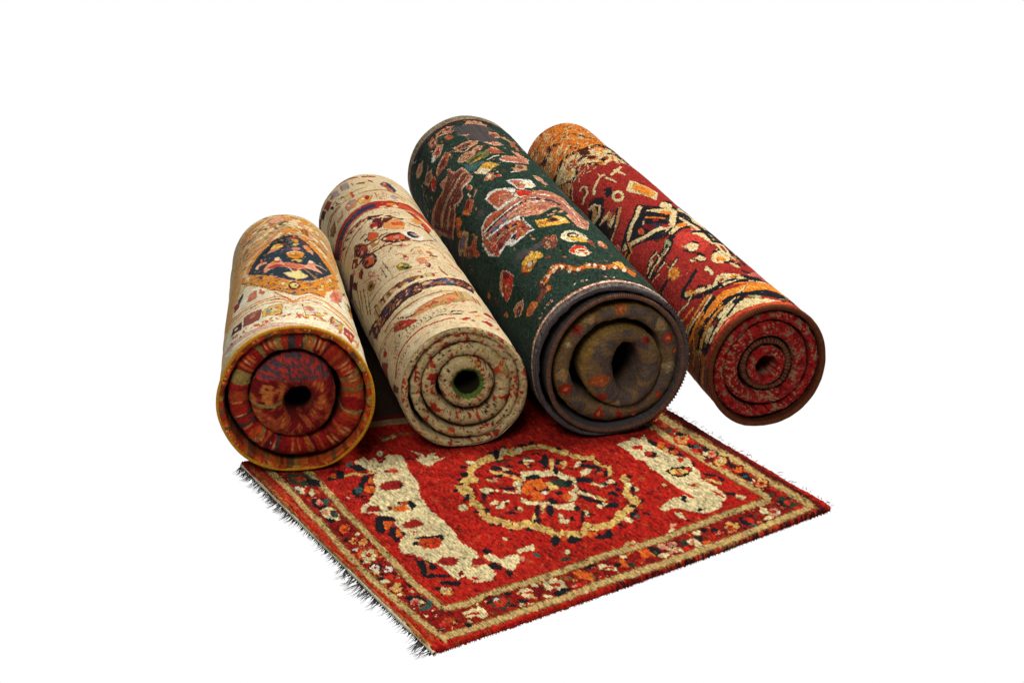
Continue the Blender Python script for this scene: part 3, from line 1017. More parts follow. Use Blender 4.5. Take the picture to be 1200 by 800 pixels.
p plum -135 182 28 -20 0 -44 -35 35
p blackp -113 171 4 -51 3 -4 -5 53
e creamp -125 158 5 -4 3 -11
p goldp -54 149 16 9 25 0 -5 -66 -20 7 -18 6
p tealp -36 123 -3 -5 -1 -9 -3 5 -5 9 0 8 -1 13 1 0 3 5 4 -11 5 -9
e creamp -32 129 8 -7 0 -14
e rosep -25 136 5 -4 0 -8
p orangep -39 107 -1 -2 -4 -2 -1 2 -4 4 -1 7 -3 7 3 0 2 2 4 -9 5 -7
e blackp -37 137 2 -2 0 -5
e blackp -28 115 2 -1 0 -4
p redd -14 158 -5 -66 -11 2 0 -6 12 -3 6 70
p creamp 26 147 21 2 16 4 2 -61 -17 -13 -18 2
p rosep 50 120 -5 -4 -4 -9 -5 7 -4 -5 0 18 -1 9 4 0 6 4 3 -4 5 -2
p lav 57 118 -4 -11 -4 -8 -2 0 -6 -5 -2 5 -1 4 3 6 6 11 5 0 4 5
p goldp 66 103 -5 -9 -4 -9 -1 5 -6 0 0 9 -1 6 5 4 4 7 3 -4 5 -5
p redd 25 144 5 -63 1 2 -4 64
p goldp 30 74 31 9 1 9 -31 -9
e orangep 75 128 6 1 -1 -8
e blackp 43 135 2 2 0 -3
p goldp 84 118 34 13 -16 -81 -22 13
p redd 89 136 3 -2 -12 -71 -2 0
p lav 101 90 -4 -16 -2 -13 -4 -2 -6 -2 -1 4 -1 5 6 17 2 7 6 6 4 7
e creamp 101 109 7 2 -3 -13
p blackp 91 118 22 -2 1 7 -22 0
p redp 118 112 36 24 -27 -108 -17 25
e lav 122 77 5 9 -1 -9
e creamp 133 87 3 -1 -3 -11
p orangep 149 77 32 96 -28 -118 -14 -24
e orangep 53 62 2 3 0 -3
e orangep -72 79 3 -9 -1 -3
e salmon -54 60 4 -2 0 -3
e orangep 141 79 6 18 1 -3
e salmon -45 63 3 -7 0 -3
e orangep -40 68 3 -5 -1 -4
e salmon 46 87 4 1 0 -4
e orangep 30 70 1 -2 -1 -5
e amberd -120 105 3 -11 -1 0
e salmon -59 59 3 3 1 -3
e orangep 52 82 1 2 0 -3
e amberd -93 72 2 -4 0 -3
e salmon -99 85 4 -14 -1 -3
e orangep -19 77 4 -2 0 -5
e orangep 104 98 4 -1 -2 -7
e ochre 104 48 2 4 -1 -4
e salmon 126 77 5 16 1 -2
e salmon 13 83 1 0 0 -4
e salmon -72 73 4 -5 0 -2
e salmon 17 76 2 -4 -1 -4
e orangep 19 61 1 2 0 -5
e salmon 23 72 3 -2 0 -3
e amberd 26 65 1 -4 -1 -4
e salmon -3 79 3 5 1 -4
e orangep -54 60 3 -12 -1 -2
e orangep 101 40 4 9 0 -4
e salmon -27 65 3 -7 0 -2
e ochre -93 95 2 -1 1 -4
e salmon 47 63 2 6 0 -5
e amberd -64 70 3 -4 1 -6
e salmon 151 96 5 16 1 0
e salmon -12 75 2 1 0 -4
e ochre -38 78 4 1 1 -6
e ochre 48 71 2 7 1 -2
e orangep 92 76 5 13 0 -3
e salmon 31 60 3 0 0 -4
e ochre -135 126 5 -15 -1 -1
e amberd 95 77 5 9 0 -6
e ochre 65 76 2 -3 -1 -5
e salmon 100 46 2 1 -2 -8
e ochre 78 80 2 -1 -1 -3
e orangep 104 65 5 12 0 -5
e ochre -35 61 3 -5 0 -4
e orangep -81 76 2 -5 -1 -3
e orangep 21 78 2 -3 -1 -5
e ochre 19 63 1 2 0 -3
e ochre -62 61 3 -7 0 -4
e orangep 132 67 8 22 0 -3
e ochre 69 74 4 9 0 -3
e salmon -120 109 4 -4 1 -6
e ochre -99 89 3 -9 -1 -3
e salmon 59 68 2 5 0 -2
e salmon 86 80 3 2 -1 -5
e amberd -56 75 3 -7 0 -4
e salmon 17 63 1 5 1 -3
e salmon -68 74 3 -7 -1 -3
e salmon -130 120 7 -19 0 -3
e salmon -68 79 2 -2 0 -2
e ochre 71 71 3 3 0 -4
e orangep 33 66 3 6 1 -4
e salmon 16 67 3 -4 0 -4
e salmon 61 79 4 3 -1 -4
e ochre 11 64 3 5 0 -4
e salmon 88 90 5 10 0 -3
e amberd 54 86 2 -3 -1 -5
e orangep 63 67 3 7 1 -4
e orangep 33 77 2 4 1 -2
e orangep 76 81 1 -1 -1 -5
e salmon 197 198 4 10 0 -6
e salmon -48 68 3 -7 -1 -5
p lav -203 169 58 -84 38 -30 31 -13 38 -11 41 -20 36 -11 37 0 46 0 45 0 -45 0 -46 0 -36 9 -37 13 -42 20 -40 15 -32 15 -40 37 -51 62
p rosep -202 160 56 -77 37 -30 31 -14 40 -13 41 -19 37 -7 38 0 45 0 47 0 -47 0 -45 0 -38 0 -37 11 -42 20 -39 13 -32 15 -39 33 -53 70
p orangep -203 177 55 -76 39 -33 31 -13 40 -13 41 -20 37 -13 35 -9 44 0 45 0 -45 0 -44 0 -35 13 -37 15 -41 18 -41 15 -31 13 -40 38 -53 68
e blackp -110 79 3 -2 1 -6
e blackp -139 101 4 -6 2 -8
'''
PAT_ROLL2='''
p chest -196 1095 11 -41 -34 5 -7 36
p dbrown -164 1070 9 -38 -24 0 -9 41
p redb -133 1067 8 -38 -24 -11 -7 44
p greyp -119 1086 24 -22 1 -41 -25 22
p greyp -85 1078 24 -11 -2 -46 -23 13
p redb -121 1045 8 9 -2 8 -9 -6
p redb -86 1067 1 -30 2 0 0 30
p redb -66 1040 0 -19 2 0 0 19
p redb -55 1051 1 -22 3 0 -2 25
p redb -40 1032 20 -9 -4 -11 -19 11
p redb -20 1073 14 2 -4 -11 -11 0
p redb -9 1040 8 -14 1 -16 -10 16
p redb -63 1084 30 -14 2 8 -30 14
p redb -91 1086 28 -5 0 8 -28 6
p red2 -5 1067 18 -3 2 11 -18 3
p navy2 16 1004 15 30 19 -2 11 -50 -17 -35 -15 19 -13 25
p redb 41 960 -2 0 -6 -2 -7 19 -5 3 4 13 1 14 7 -8 3 3 4 -17 5 -11
e rosep 30 1014 4 -4 -3 -8
p rosep 19 993 25 -43 2 8 -25 41
e blackp -132 1000 5 -12 -3 -8
p blackp -123 1004 8 6 2 -22 2 0 -3 27 -10 -5
p blackp -121 985 22 -16 4 33 11 -17 -11 -11 0 -5 14 13 -14 25 -5 -33 -21 17
e blackp -115 994 3 -6 -1 -4
p blackp -104 1002 20 -20 0 6 -20 19
p rosep -64 906 -9 -22 -5 -8 -5 5 -11 -3 -4 30 0 14 7 6 8 11 5 -9 10 -5
p greyp -68 906 -2 -6 -4 -5 -6 5 -4 3 0 11 -2 14 3 -3 4 5 5 -8 5 -5
e creamp -89 910 4 -7 -1 -7
p orangep -69 884 -4 -6 -2 -5 -1 3 -3 8 1 8 2 11 2 0 4 5 0 -8 2 -5
p goldo -25 898 -9 -17 -5 -19 -10 11 -12 3 0 24 2 17 6 0 10 13 7 -13 10 -11
e creamp -48 904 5 -7 -1 -8
e red2 -38 902 4 -5 -3 -15
e goldp -56 896 5 -7 -3 -12
p brown2 -158 867 -5 3 -12 6 -5 24 -4 17 8 2 6 14 16 -11 11 0 -2 -19 -3 -19
p ochre -158 898 -10 2 -5 0 -1 11 -2 6 5 2 8 11 3 -8 7 3 -1 -14 0 -8
p rosep -138 900 13 -5 15 8 -9 -25 -16 6
p rosep -113 925 -2 -38 2 -3 3 38
p ochre -195 941 19 22 28 6 34 -9 38 -5 32 -5 39 -3 26 8 28 -14 22 -38 5 11 -25 36 -28 13 -27 -8 -40 0 -32 5 -38 9 -35 8 -30 -3 -19 -24
p red2 -189 933 18 17 28 8 35 -8 -1 5 -35 8 -29 -8 -18 -16
p ochre -68 977 14 5 31 -5 0 5 -30 6 -15 -6
e goldp -28 982 4 -3 -1 -6
e goldp -69 990 2 -5 -1 -4
p ochre -13 930 -2 -54 1 2 4 52
p rosep -9 928 -1 -50 1 3 1 49
p ochre -4 928 -4 -55 3 0 2 55
p rosep 0 925 -3 -49 2 0 2 52
p ochre 5 925 -4 -55 3 3 2 52
p rosep 9 925 -3 -52 2 3 2 49
p ochre 14 925 -4 -55 1 0 5 58
p rosep 18 925 -3 -52 1 3 3 49
p greyp 44 895 -9 -14 -4 -5 -6 8 -2 5 2 14 0 5 6 6 8 11 2 -14 5 -5
p orangep 41 908 18 -30 5 11 -20 28
p ochre 6 854 34 19 1 5 -35 -19
p lilac -84 993 -21 -19 2 -11 20 22
p red2 -196 763 22 3 21 14 24 8 24 8 22 8 27 6 25 -3 26 -5 28 -3 18 -8 15 -33 14 -41 5 -66 66 151 0 85 -45 -28 -27 11 -30 -8 -33 -6 -31 3 -31 0 -30 -5 -28 -6 -26 -5 -29 -3 -26 -3 -30 22
p navy2 -201 780 22 0 23 11 25 8 23 8 25 6 27 5 27 0 1 22 -27 3 -30 -6 -26 -8 -25 -5 -28 -6 -25 -5 -26 11
p orangep -1 821 30 3 22 -6 19 -27 18 -36 5 -65 13 30 -7 63 -21 27 -20 27 -25 0 -32 -2
p redo 25 813 23 -6 17 -27 15 -41 5 -66 36 82 -12 52 -25 19 -23 22 -26 -2
e teal2 -184 800 2 -12 -4 6
e teal2 -172 803 1 -11 -4 5
e teal2 -160 809 1 -11 -4 4
e teal2 -147 810 1 -10 -3 3
e teal2 -135 816 1 -10 -3 2
e teal2 -122 817 1 -10 -3 1
e teal2 -109 822 1 -9 -3 1
e teal2 -97 824 1 -10 -3 0
e teal2 -84 829 1 -9 -3 0
p creamp -23 815 18 0 -1 -19 -15 0
p creamp 9 813 17 13 4 -19 -12 -8
p plum -1 791 -4 -3 -4 0 -4 3 -3 3 0 2 0 6 2 -3 5 3 1 -3 7 -3
p redb -200 758 22 0 23 14 25 8 25 8 25 8 27 8 28 0 29 -2 30 2 24 0 20 -24 21 -27 7 -61 5 11 -7 63 -23 22 -21 22 -25 0 -31 -6 -29 3 -28 0 -28 -5 -25 -11 -25 -6 -25 -11 -23 -11 -24 3
p creamp -198 742 23 0 22 11 25 10 24 11 25 9 28 8 27 0 28 -3 30 3 25 3 20 -25 21 -25 8 -60 11 25 -10 57 -24 19 -22 19 -27 -5 -30 -3 -30 3 -27 -3 -29 -5 -25 -11 -25 -8 -25 -9 -23 -13 -22 0
p redb -176 747 30 14 27 5 28 -3 36 -2 0 5 -38 6 -27 2 -29 -5 -30 -14
e plum -135 751 7 -4 1 -7
e rosep -131 748 3 -2 1 -4
e plum -115 756 6 -1 1 -7
e rosep -111 754 3 -1 1 -4
e plum -94 755 6 1 1 -7
e rosep -89 754 3 0 1 -4
e plum -73 758 6 3 1 -6
e rosep -69 759 3 2 0 -4
e plum -82 765 6 2 1 -7
e rosep -78 766 3 1 0 -3
e plum -157 743 7 -7 1 -7
e rosep -152 736 3 -3 0 -5
p chest -166 703 31 14 24 8 21 3 32 22 -1 3 -31 -20 -21 -5 -25 -6 -32 -13
p rosep -121 717 18 5 25 0 0 3 -26 0 -19 -5
p plum -63 758 22 -19 21 -6 19 -19 17 -11 4 14 -16 14 -22 16 -22 6 -20 19
p plum -44 665 -10 0 -14 0 3 16 -3 25 10 16 4 20 11 -9 12 -2 -5 -20 1 -24
p red2 -56 681 -3 0 -5 -5 -2 11 -3 3 6 11 5 10 4 -2 4 2 0 -13 -1 -8
e creamp -60 675 6 0 0 -8
e blackp -59 749 5 -7 -2 -10
p plum -28 725 23 -5 -19 -30 -17 0
p goldo -38 676 20 25 22 8 11 -33 -10 -41 -24 -6 -20 20
p redo -16 684 26 0 -2 -25 -23 0
p blackp -54 649 18 -17 1 3 -18 16
p rosep -35 665 35 -38 1 2 -35 39
p creamp -38 731 27 13 16 -27 30 0 3 14 -29 -3 -19 25 -28 -14
p redo -59 638 -4 -11 -7 -22 -8 11 -8 8 1 11 -6 14 6 8 7 13 9 -11 6 -10
p ochre -70 580 -9 -3 -10 3 0 19 -2 8 7 14 5 8 6 -5 8 -8 -1 -11 2 -11
e creamp -70 603 2 -9 -7 -9
e blackp -93 643 5 -11 -3 -9
e white -93 639 2 -5 -1 -5
p plum -125 679 15 -20 14 -38 -5 -35 -20 5 -22 52
p red2 -104 607 -6 -2 -5 -6 -1 8 -5 17 3 8 0 11 5 0 7 3 0 -14 3 -16
e creamp -118 615 2 -6 -4 -4
p plum -98 613 33 -8 9 11 16 -6 0 8 -18 3 -8 -11 -32 11
p plum -89 566 19 0 -13 -21 2 -6 12 27 -20 6
p plum -104 676 15 0 8 -22 1 3 -9 24 -16 0
p plum -63 597 22 10 27 -5 18 -47 -13 -19 -30 6 -17 30
p redo -54 591 20 0 26 -8 0 -30 -32 11
p rosep -18 569 -3 -3 -4 -2 -5 5 -3 3 0 5 0 6 3 0 5 0 4 -6 3 -2
e creamp -52 588 3 -3 -1 -5
p plum -50 545 5 -11 -15 -25 1 -6 16 31 -6 16
p plum -43 528 19 -22 18 6 0 2 -18 -5 -17 22
p rosep -19 509 -2 0 -3 -3 -4 6 -3 2 1 3 0 6 2 0 5 2 2 -5 3 -3
e red2 -27 517 3 -3 -1 -5
p plum -74 542 11 13 18 -16 1 6 -19 13 -12 -11
p white -5 602 19 22 21 -8 11 -25 -8 -36 -25 -8 -14 25
e blackp 18 589 14 -10 -7 -22
p greyp 30 586 -6 -6 -3 -5 -3 5 -5 6 -2 5 3 8 5 0 5 3 1 -3 4 -5
p pinkp 26 605 12 -11 -8 -19
p goldo 79 733 -9 -13 -10 -14 -10 0 -9 0 4 11 0 16 6 -2 10 16 8 -5 12 5
p orangep 53 731 37 5 5 14 -39 -8
p chest 21 684 19 -19 26 5 18 -41 4 9 -19 41 -26 -6 -20 14
p chest -11 539 34 0 51 49 1 9 -51 -52 -34 0
p blackp 66 673 14 -33 4 9 -15 30
e greyp 90 623 4 -4 -9 -20
p rosep 40 794 29 -11 14 -50 3 11 -13 50 -32 2
p plum -123 676 24 -49 -6 -52 -19 2 -14 61
p red2 -104 602 -4 0 -2 -3 -4 14 -5 5 3 14 1 11 4 -5 3 5 3 -16 4 -9
e rosep -117 609 2 -8 -6 -6
p plum -150 643 15 -33 -13 -30 -20 44
e red2 -147 607 6 -15 -4 -9
e creamp -155 614 3 -7 -3 -6
e blackp -111 539 9 -42 -19 -10
p redo -103 503 -7 9 -14 8 1 16 -6 19 9 3 7 19 9 -16 8 -6 -3 -21 0 -14
p plum -115 531 -6 3 -8 2 1 6 -2 5 7 3 2 5 7 -5 4 -3 -3 -5 2 -8
e rosep -100 545 4 -8 -2 -8
e creamp -78 550 1 -11 -7 -3
p plum -145 580 44 -27 47 -6 0 8 -47 6 -45 27
p blackp -134 580 54 -27 29 11 0 5 -29 -14 -54 31
p plum -186 629 18 -41 -23 -16 -35 3 -30 60 43 -17
p red2 -141 525 -5 -2 -8 -3 -2 14 -3 5 5 6 3 8 6 -3 6 -3 -2 -5 2 -8
e rosep -166 591 5 -12 -3 -6
p plum -188 577 19 -41 -19 -11 -11 39
p plum -139 550 -16 -30 4 -8 16 30
p dbrown -95 460 -1 -66 3 -3 0 66
p dbrown -85 479 4 -107 2 0 -4 107
p dbrown -100 457 -1 -49 1 0 0 49
p olive -63 408 15 8 13 -19 5 -33 -14 0 -16 14
e blackp -45 386 8 -14 -3 -8
e goldp -51 401 5 -4 -1 -7
e tealp -43 388 4 -4 -1 -4
p rosep -50 468 9 3 7 -22 5 -19 -6 -9 -5 22 -3 -2 8 -25 9 14 -5 24 -9 22 -10 -3
e redb -33 443 2 -8 -3 -4
p orangep 4 490 -1 -55 2 3 1 55
p orangep 9 479 4 -49 3 5 -3 49
p chest -15 465 15 25 14 3 1 5 -15 -5 -16 -25
p orangep -11 413 20 3 31 5 1 6 -31 -6 -20 -2
p plum 50 454 -6 -8 -6 -5 -4 0 -6 -3 -2 3 -2 2 7 6 3 3 7 0 9 5
p rosep -13 410 22 6 -1 -33 -18 -3
e plum 9 371 5 4 -2 -15
e navyb 8 369 2 0 -1 -7
e rosep 6 380 4 2 -1 -13
p redb 29 364 1 -30 9 -28 4 9 -9 24 -1 30
p redb 58 323 33 0 5 14 -35 -6
p redb -11 320 29 0 1 3 -29 0
p rosep 66 419 44 -3 8 19 -49 -11
p ochre 35 528 35 -16 18 -85 3 8 -18 82 -35 17
p rosep -114 457 -5 0 -5 0 -4 14 -3 8 1 8 1 11 5 -11 4 0 2 -14 4 -5
e creamp -123 475 3 -8 -2 -5
p rosep -149 476 23 -19 20 -33 0 6 -19 30 -24 22
p olive -131 405 -10 8 -9 3 -1 19 -2 11 7 3 7 8 4 -8 9 -11 -3 -11 5 -14
p plum -138 421 -2 3 -6 0 0 6 -2 5 4 3 4 3 4 -6 5 0 -2 -5 0 -9
p rosep -149 460 15 -11 13 -28 -20 -16 -15 11 0 -6 16 -10 21 21 -15 33 -15 8
p redb -114 424 3 -24 2 0 -2 21
p dbrown -186 531 -32 -74 3 -5 31 73
p dbrown -178 501 -27 -74 2 -6 28 74
p dbrown -164 476 -30 -93 3 -5 30 93
p dbrown -155 443 -29 -82 3 -5 28 85
p dbrown -221 545 -4 -107 4 -8 3 106
p ochre -174 744 -59 19 4 -10 58 -17
p ochre -155 722 -56 -16 2 -8 55 19
p chest -184 397 35 -19 35 -6 39 -11 37 -5 38 -6 0 3 -38 5 -37 6 -39 11 -36 8 -35 19
p brown2 -173 339 24 0 36 -8 32 -8 28 0 43 -11 -1 -8 -34 -3 -28 0 -32 0 -34 0 -24 8
p dbrown -155 320 -3 -3 -6 6 -5 3 -2 5 -3 6 5 -3 3 0 6 -8 5 -6
e plum -155 341 7 -6 1 -7
e dbrown -144 330 6 -3 1 -7
e ochre -137 332 7 -4 1 -6
e plum -131 328 5 -3 1 -6
e dbrown -128 326 6 -3 0 -5
e blackp -116 319 5 -2 0 -5
e blackp -111 321 5 -2 1 -4
p plum -103 315 -3 -3 -4 0 -5 3 -1 2 -2 6 3 0 1 0 5 -3 3 -3
e peach -99 316 6 -2 0 -6
p peach -91 309 -3 -3 -1 -2 -4 2 -4 0 -1 6 -2 0 2 3 5 0 1 -3 7 -3
e ochre -90 306 4 0 0 -6
e dbrown -87 311 4 -1 0 -5
e plum -81 311 5 -1 0 -5
p plum -66 301 -2 -3 -1 -2 -6 0 -5 2 0 3 -3 5 3 0 4 0 5 0 3 -2
e peach -69 300 5 0 0 -4
p ochre -59 298 -1 0 -4 -5 -2 3 -5 2 -2 3 -1 3 5 2 1 3 4 -3 6 -2
p peach -54 298 -2 -2 -3 -3 -4 3 -6 0 0 2 -1 6 4 0 2 2 4 -2 6 0
e plum -54 297 3 0 0 -4
e ochre -50 294 6 0 0 -4
e blackp -51 298 5 0 0 -6
e blackp -39 299 6 0 0 -4
e peach -35 298 5 1 0 -4
p ochre -21 304 -4 -3 -3 -3 -3 0 -4 0 0 3 -4 3 5 0 5 2 1 0 5 0
p peach -20 304 -4 -6 0 -2 -5 0 -4 0 -1 5 -2 3 5 0 2 5 4 -3 4 0
e dbrown -23 303 5 1 -1 -6
p peach -103 323 20 -14 2 -11 -20 11
p blackp -86 317 16 3 -1 6 -17 -3
e navyb -54 307 6 -1 0 -6
p creamp -191 320 35 -22 45 -11 42 -2 33 -3 39 3 52 27 51 19 15 36 -62 -44 -55 -30 -39 -3 -34 3 -44 3 -46 13 -36 25
p plumd -206 263 35 -19 32 -17 35 -5 34 2 31 -2 3 57 -37 0 -38 0 -40 14 -40 30 -55 63
p plumd -40 230 35 5 33 9 33 13 37 3 43 107 -48 -28 -52 -41 -38 -19 -38 -8
e blackp 8 261 7 4 -1 -6
p blueb 98 298 -5 -2 -3 -6 -5 3 -5 0 3 5 -2 0 5 3 4 3 4 0 4 -3
e ochre 122 325 16 22 -13 -28
e plum -46 241 6 0 0 -6
e navy2 22 262 7 4 -1 -6
p redb -58 263 -3 -3 -3 0 -2 0 -5 0 1 0 -3 3 3 0 2 2 4 0 5 0
p ochre 50 282 -2 -3 -7 -5 -2 2 -3 0 -1 3 -1 3 5 3 5 2 2 -2 4 0
e plum -30 242 4 2 0 -4
e rosep -135 247 7 -7 0 -3
e blackp 13 255 4 0 -1 -3
e peach -46 257 4 -1 0 -3
e blackp 15 268 7 -2 -1 -5
e ochre -153 264 5 -4 1 -4
e plum -29 250 5 1 0 -4
e navyb -186 265 5 -3 1 -6
e plum 28 270 6 2 -2 -7
e navy2 -77 258 5 4 1 -4
p rosep -184 285 -1 -6 1 -5 -5 2 -4 -2 -2 5 -4 6 3 2 0 3 6 -3 5 -2
e navyb 15 254 7 0 -1 -4
e blackp -55 260 7 2 0 -2
p plum -109 252 -1 0 -4 -3 -2 -3 -5 0 -2 3 0 3 2 0 3 2 4 0 4 0
e blackp 99 297 6 3 -6 -14
e navy2 -20 244 6 -3 -1 -5
e navyb -150 259 6 -2 1 -6
e plum 74 288 7 10 -2 -6
p peach -95 254 -3 0 -1 -2 -2 0 -5 2 -2 3 -1 0 3 0 3 3 3 -3 4 0
e peach -163 283 8 -8 1 -6
e ochre 71 292 4 3 -2 -6
e navy2 28 265 5 2 -1 -3
e blackp -67 252 5 2 0 -4
e peach -68 262 3 0 0 -6
e ochre -28 257 4 2 0 -6
e navy2 -38 240 5 -1 0 -3
p plum -24 260 -1 -3 -3 -3 -5 0 -3 0 -2 3 -1 3 4 3 4 2 3 0 4 -2
e blackp -136 242 7 1 1 -5
p ochre 43 276 -4 -2 -5 -9 -3 0 -6 0 1 3 -1 3 4 3 5 5 1 -3 5 3
e navyb 49 278 6 4 -2 -7
e ochre -49 246 5 0 0 -6
e navyb 71 288 7 4 -3 -7
e peach -170 280 4 -4 1 -3
e plum 26 260 7 1 -2 -8
e ochre 92 293 5 0 -5 -11
e plum 77 294 7 5 -4 -12
e blackp -91 257 3 0 1 -6
e plum 76 294 6 1 -3 -7
e navyb -71 244 6 1 1 -6
e plum -117 265 3 0 1 -6
e navy2 -117 244 3 0 0 -4
e plum -33 243 3 1 0 -3
e ochre 88 291 3 -1 -4 -9
e peach -100 237 5 1 1 -4
e plum 67 283 11 12 -2 -7
e blackp -29 255 8 1 -1 -6
e plum 9 255 5 0 -2 -7
e navyb 105 306 14 17 -9 -21
e navy2 12 254 8 4 -1 -5
e peach -170 271 4 -6 1 -7
e plum -102 249 6 -3 0 -6
e blueb 36 270 7 1 -1 -4
p navy2 6 257 -3 0 -2 -3 -5 3 -5 0 1 3 0 3 3 0 2 2 4 -2 4 0
e blackp 110 309 8 7 -11 -25
e ochre -125 249 4 1 1 -4
e peach 57 279 4 2 -3 -8
e blueb -16 253 7 3 0 -3
p navyb -126 263 -3 -3 0 -3 -5 3 -6 3 0 2 -3 6 4 0 3 3 3 -6 5 -3
e blackp -38 256 5 2 0 -3
e plum -39 245 3 0 0 -4
e plum -68 255 3 1 0 -4
e navy2 111 319 6 6 -11 -24
e ochre 118 325 19 25 -11 -24
e redb 58 273 4 -1 -4 -10
e plum -43 248 4 3 0 -3
e plum 67 285 6 3 -2 -5
e plum -35 246 4 1 0 -3
e blackp 8 255 6 3 -1 -5
e rosep 107 315 12 14 -4 -10
e navyb 107 305 10 13 -7 -16
e peach 96 295 5 3 -5 -11
e ochre -177 287 5 -6 1 -6
e blackp 83 300 5 3 -4 -9
e navyb -61 261 6 -1 0 -4
p ochre -145 246 -3 -2 -1 0 -5 2 -4 0 -2 6 2 2 3 0 4 -2 5 -3
e redb -41 250 5 1 0 -3
p redb 80 304 -7 -11 -3 -3 -6 -3 -5 0 0 3 0 3 6 5 3 6 6 0 5 2
e blackp -22 244 5 0 0 -3
e plum -9 248 6 3 0 -3
e peach -72 247 5 4 1 -2
e plum -35 258 3 1 0 -6
e blackp -128 253 4 0 1 -4
e redb -221 322 9 -8 3 -10
e peach -186 303 8 -8 1 -7
p redb 19 257 -4 -3 -4 -5 -3 0 -4 0 0 3 0 5 2 0 4 3 3 0 5 -3
e redb -214 303 5 -7 1 -6
e plum -114 242 4 2 1 -4
e ochre 36 280 8 4 -1 -4
e navy2 -41 247 7 3 0 -3
e peach -44 240 3 -1 0 -4
e blackp -106 260 5 0 1 -6
e plum -156 261 6 -4 1 -5
e blueb 26 259 4 2 -2 -7
e ochre -87 255 4 -1 0 -4
e navy2 63 281 5 5 -2 -7
e rosep -161 272 3 -1 1 -6
e peach 40 267 4 -1 -3 -8
e navyb 4 264 4 0 -1 -4
e redb -169 256 8 -4 1 -6
e blueb 40 279 3 -1 -3 -7
e plum 89 296 5 0 -4 -10
e ochre -113 239 3 1 0 -3
e ochre -92 241 4 2 1 -5
p blueb 9 271 27 22 0 -14 -27 -19
p orangep 30 293 11 -6 -6 -11
p teal2 51 265 -6 -5 -2 -3 -10 -5 -7 0 0 2 0 6 5 3 10 8 2 -3 8 3
p peach -9 263 -6 -6 -3 -5 -8 0 -5 0 -2 5 -2 3 6 3 6 5 5 -3 9 3
p creamp -176 224 35 -5 45 -6 43 3 40 6 46 5 42 8 3 9 -44 -11 -45 -6 -42 -5 -45 -3 -45 5 -35 6
p ochre -166 208 28 -6 44 -10 39 0 39 5 45 14 0 5 -44 -14 -40 -5 -40 3 -43 8 -31 11
p redb -160 211 36 -14 40 -5 45 2 39 3 0 3 -39 -3 -45 -3 -40 6 -37 13
p peachd -79 148 31 13 35 14 38 25 38 16 25 -19 -58 -49 -35 -17 -26 -8 -30 0 -30 8
e olivep 17 160 3 1 -2 -7
e olivep 15 141 5 1 -2 -7
e salmon2 -25 149 5 -1 0 -4
p peachd 4 145 -5 -3 -3 -2 -2 0 -7 0 0 2 -1 6 5 0 1 3 5 0 4 -3
e salmon2 -14 139 4 0 -1 -5
e redo -17 147 6 0 -1 -3
e redo -3 133 5 0 -1 -8
e olivep -15 143 4 0 -1 -6
e redo 39 157 4 1 -2 -7
e peachd -57 146 6 -1 0 -6
e salmon2 -17 140 4 0 0 -5
e salmon2 18 163 7 1 -1 -4
p salmon2 -33 131 -2 0 -3 -2 -3 2 -5 0 -2 3 4 3 4 0 2 -3 5 0
e salmon2 6 157 5 1 -1 -7
p olivep 56 186 -5 -5 -3 -6 -5 -3 -4 0 0 3 -3 0 8 6 1 2 5 0 5 3
e olivep 42 174 8 4 -2 -7
e olivep 3 140 6 0 -1 -4
e olivep -26 135 5 0 -1 -5
e olivep 25 156 8 2 -1 -6
e salmon2 69 205 8 6 -3 -10
e olivep -24 140 6 0 -1 -5
e peachd -23 139 6 0 -1 -4
p redo -38 142 -2 -2 -3 -3 -3 3 -5 2 0 3 1 3 5 3 2 -3 7 -3
e redo -29 150 5 0 -1 -6
e peachd -16 148 4 0 -1 -6
p olivep 10 140 -4 -3 -2 -3 -4 0 -4 -3 -1 6 0 3 4 2 2 3 5 0 2 -3
e olivep 33 158 4 1 -2 -6
e peachd 13 142 5 0 -1 -5
e salmon2 8 144 7 1 -2 -7
p salmon2 15 156 -5 -5 -1 0 -6 -3 -4 0 -2 3 0 2 4 3 4 3 4 0 4 -3
e salmon2 -65 142 6 -2 0 -5
p olivep -28 134 -2 -3 -3 -2 -3 2 -4 0 -1 3 -2 3 4 3 3 2 3 -2 4 0
e salmon2 60 180 6 5 -3 -9
e olivep -15 131 4 0 -1 -6
e salmon2 -60 141 5 -1 0 -4
e peachd -43 150 6 -1 0 -4
p redb -100 151 26 -11 25 16 35 14 38 24 36 14 20 -25 18 17 3 8 -18 -19 -20 27 -38 -16 -39 -28 -35 -13 -25 -17 -26 11
p rosep -8 107 12 11 12 5 -16 -19 0 -3 19 25 -14 -3 -13 -14
p creamw -143 178 37 8 43 -8 40 5 22 0 -45 -16 -32 -14 -38 30
p red2 -130 183 19 -24 18 -28 14 -24 -20 2 -20 17 -22 30
p blackp -118 183 14 -24 13 -17 12 -5 0 5 -12 6 -12 13 -13 25
e plum -111 138 5 -6 0 -4
e orangep -112 136 6 -7 0 -4
e plum -115 122 6 -7 0 -3
e redo -123 156 6 -7 0 -3
e plum -119 149 6 -7 0 -4
e plum -119 149 6 -7 0 -4
e plum -132 157 6 -7 0 -4
e redo -125 173 6 -7 0 -3
p dgr -118 71 3 8 -5 14 -1 -3 5 -8 -3 -8
p dgr -109 77 3 8 -7 11 -1 -3 5 -8 -1 -8
p dgr -99 82 -1 11 -6 3 0 -3 5 0 1 -11
p dgr -96 82 5 6 -3 13 -1 -2 2 -9 -3 -5
p dgr -83 85 2 11 -7 5 0 -2 5 -3 -1 -11
p dgr -75 85 4 11 -5 8 -2 -3 4 -5 -2 -8
p dgr -65 85 4 8 -5 11 -2 -3 4 -8 -2 -8
p dgr -58 85 5 5 -2 11 -1 0 2 -11 -4 -2
p dgr -46 88 5 8 -4 11 -1 -3 3 -8 -3 -6
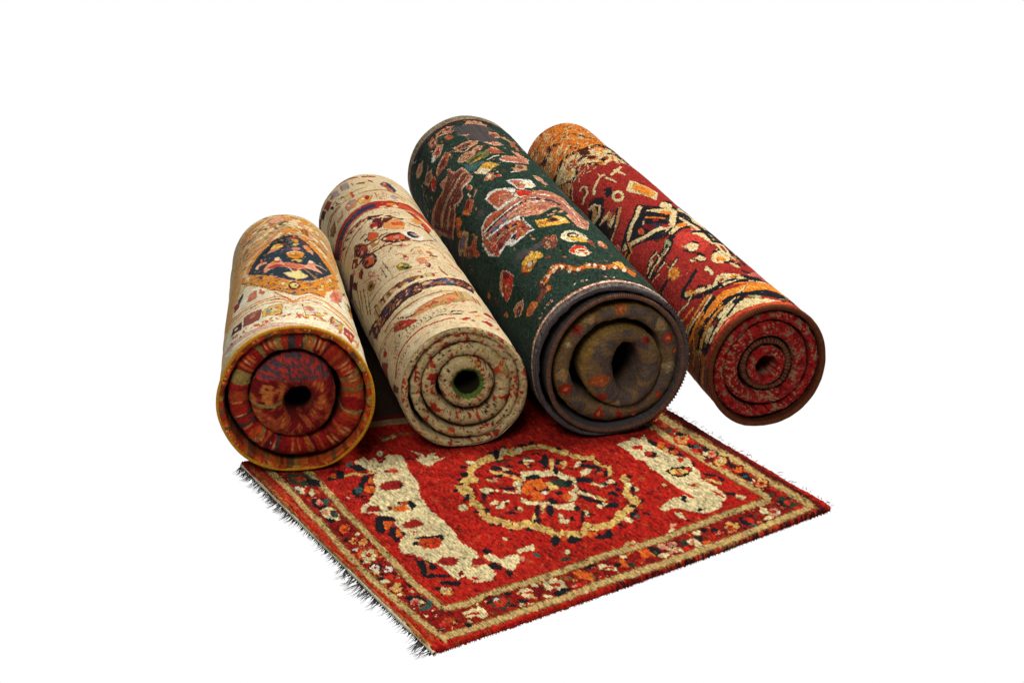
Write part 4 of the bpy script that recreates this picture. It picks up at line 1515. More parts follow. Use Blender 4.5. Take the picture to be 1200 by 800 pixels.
p dgr -35 90 5 11 -4 11 -1 -3 4 -8 -5 -8
p dgr -28 88 5 11 -3 10 -2 -2 4 -8 -5 -9
p dgr -20 88 5 8 -3 11 -2 -3 4 -8 -5 -6
p dgr -134 112 3 8 -7 14 -1 0 5 -11 -1 -8
p dgr -126 107 5 2 -3 14 -1 0 2 -11 -3 -3
p dgr -111 99 1 10 -6 11 -2 -2 5 -9 -1 -8
p dgr -104 99 4 5 -5 14 -1 -3 3 -8 -1 -8
p dgr -68 74 28 5 25 -8 1 6 -26 5 -28 -5
p dgr -98 82 3 8 -5 3 0 -3 4 0 -3 -5
p dgr -89 79 3 6 -4 5 -1 -2 3 -3 -2 -3
p dgr -80 77 2 8 -3 5 -2 -2 4 -3 -2 -6
p dgr -73 77 4 2 -4 9 0 -3 3 -3 -4 -3
p dgr -65 77 5 2 -3 9 -1 -3 3 -6 -4 0
p dgr -55 77 5 5 -4 8 -1 -2 2 -6 -2 -3
p dgr -15 68 26 0 12 20 -26 0 -12 -14 0 -6 12 14 23 3 -7 -11 -27 -3
e peach -15 74 4 -3 -1 -5
p dgr -173 82 2 8 -9 14 0 -3 7 -11 -2 -5
p dgr -165 82 1 8 -7 14 0 -3 6 -11 -3 -2
p dgr -158 85 2 8 -8 14 0 -3 6 -11 -1 -5
p dgr -149 90 -2 14 -7 3 0 -3 7 -3 1 -11
p dgr -144 90 1 11 -7 11 0 -3 6 -8 -1 -8
p dgr -193 181 -2 13 -9 14 0 -3 8 -11 1 -11
p dgr -184 178 -1 11 -9 13 1 -5 7 -8 0 -8
p dgr -186 194 6 -16 5 0 -3 5 -2 -2 -5 13
p red2 -196 161 -7 3 -6 6 -4 11 -5 13 9 -5 3 5 6 -11 5 -2 0 -11 1 -9
p redb -239 208 31 -71 -53 22 -22 41 0 52
p redb -164 99 19 30 -1 2 -19 -30
p red2 -205 49 22 8 28 9 24 -3 22 -3 23 -3 26 -5 24 -3 27 0 1 6 -27 0 -25 2 -26 6 -23 3 -24 2 -25 6 -27 -8 -25 -6
p red2 1 44 25 13 4 -5 -21 -14
e redo 33 43 3 1 -1 -4
p redb 30 82 31 30 -1 -8 -24 -22
p orangep 43 71 13 14 14 8 -17 -22
p red2 78 115 25 36 38 13 0 -3 -45 -41
p red2 56 52 19 16 16 -5 -15 -22
e salmon2 106 65 9 10 -8 -17
p red2 125 0 16 27 0 -27
p rosep 70 77 36 19 8 13 -41 -27
p navyd -185 22 1 8 -9 14 0 -3 7 -8 0 -8
p navyd -175 30 -4 14 -6 3 1 -6 5 0 3 -11
p navyd -168 33 -1 11 -7 8 1 -5 5 -3 1 -8
p navyd -160 33 -3 14 -6 5 1 -5 5 -3 0 -8
p navyd -155 33 1 8 -6 11 0 -3 5 -8 -1 -5
p navyd -151 38 5 0 -5 14 0 -3 2 -8 -4 0
p navyd -140 33 0 11 -6 5 0 -2 5 -3 0 -8
p dgr -125 33 2 5 -3 9 -2 0 4 -9 -2 -2
p greyp -104 25 11 2 0 3 -12 0
p greyp -83 25 13 -6 0 6 -13 2
p greyp -60 30 16 -8 1 3 -17 8
p redb -21 38 2 -11 1 0 -2 11
p ochre -283 282 50 -47 45 -33 39 -24 31 -14 -1 6 -31 16 -39 22 -49 41 -45 36
p chest -254 241 60 -44 36 -19 -1 3 -36 19 -64 52
p chest -231 79 16 -60 -16 8 -42 93
'''
PAT_ROLL3='''
e white -101 1404 4 -9 -2 -9
p dgreen3 -217 1323 52 7 53 25 44 11 37 -8 51 4 43 -36 19 57 -51 22 -56 -15 -41 4 -48 -11 -55 -21 -54 -4
p maroon3 -216 1177 30 -32 -3 -50 -24 -28 -15 50
e red3 -202 1114 5 -20 -14 -18
p pink3 48 1326 -22 -24 -9 -22 -25 22 -15 21 11 18 7 21 14 -7 23 21 3 -32
p salm3 32 1323 -14 -7 -12 -14 -9 17 -8 15 13 7 16 7 5 -11
p tan3 18 1323 -6 -4 -10 0 0 11 6 11 9 -4
p pink3 -49 1348 -19 -25 -11 -21 -16 10 -21 4 7 14 3 18 14 0 21 10 8 -10
p maroon3 -66 1337 -8 -11 -9 -10 -12 3 -10 11 10 7 9 4 11 0
p tan3 -77 1330 -6 -7 -6 0 -3 7 0 7 12 0
e pink3 -72 1313 16 2 -1 -14
p rust3 -125 1266 -11 11 -10 10 3 11 1 39 8 -11 12 22 3 -29 5 -10 -5 -22
p pink3 -126 1280 -5 11 -8 3 2 22 6 10 5 -3 4 -14 0 -11
p maroon3 -126 1294 -6 4 -4 11 7 3 4 4 0 -14
e rust3 -84 1265 10 -11 -3 -16
p pink3 -134 1191 -11 7 -12 -3 3 28 0 22 18 3 14 18 2 -14 11 -14 -11 -18
p red3 -129 1202 -11 7 -11 7 8 14 3 11 9 -3 9 0 -7 -22
p maroon3 -136 1213 -4 3 -3 7 4 7 8 0 0 -7
e white -157 1216 2 -14 -10 -7
p tan3 -208 1252 -12 10 -17 11 -3 25 6 21 18 -7 10 4 10 -22 13 -7 -13 -17
p pink3 -206 1259 -13 18 -10 10 1 11 11 11 8 -7 10 -11 -6 -14
p rust3 -213 1273 -4 7 -5 11 6 0 8 3 0 -10
p tan3 -191 1138 -15 11 -16 0 -3 21 -3 21 17 15 14 7 6 -15 14 -14 -9 -18
p maroon3 -196 1152 -13 4 -11 18 4 7 8 17 9 -3 8 -11 -3 -14
p rust3 -200 1163 -8 3 -6 11 8 7 9 4 0 -11
p rust3 -136 1102 -24 4 -22 4 13 17 1 18 26 11 14 14 12 -4 10 -10 -16 -25
p brown3 -143 1110 -8 7 -11 7 5 10 8 18 17 0 7 -7 -6 -18
p maroon3 -140 1127 -11 0 -3 4 11 11 11 3 -2 -11
p pink3 -177 1117 26 28 34 29 -2 7 -33 -29 -28 -25
p pink3 -17 1156 -20 -29 -15 -17 -28 14 -11 10 0 15 -3 21 22 -7 27 7 10 -11
p brown3 -42 1142 -9 -11 -17 -7 -14 10 -9 18 11 0 23 4 11 -7
p maroon3 -51 1138 -11 -4 -10 0 0 8 1 7 12 -4
p tan3 -40 1184 -2 18 -3 -7 2 -18
p tan3 -103 1149 28 -57 46 32 0 7 -45 -29 -28 54
p pink3 8 1213 -17 -11 -11 -7 -9 11 -10 32 8 7 0 25 16 -11 10 7 5 -28
p maroon3 -3 1220 -8 -7 -12 0 -5 17 -1 15 9 0 6 3 8 -14
p green1 -9 1223 -6 -3 -8 7 0 7 6 7 5 -7
p tan3 -60 1252 21 -36 24 -32 3 11 -25 32 -20 35
p pink3 63 1220 -15 -22 -13 -14 -6 22 -4 3 6 25 3 21 12 -7 13 14 0 -32
p rust3 54 1216 -9 -10 -10 -8 -3 18 0 18 5 0 11 4 3 -15
p maroon3 46 1216 -4 -3 -7 0 2 10 5 11 4 -7
e red3 -9 1158 6 -9 -5 -15
p pink3 40 1113 -20 -14 -6 -7 -9 10 -17 29 6 11 8 14 10 -14 14 7 11 -15
p salm3 31 1117 -13 -7 -10 -4 -5 14 -9 11 12 3 14 0 6 -7
p red3 23 1120 -9 -7 -8 4 0 10 6 7 6 -7
p tan3 57 1202 22 -7 6 -29 12 32 -9 22 -23 3
e pink3 -80 1057 24 -2 -2 -30
e tan3 -85 1059 14 -3 -1 -17
e maroon3 -88 1058 2 -4 -1 -4
e maroon3 -75 1056 2 -3 -1 -5
e pink3 -42 1081 15 6 -2 -19
e rust3 -43 1075 7 2 -1 -8
p rust3 -26 1049 28 29 16 -65 -29 -7 -18 22
p pink3 -5 1078 17 -8 0 -35 -10 18
p leaf3 -92 1028 20 3 30 18 20 -14 -17 -46 -16 7 -28 -7
p yel3 -88 992 26 -3 27 10 1 11 -28 -11 -26 0
p dgreen3 -77 1006 34 11 0 7 -34 -11
e leaf3 -37 1006 12 3 -2 -14
p teal3 -100 1021 12 -25 39 -25 -17 -18 -19 -21 -15 14
p yel3 -77 932 28 28 27 -50 -26 -17 -14 17
p cream3 -92 921 23 14 20 -46 -19 -18
p blue3 -69 953 21 11 0 3 -21 -10
p white -43 967 25 14 15 4 1 7 -16 -3 -25 -18
p rust3 -83 839 21 36 10 -14 -13 -57 -3 21
e cream3 -65 850 5 -7 -5 -17
p red3 -54 843 17 -7 -5 -18 -13 11
p salm3 -9 953 20 32 31 14 37 -7 -5 -35 -46 -36 -34 7
p white -12 942 15 -21 34 11 2 7 -33 -11 -15 21
p pink3 3 967 40 14 3 11 -40 -18
p tan3 2 878 13 22 42 17 -14 -56 -43 -22
e dgreen3 11 888 7 0 -4 -16
e brown3 29 883 11 3 -5 -20
p white -11 832 33 11 1 7 -32 -11
p pink3 52 1060 19 -4 20 -46 -17 -43 -15 46
e rust3 89 1172 2 -11 -20 -51
p rust3 83 1181 14 10 -3 -67 -14 -22
e rust3 -125 864 6 -14 -4 -13
p tan3 -120 818 9 3 0 8 -9 -8
e salm3 32 1303 14 -17 -6 -20
e dgreen3 -76 1357 5 -11 -1 -3
e teal3 -70 1126 5 1 0 -5
e brown3 -6 1273 5 -4 -2 -7
e teal3 -90 1200 2 -4 -1 -4
e teal3 -53 1245 5 -4 -1 -5
e tan3 -23 1241 7 3 0 -5
e teal3 21 1141 4 -2 -2 -7
e brown3 -1 1222 5 -5 -1 -5
e rust3 -76 1301 6 -10 -1 -4
e teal3 -25 1196 3 -2 -1 -5
e teal3 -19 1034 7 5 -1 -6
e tan3 14 1266 7 10 0 -5
e teal3 -56 1190 2 1 0 -6
e dgreen3 12 1218 5 -8 -2 -5
p pink3 -145 1078 9 -15 0 -28 5 -25 20 -4 6 -17 3 -82 -12 -14 -29 3 -9 -39 -17 -7 -17 25 -13 -43 -26 -18 -34 -7 -29 114 -51 189 106 -72 34 -28 13 0 -2 53 28 -21 14 -4
p brown3 -143 1067 4 -36 2 -25 25 -7 3 -39 4 -46 -38 -7 -11 -39 -17 -4 -17 21 -14 -42 -26 -18 -26 -4 -20 79 -37 153 78 -29 39 -25 15 11 20 14
p tan3 -111 981 -46 -28 -54 -4 -69 15 7 -29 67 -3 50 7 47 28
p greyg -140 989 -37 -25 -42 -15 -44 29 4 -18 43 -25 40 14 39 25
p pink3 -109 932 -37 -11 -48 -11 -49 -39 3 -10 47 39 48 14 37 11
p maroon3 -120 989 -43 -22 -51 4 -54 21 3 -14 52 -18 51 -3 43 21
p maroon3 -109 949 -48 -32 -40 -10 3 -11 38 14 48 32
p tan3 -202 900 -58 -18 4 -18 57 21
p white -102 910 -20 -14 -20 4 0 -7 20 -4 20 18
p rust3 -182 786 26 25 10 7 10 -36 -10 -17 -22 -18
e maroon3 -155 793 3 -12 -10 -12
p cream3 -142 843 8 -4 0 -28 -6 0
e red3 -124 864 5 -12 -3 -10
p tan3 -112 825 -19 -25 2 -7 18 25
e orange3 -171 769 8 -18 -3 -12
p rust3 -146 768 -22 -18 2 -10 21 21
e orange3 -205 790 9 -21 -6 -18
e rust3 -217 781 6 -18 -5 -7
p orange3 -231 782 18 -42 -16 -4 -10 25
p tan3 -216 736 11 -11 5 -46 -22 -14 -29 -14 -28 82 16 14
e lav3 -236 715 7 -25 -20 -1
p rust3 -237 669 20 -36 21 7 10 -25 -22 -28 2 -32 -7 -11 -40 114
e brown3 -236 629 13 -36 -10 -9
e tan3 -327 1030 25 -69 -32 44
p white -37 779 23 3 39 -14 0 -53 -17 -18 -16 7 -7 -18 -13 18 -1 21 -5 22
p salm3 -32 772 18 -4 17 -11 -14 -14 17 -14 -12 -18 -8 -18 -11 15 -1 28 -3 18
e cream3 10 725 9 -11 -6 -17
p white -111 736 20 18 16 -4 26 -21 17 -21 -3 -54 -13 -21 -54 -18 -4 29 0 35
p rust3 -106 725 15 11 19 -3 17 -18 10 -43 -3 -21 -23 -7 -26 -7 -6 32 -2 35
p salm3 -77 704 29 -25 -7 -25 -36 0
p cream3 -48 683 5 -32 -19 -18 0 -7 20 21 -3 43
p red3 -37 690 22 -4 17 -14 -7 -43 -21 8 -13 0
p white -40 633 11 0 21 -7 10 25 20 0 1 7 -20 0 -11 -25 -20 11 -11 -4
p salm3 -162 626 25 14 20 0 23 -25 31 7 34 15 35 17 0 25 48 0 28 -25 4 -99 19 -54 -37 -103 -26 0 7 121 -17 32 -40 -39 -24 -18 -31 18 -11 25 -29 0 -51 4 -28 14 10 32
p rust3 -154 619 32 14 27 -21 21 -4 -20 -18 -63 -3
p blackp -157 573 28 0 29 3 28 7 37 14 1 18 -37 -14 -29 -7 -29 -4 -30 0
p navy3 -35 601 27 4 23 -11 22 -11 8 -32 7 18 -7 32 -25 7 -25 11 -27 -4
p white -162 587 30 -4 37 0 32 11 31 18 30 3 2 7 -31 -3 -32 -18 -32 -11 -37 0 -30 4
p white -159 551 47 4 41 14 39 18 46 0 1 7 -47 -4 -39 -17 -41 -15 -47 -3
p tan3 -156 544 44 -7 43 11 43 14 44 -4 4 11 -47 0 -44 -14 -45 -11 -43 7
p salm3b -60 512 35 -18 37 39 23 15 4 14 -25 -14 -37 -39 -36 14
p pink3 28 640 34 0 9 -85 9 -100 6 14 -11 96 -9 86 -34 0
p white 69 615 3 -78 -10 -117 3 7 10 117 -3 78
p white 8 640 32 -3 3 7 -32 3
p greyg 32 612 23 -39 -1 -93 3 7 2 93 -24 39
e red3 -36 609 5 1 -1 -5
e rust3 -28 616 8 2 -1 -6
e tan3 -51 549 4 -1 -1 -4
e salm3b 35 515 12 13 -1 -6
e salm3b 25 584 8 7 -1 -5
e tan3 -26 599 8 2 -1 -6
e pink3 -48 536 10 1 -1 -5
e tan3 42 556 9 10 -1 -6
e pink3 -22 574 9 3 -1 -5
e red3 -41 521 9 1 -1 -5
e pink3 -30 528 8 2 -1 -6
e rust3 -31 535 11 2 -1 -5
e red3 -38 578 8 1 -1 -5
e rust3 -54 589 8 0 0 -3
e tan3 16 511 9 8 -1 -6
e tan3 11 602 11 10 -1 -7
e salm3b -72 544 4 -1 0 -4
e pink3 -1 483 10 6 -1 -5
e salm3b -54 548 7 -1 -1 -4
e pink3 -16 521 6 3 -1 -4
e salm3b -67 542 4 -1 -1 -6
e salm3b -35 520 7 1 -1 -5
p white -162 608 11 21 14 8 17 -4 0 7 -19 7 -13 -10 -13 -18
p white -165 605 -3 -32 11 3 -2 7 -7 -7 4 25
p white -188 565 39 -10 40 -14 26 -11 12 7 0 -28 8 -96 -12 0 -39 -8 -15 4 -7 28 -32 -10 -21 57
p brick3 -183 555 31 -11 38 -14 34 -18 8 -21 4 -68 -21 4 -20 -11 -13 14 -14 22 -32 -7 -15 39
p greyg -188 551 32 -3 4 -18 -31 -7
e blue3 -134 553 11 -3 0 -9
e blue3 -106 551 7 0 0 -10
e navy3 -148 556 4 -2 0 -9
e orange3 -108 497 9 1 0 -16
e navy3 -111 513 4 1 0 -17
e navy3 -94 492 8 2 0 -10
e orange3 -82 485 8 2 0 -10
e rust3 -99 453 12 2 0 -16
e navy3 -114 443 8 0 0 -13
e orange3 -89 425 6 2 0 -10
e brick3 -122 489 9 -2 0 -16
e blackp -138 505 6 -3 0 -26
e red3 -164 490 7 -4 0 -20
e rust3 -174 544 8 -6 1 -21
e maroon3 -148 453 9 -5 1 -23
e red3 -170 450 5 -3 1 -16
e red3 -91 516 3 0 0 -10
e maroon3 -80 457 5 2 0 -9
e tan3 -111 465 4 0 0 -8
p tan3 -179 491 45 0 45 -11 0 7 -45 11 -46 -4
p white -134 437 37 18 0 7 -39 -17
p white -168 427 25 10 0 8 -26 -11
p tan3 -146 501 32 -3 0 7 -34 4
e white -126 431 10 -10 -2 -15
p white -69 509 0 -61 4 -35 3 3 -4 36 0 57
p blackp -74 516 5 -57 0 -39 3 3 -2 39 -4 54
p yel3 -46 466 7 -4 28 -7 14 18 23 -11 2 -42 -34 -15 -34 4 -9 7
e brown3 -8 444 15 -2 -4 -16
e cream3 13 441 8 -1 -4 -11
e blackp -6 446 6 -2 -2 -7
e orange3 -33 436 7 -6 -2 -9
e cream3 9 323 30 -10 -12 -36
e yel3 12 302 18 -12 -4 -12
e blackp 7 330 14 -5 -5 -16
e cream3 8 329 9 -2 -2 -7
p red3 -29 238 21 29 19 -11 4 -43 -27 -21 -14 25
e cream3 -5 218 15 -9 -9 -26
e red3 -4 229 7 -2 -3 -9
e red3 2 210 4 0 -2 -8
e brown3 -52 320 14 -17 -11 -36
e tan3 -58 318 5 -6 -4 -13
e rust3 -39 330 5 -4 -5 -18
e brown3 -70 332 6 -8 -2 -7
p dgreen3 -37 295 -8 -46 -3 -32 3 3 3 29 8 46
p pink3 46 814 23 4 2 -57 -12 -18 -10 43
p white 42 494 -2 -78 12 -25 5 11 -14 18 0 78
p pink3 39 484 16 21 7 -75 17 -3 -16 -32 -21 14
p yel3 -134 306 17 10 12 15 13 -18 9 -36 -8 -14 -8 7 -18 -21 -22 -7 -6 39
e orange3 -122 267 6 -11 -5 -14
e blue3 -116 272 2 -5 -4 -8
e cream3 -122 272 4 -8 -4 -11
e orange3 -137 272 5 -10 -5 -13
e maroon3 -140 251 6 -13 -2 -5
p red3 -185 370 11 -29 5 -42 -14 -29 -20 -14 -20 11 3 32 12 35
p tan3 -191 373 8 -10 -19 -29 -21 -28 0 32
e maroon3 -183 336 6 -17 -6 -12
e white -221 309 3 -7 -3 -4
e rust3 -200 288 5 -12 -8 -14
e cream3 -199 306 2 -6 -2 -4
p pink3 -219 213 17 -10 17 -18 -6 -25 -18 -7 -20 35
e brown3 -209 176 5 -13 -10 -6
p orange3 -189 135 21 -3 11 -25 -8 -11 -28 7 -6 18
e rust3 -184 109 5 -10 -4 -7
e maroon3 -254 346 5 -12 -5 -3
e orange3 -265 414 5 -14 -6 -2
e rust3 -248 250 6 -15 -3 -2
p brown3 -156 121 25 18 8 -25 -25 -18 -9 4
p orange3 -128 139 17 7 17 18 11 7 14 -7 10 -32 14 -18 22 3 17 -7 24 -10 25 24 16 -17 15 -29 34 68 -25 10 -24 11 -33 -35 -21 10 -20 4 -24 -4 -12 11 -11 35 -20 11 -15 -14 -17 -14 -17 -7
p brown3 -126 156 18 8 16 17 13 11 14 -11 13 -32 13 -14 24 7 17 -7 24 -11 28 32 21 -10 19 -22 15 29 -24 11 -25 7 -31 -36 -24 7 -19 7 -23 -7 -12 14 -13 32 -17 11 -15 -11 -15 -17 -17 -7
e cream3 -125 153 4 -7 -3 -8
e maroon3 -120 139 2 -4 -3 -7
e cream3 -105 162 3 -5 -2 -8
e maroon3 -101 148 2 -2 -2 -8
e cream3 -88 169 3 -5 -3 -9
e maroon3 -83 156 2 -3 -3 -8
e cream3 -69 167 3 -4 -3 -10
e maroon3 -64 155 2 -2 -3 -8
e cream3 -60 135 3 -3 -3 -10
e maroon3 -55 124 2 -2 -3 -8
e cream3 -42 125 4 -3 -3 -10
e maroon3 -37 115 2 -2 -3 -9
e cream3 -15 135 4 -2 -3 -10
e maroon3 -10 126 2 -1 -3 -10
e cream3 -4 127 4 -2 -4 -12
e maroon3 2 119 3 0 -3 -10
e cream3 12 111 5 0 -4 -14
e maroon3 18 105 2 -1 -3 -11
e cream3 42 120 5 3 -5 -15
e maroon3 49 117 3 1 -5 -14
e cream3 -120 125 4 -7 -3 -8
e maroon3 -116 110 2 -4 -3 -7
e cream3 63 116 7 5 -6 -18
e maroon3 71 117 4 4 -7 -17
e cream3 -79 176 3 -4 -3 -9
e maroon3 -74 164 2 -3 -2 -8
e maroon3 -129 151 5 -10 -3 -8
e orange3 -121 118 4 -8 -4 -11
p yel3 46 156 34 25 -5 -46 -18 0
e rust3 -173 50 2 -3 0 -2
e navy3 47 34 3 4 -1 -4
e red3 8 53 2 2 -1 -3
e cream3 15 50 3 2 -1 -3
e cream3 -44 59 2 0 0 -2
e red3 -4 54 3 1 -1 -3
e rust3 60 8 3 4 -1 -3
e blackp -27 56 2 1 -1 -3
e blackp -63 62 2 0 0 -2
e red3 -141 60 2 -2 0 -3
e navy3 -145 59 2 -2 0 -2
e navy3 -118 62 2 -1 0 -2
e cream3 57 20 3 4 -1 -4
e navy3 -168 53 2 -3 0 -2
e navy3 -49 61 2 1 0 -3
e cream3 -165 54 2 -3 0 -2
e red3 -132 60 2 -3 0 -3
e blackp 40 41 3 3 -1 -3
e navy3 48 33 3 4 -1 -4
e navy3 21 50 3 3 -1 -3
e cream3 16 50 3 2 -1 -3
e navy3 -68 62 2 -1 0 -2
e cream3 -71 63 2 -1 0 -3
e rust3 -151 58 2 -2 0 -1
e rust3 56 26 3 4 -1 -3
e rust3 -53 62 2 0 -1 -3
e rust3 -138 60 2 -2 0 -2
e blackp 38 44 3 3 -1 -4
e blackp -149 59 2 -2 -1 -2
e cream3 57 19 3 4 -1 -3
e rust3 70 289 8 -11 -11 -24
e pink3 69 297 4 -6 -7 -15
e brown3 38 286 2 -17 -7 -12
e navy3 3 81 7 -2 -3 -10
e blue3 -111 323 3 -5 -2 -7
e brown3 -78 247 6 -9 -3 -8
p dgreen3 -40 284 -8 -56 3 3 6 53
'''
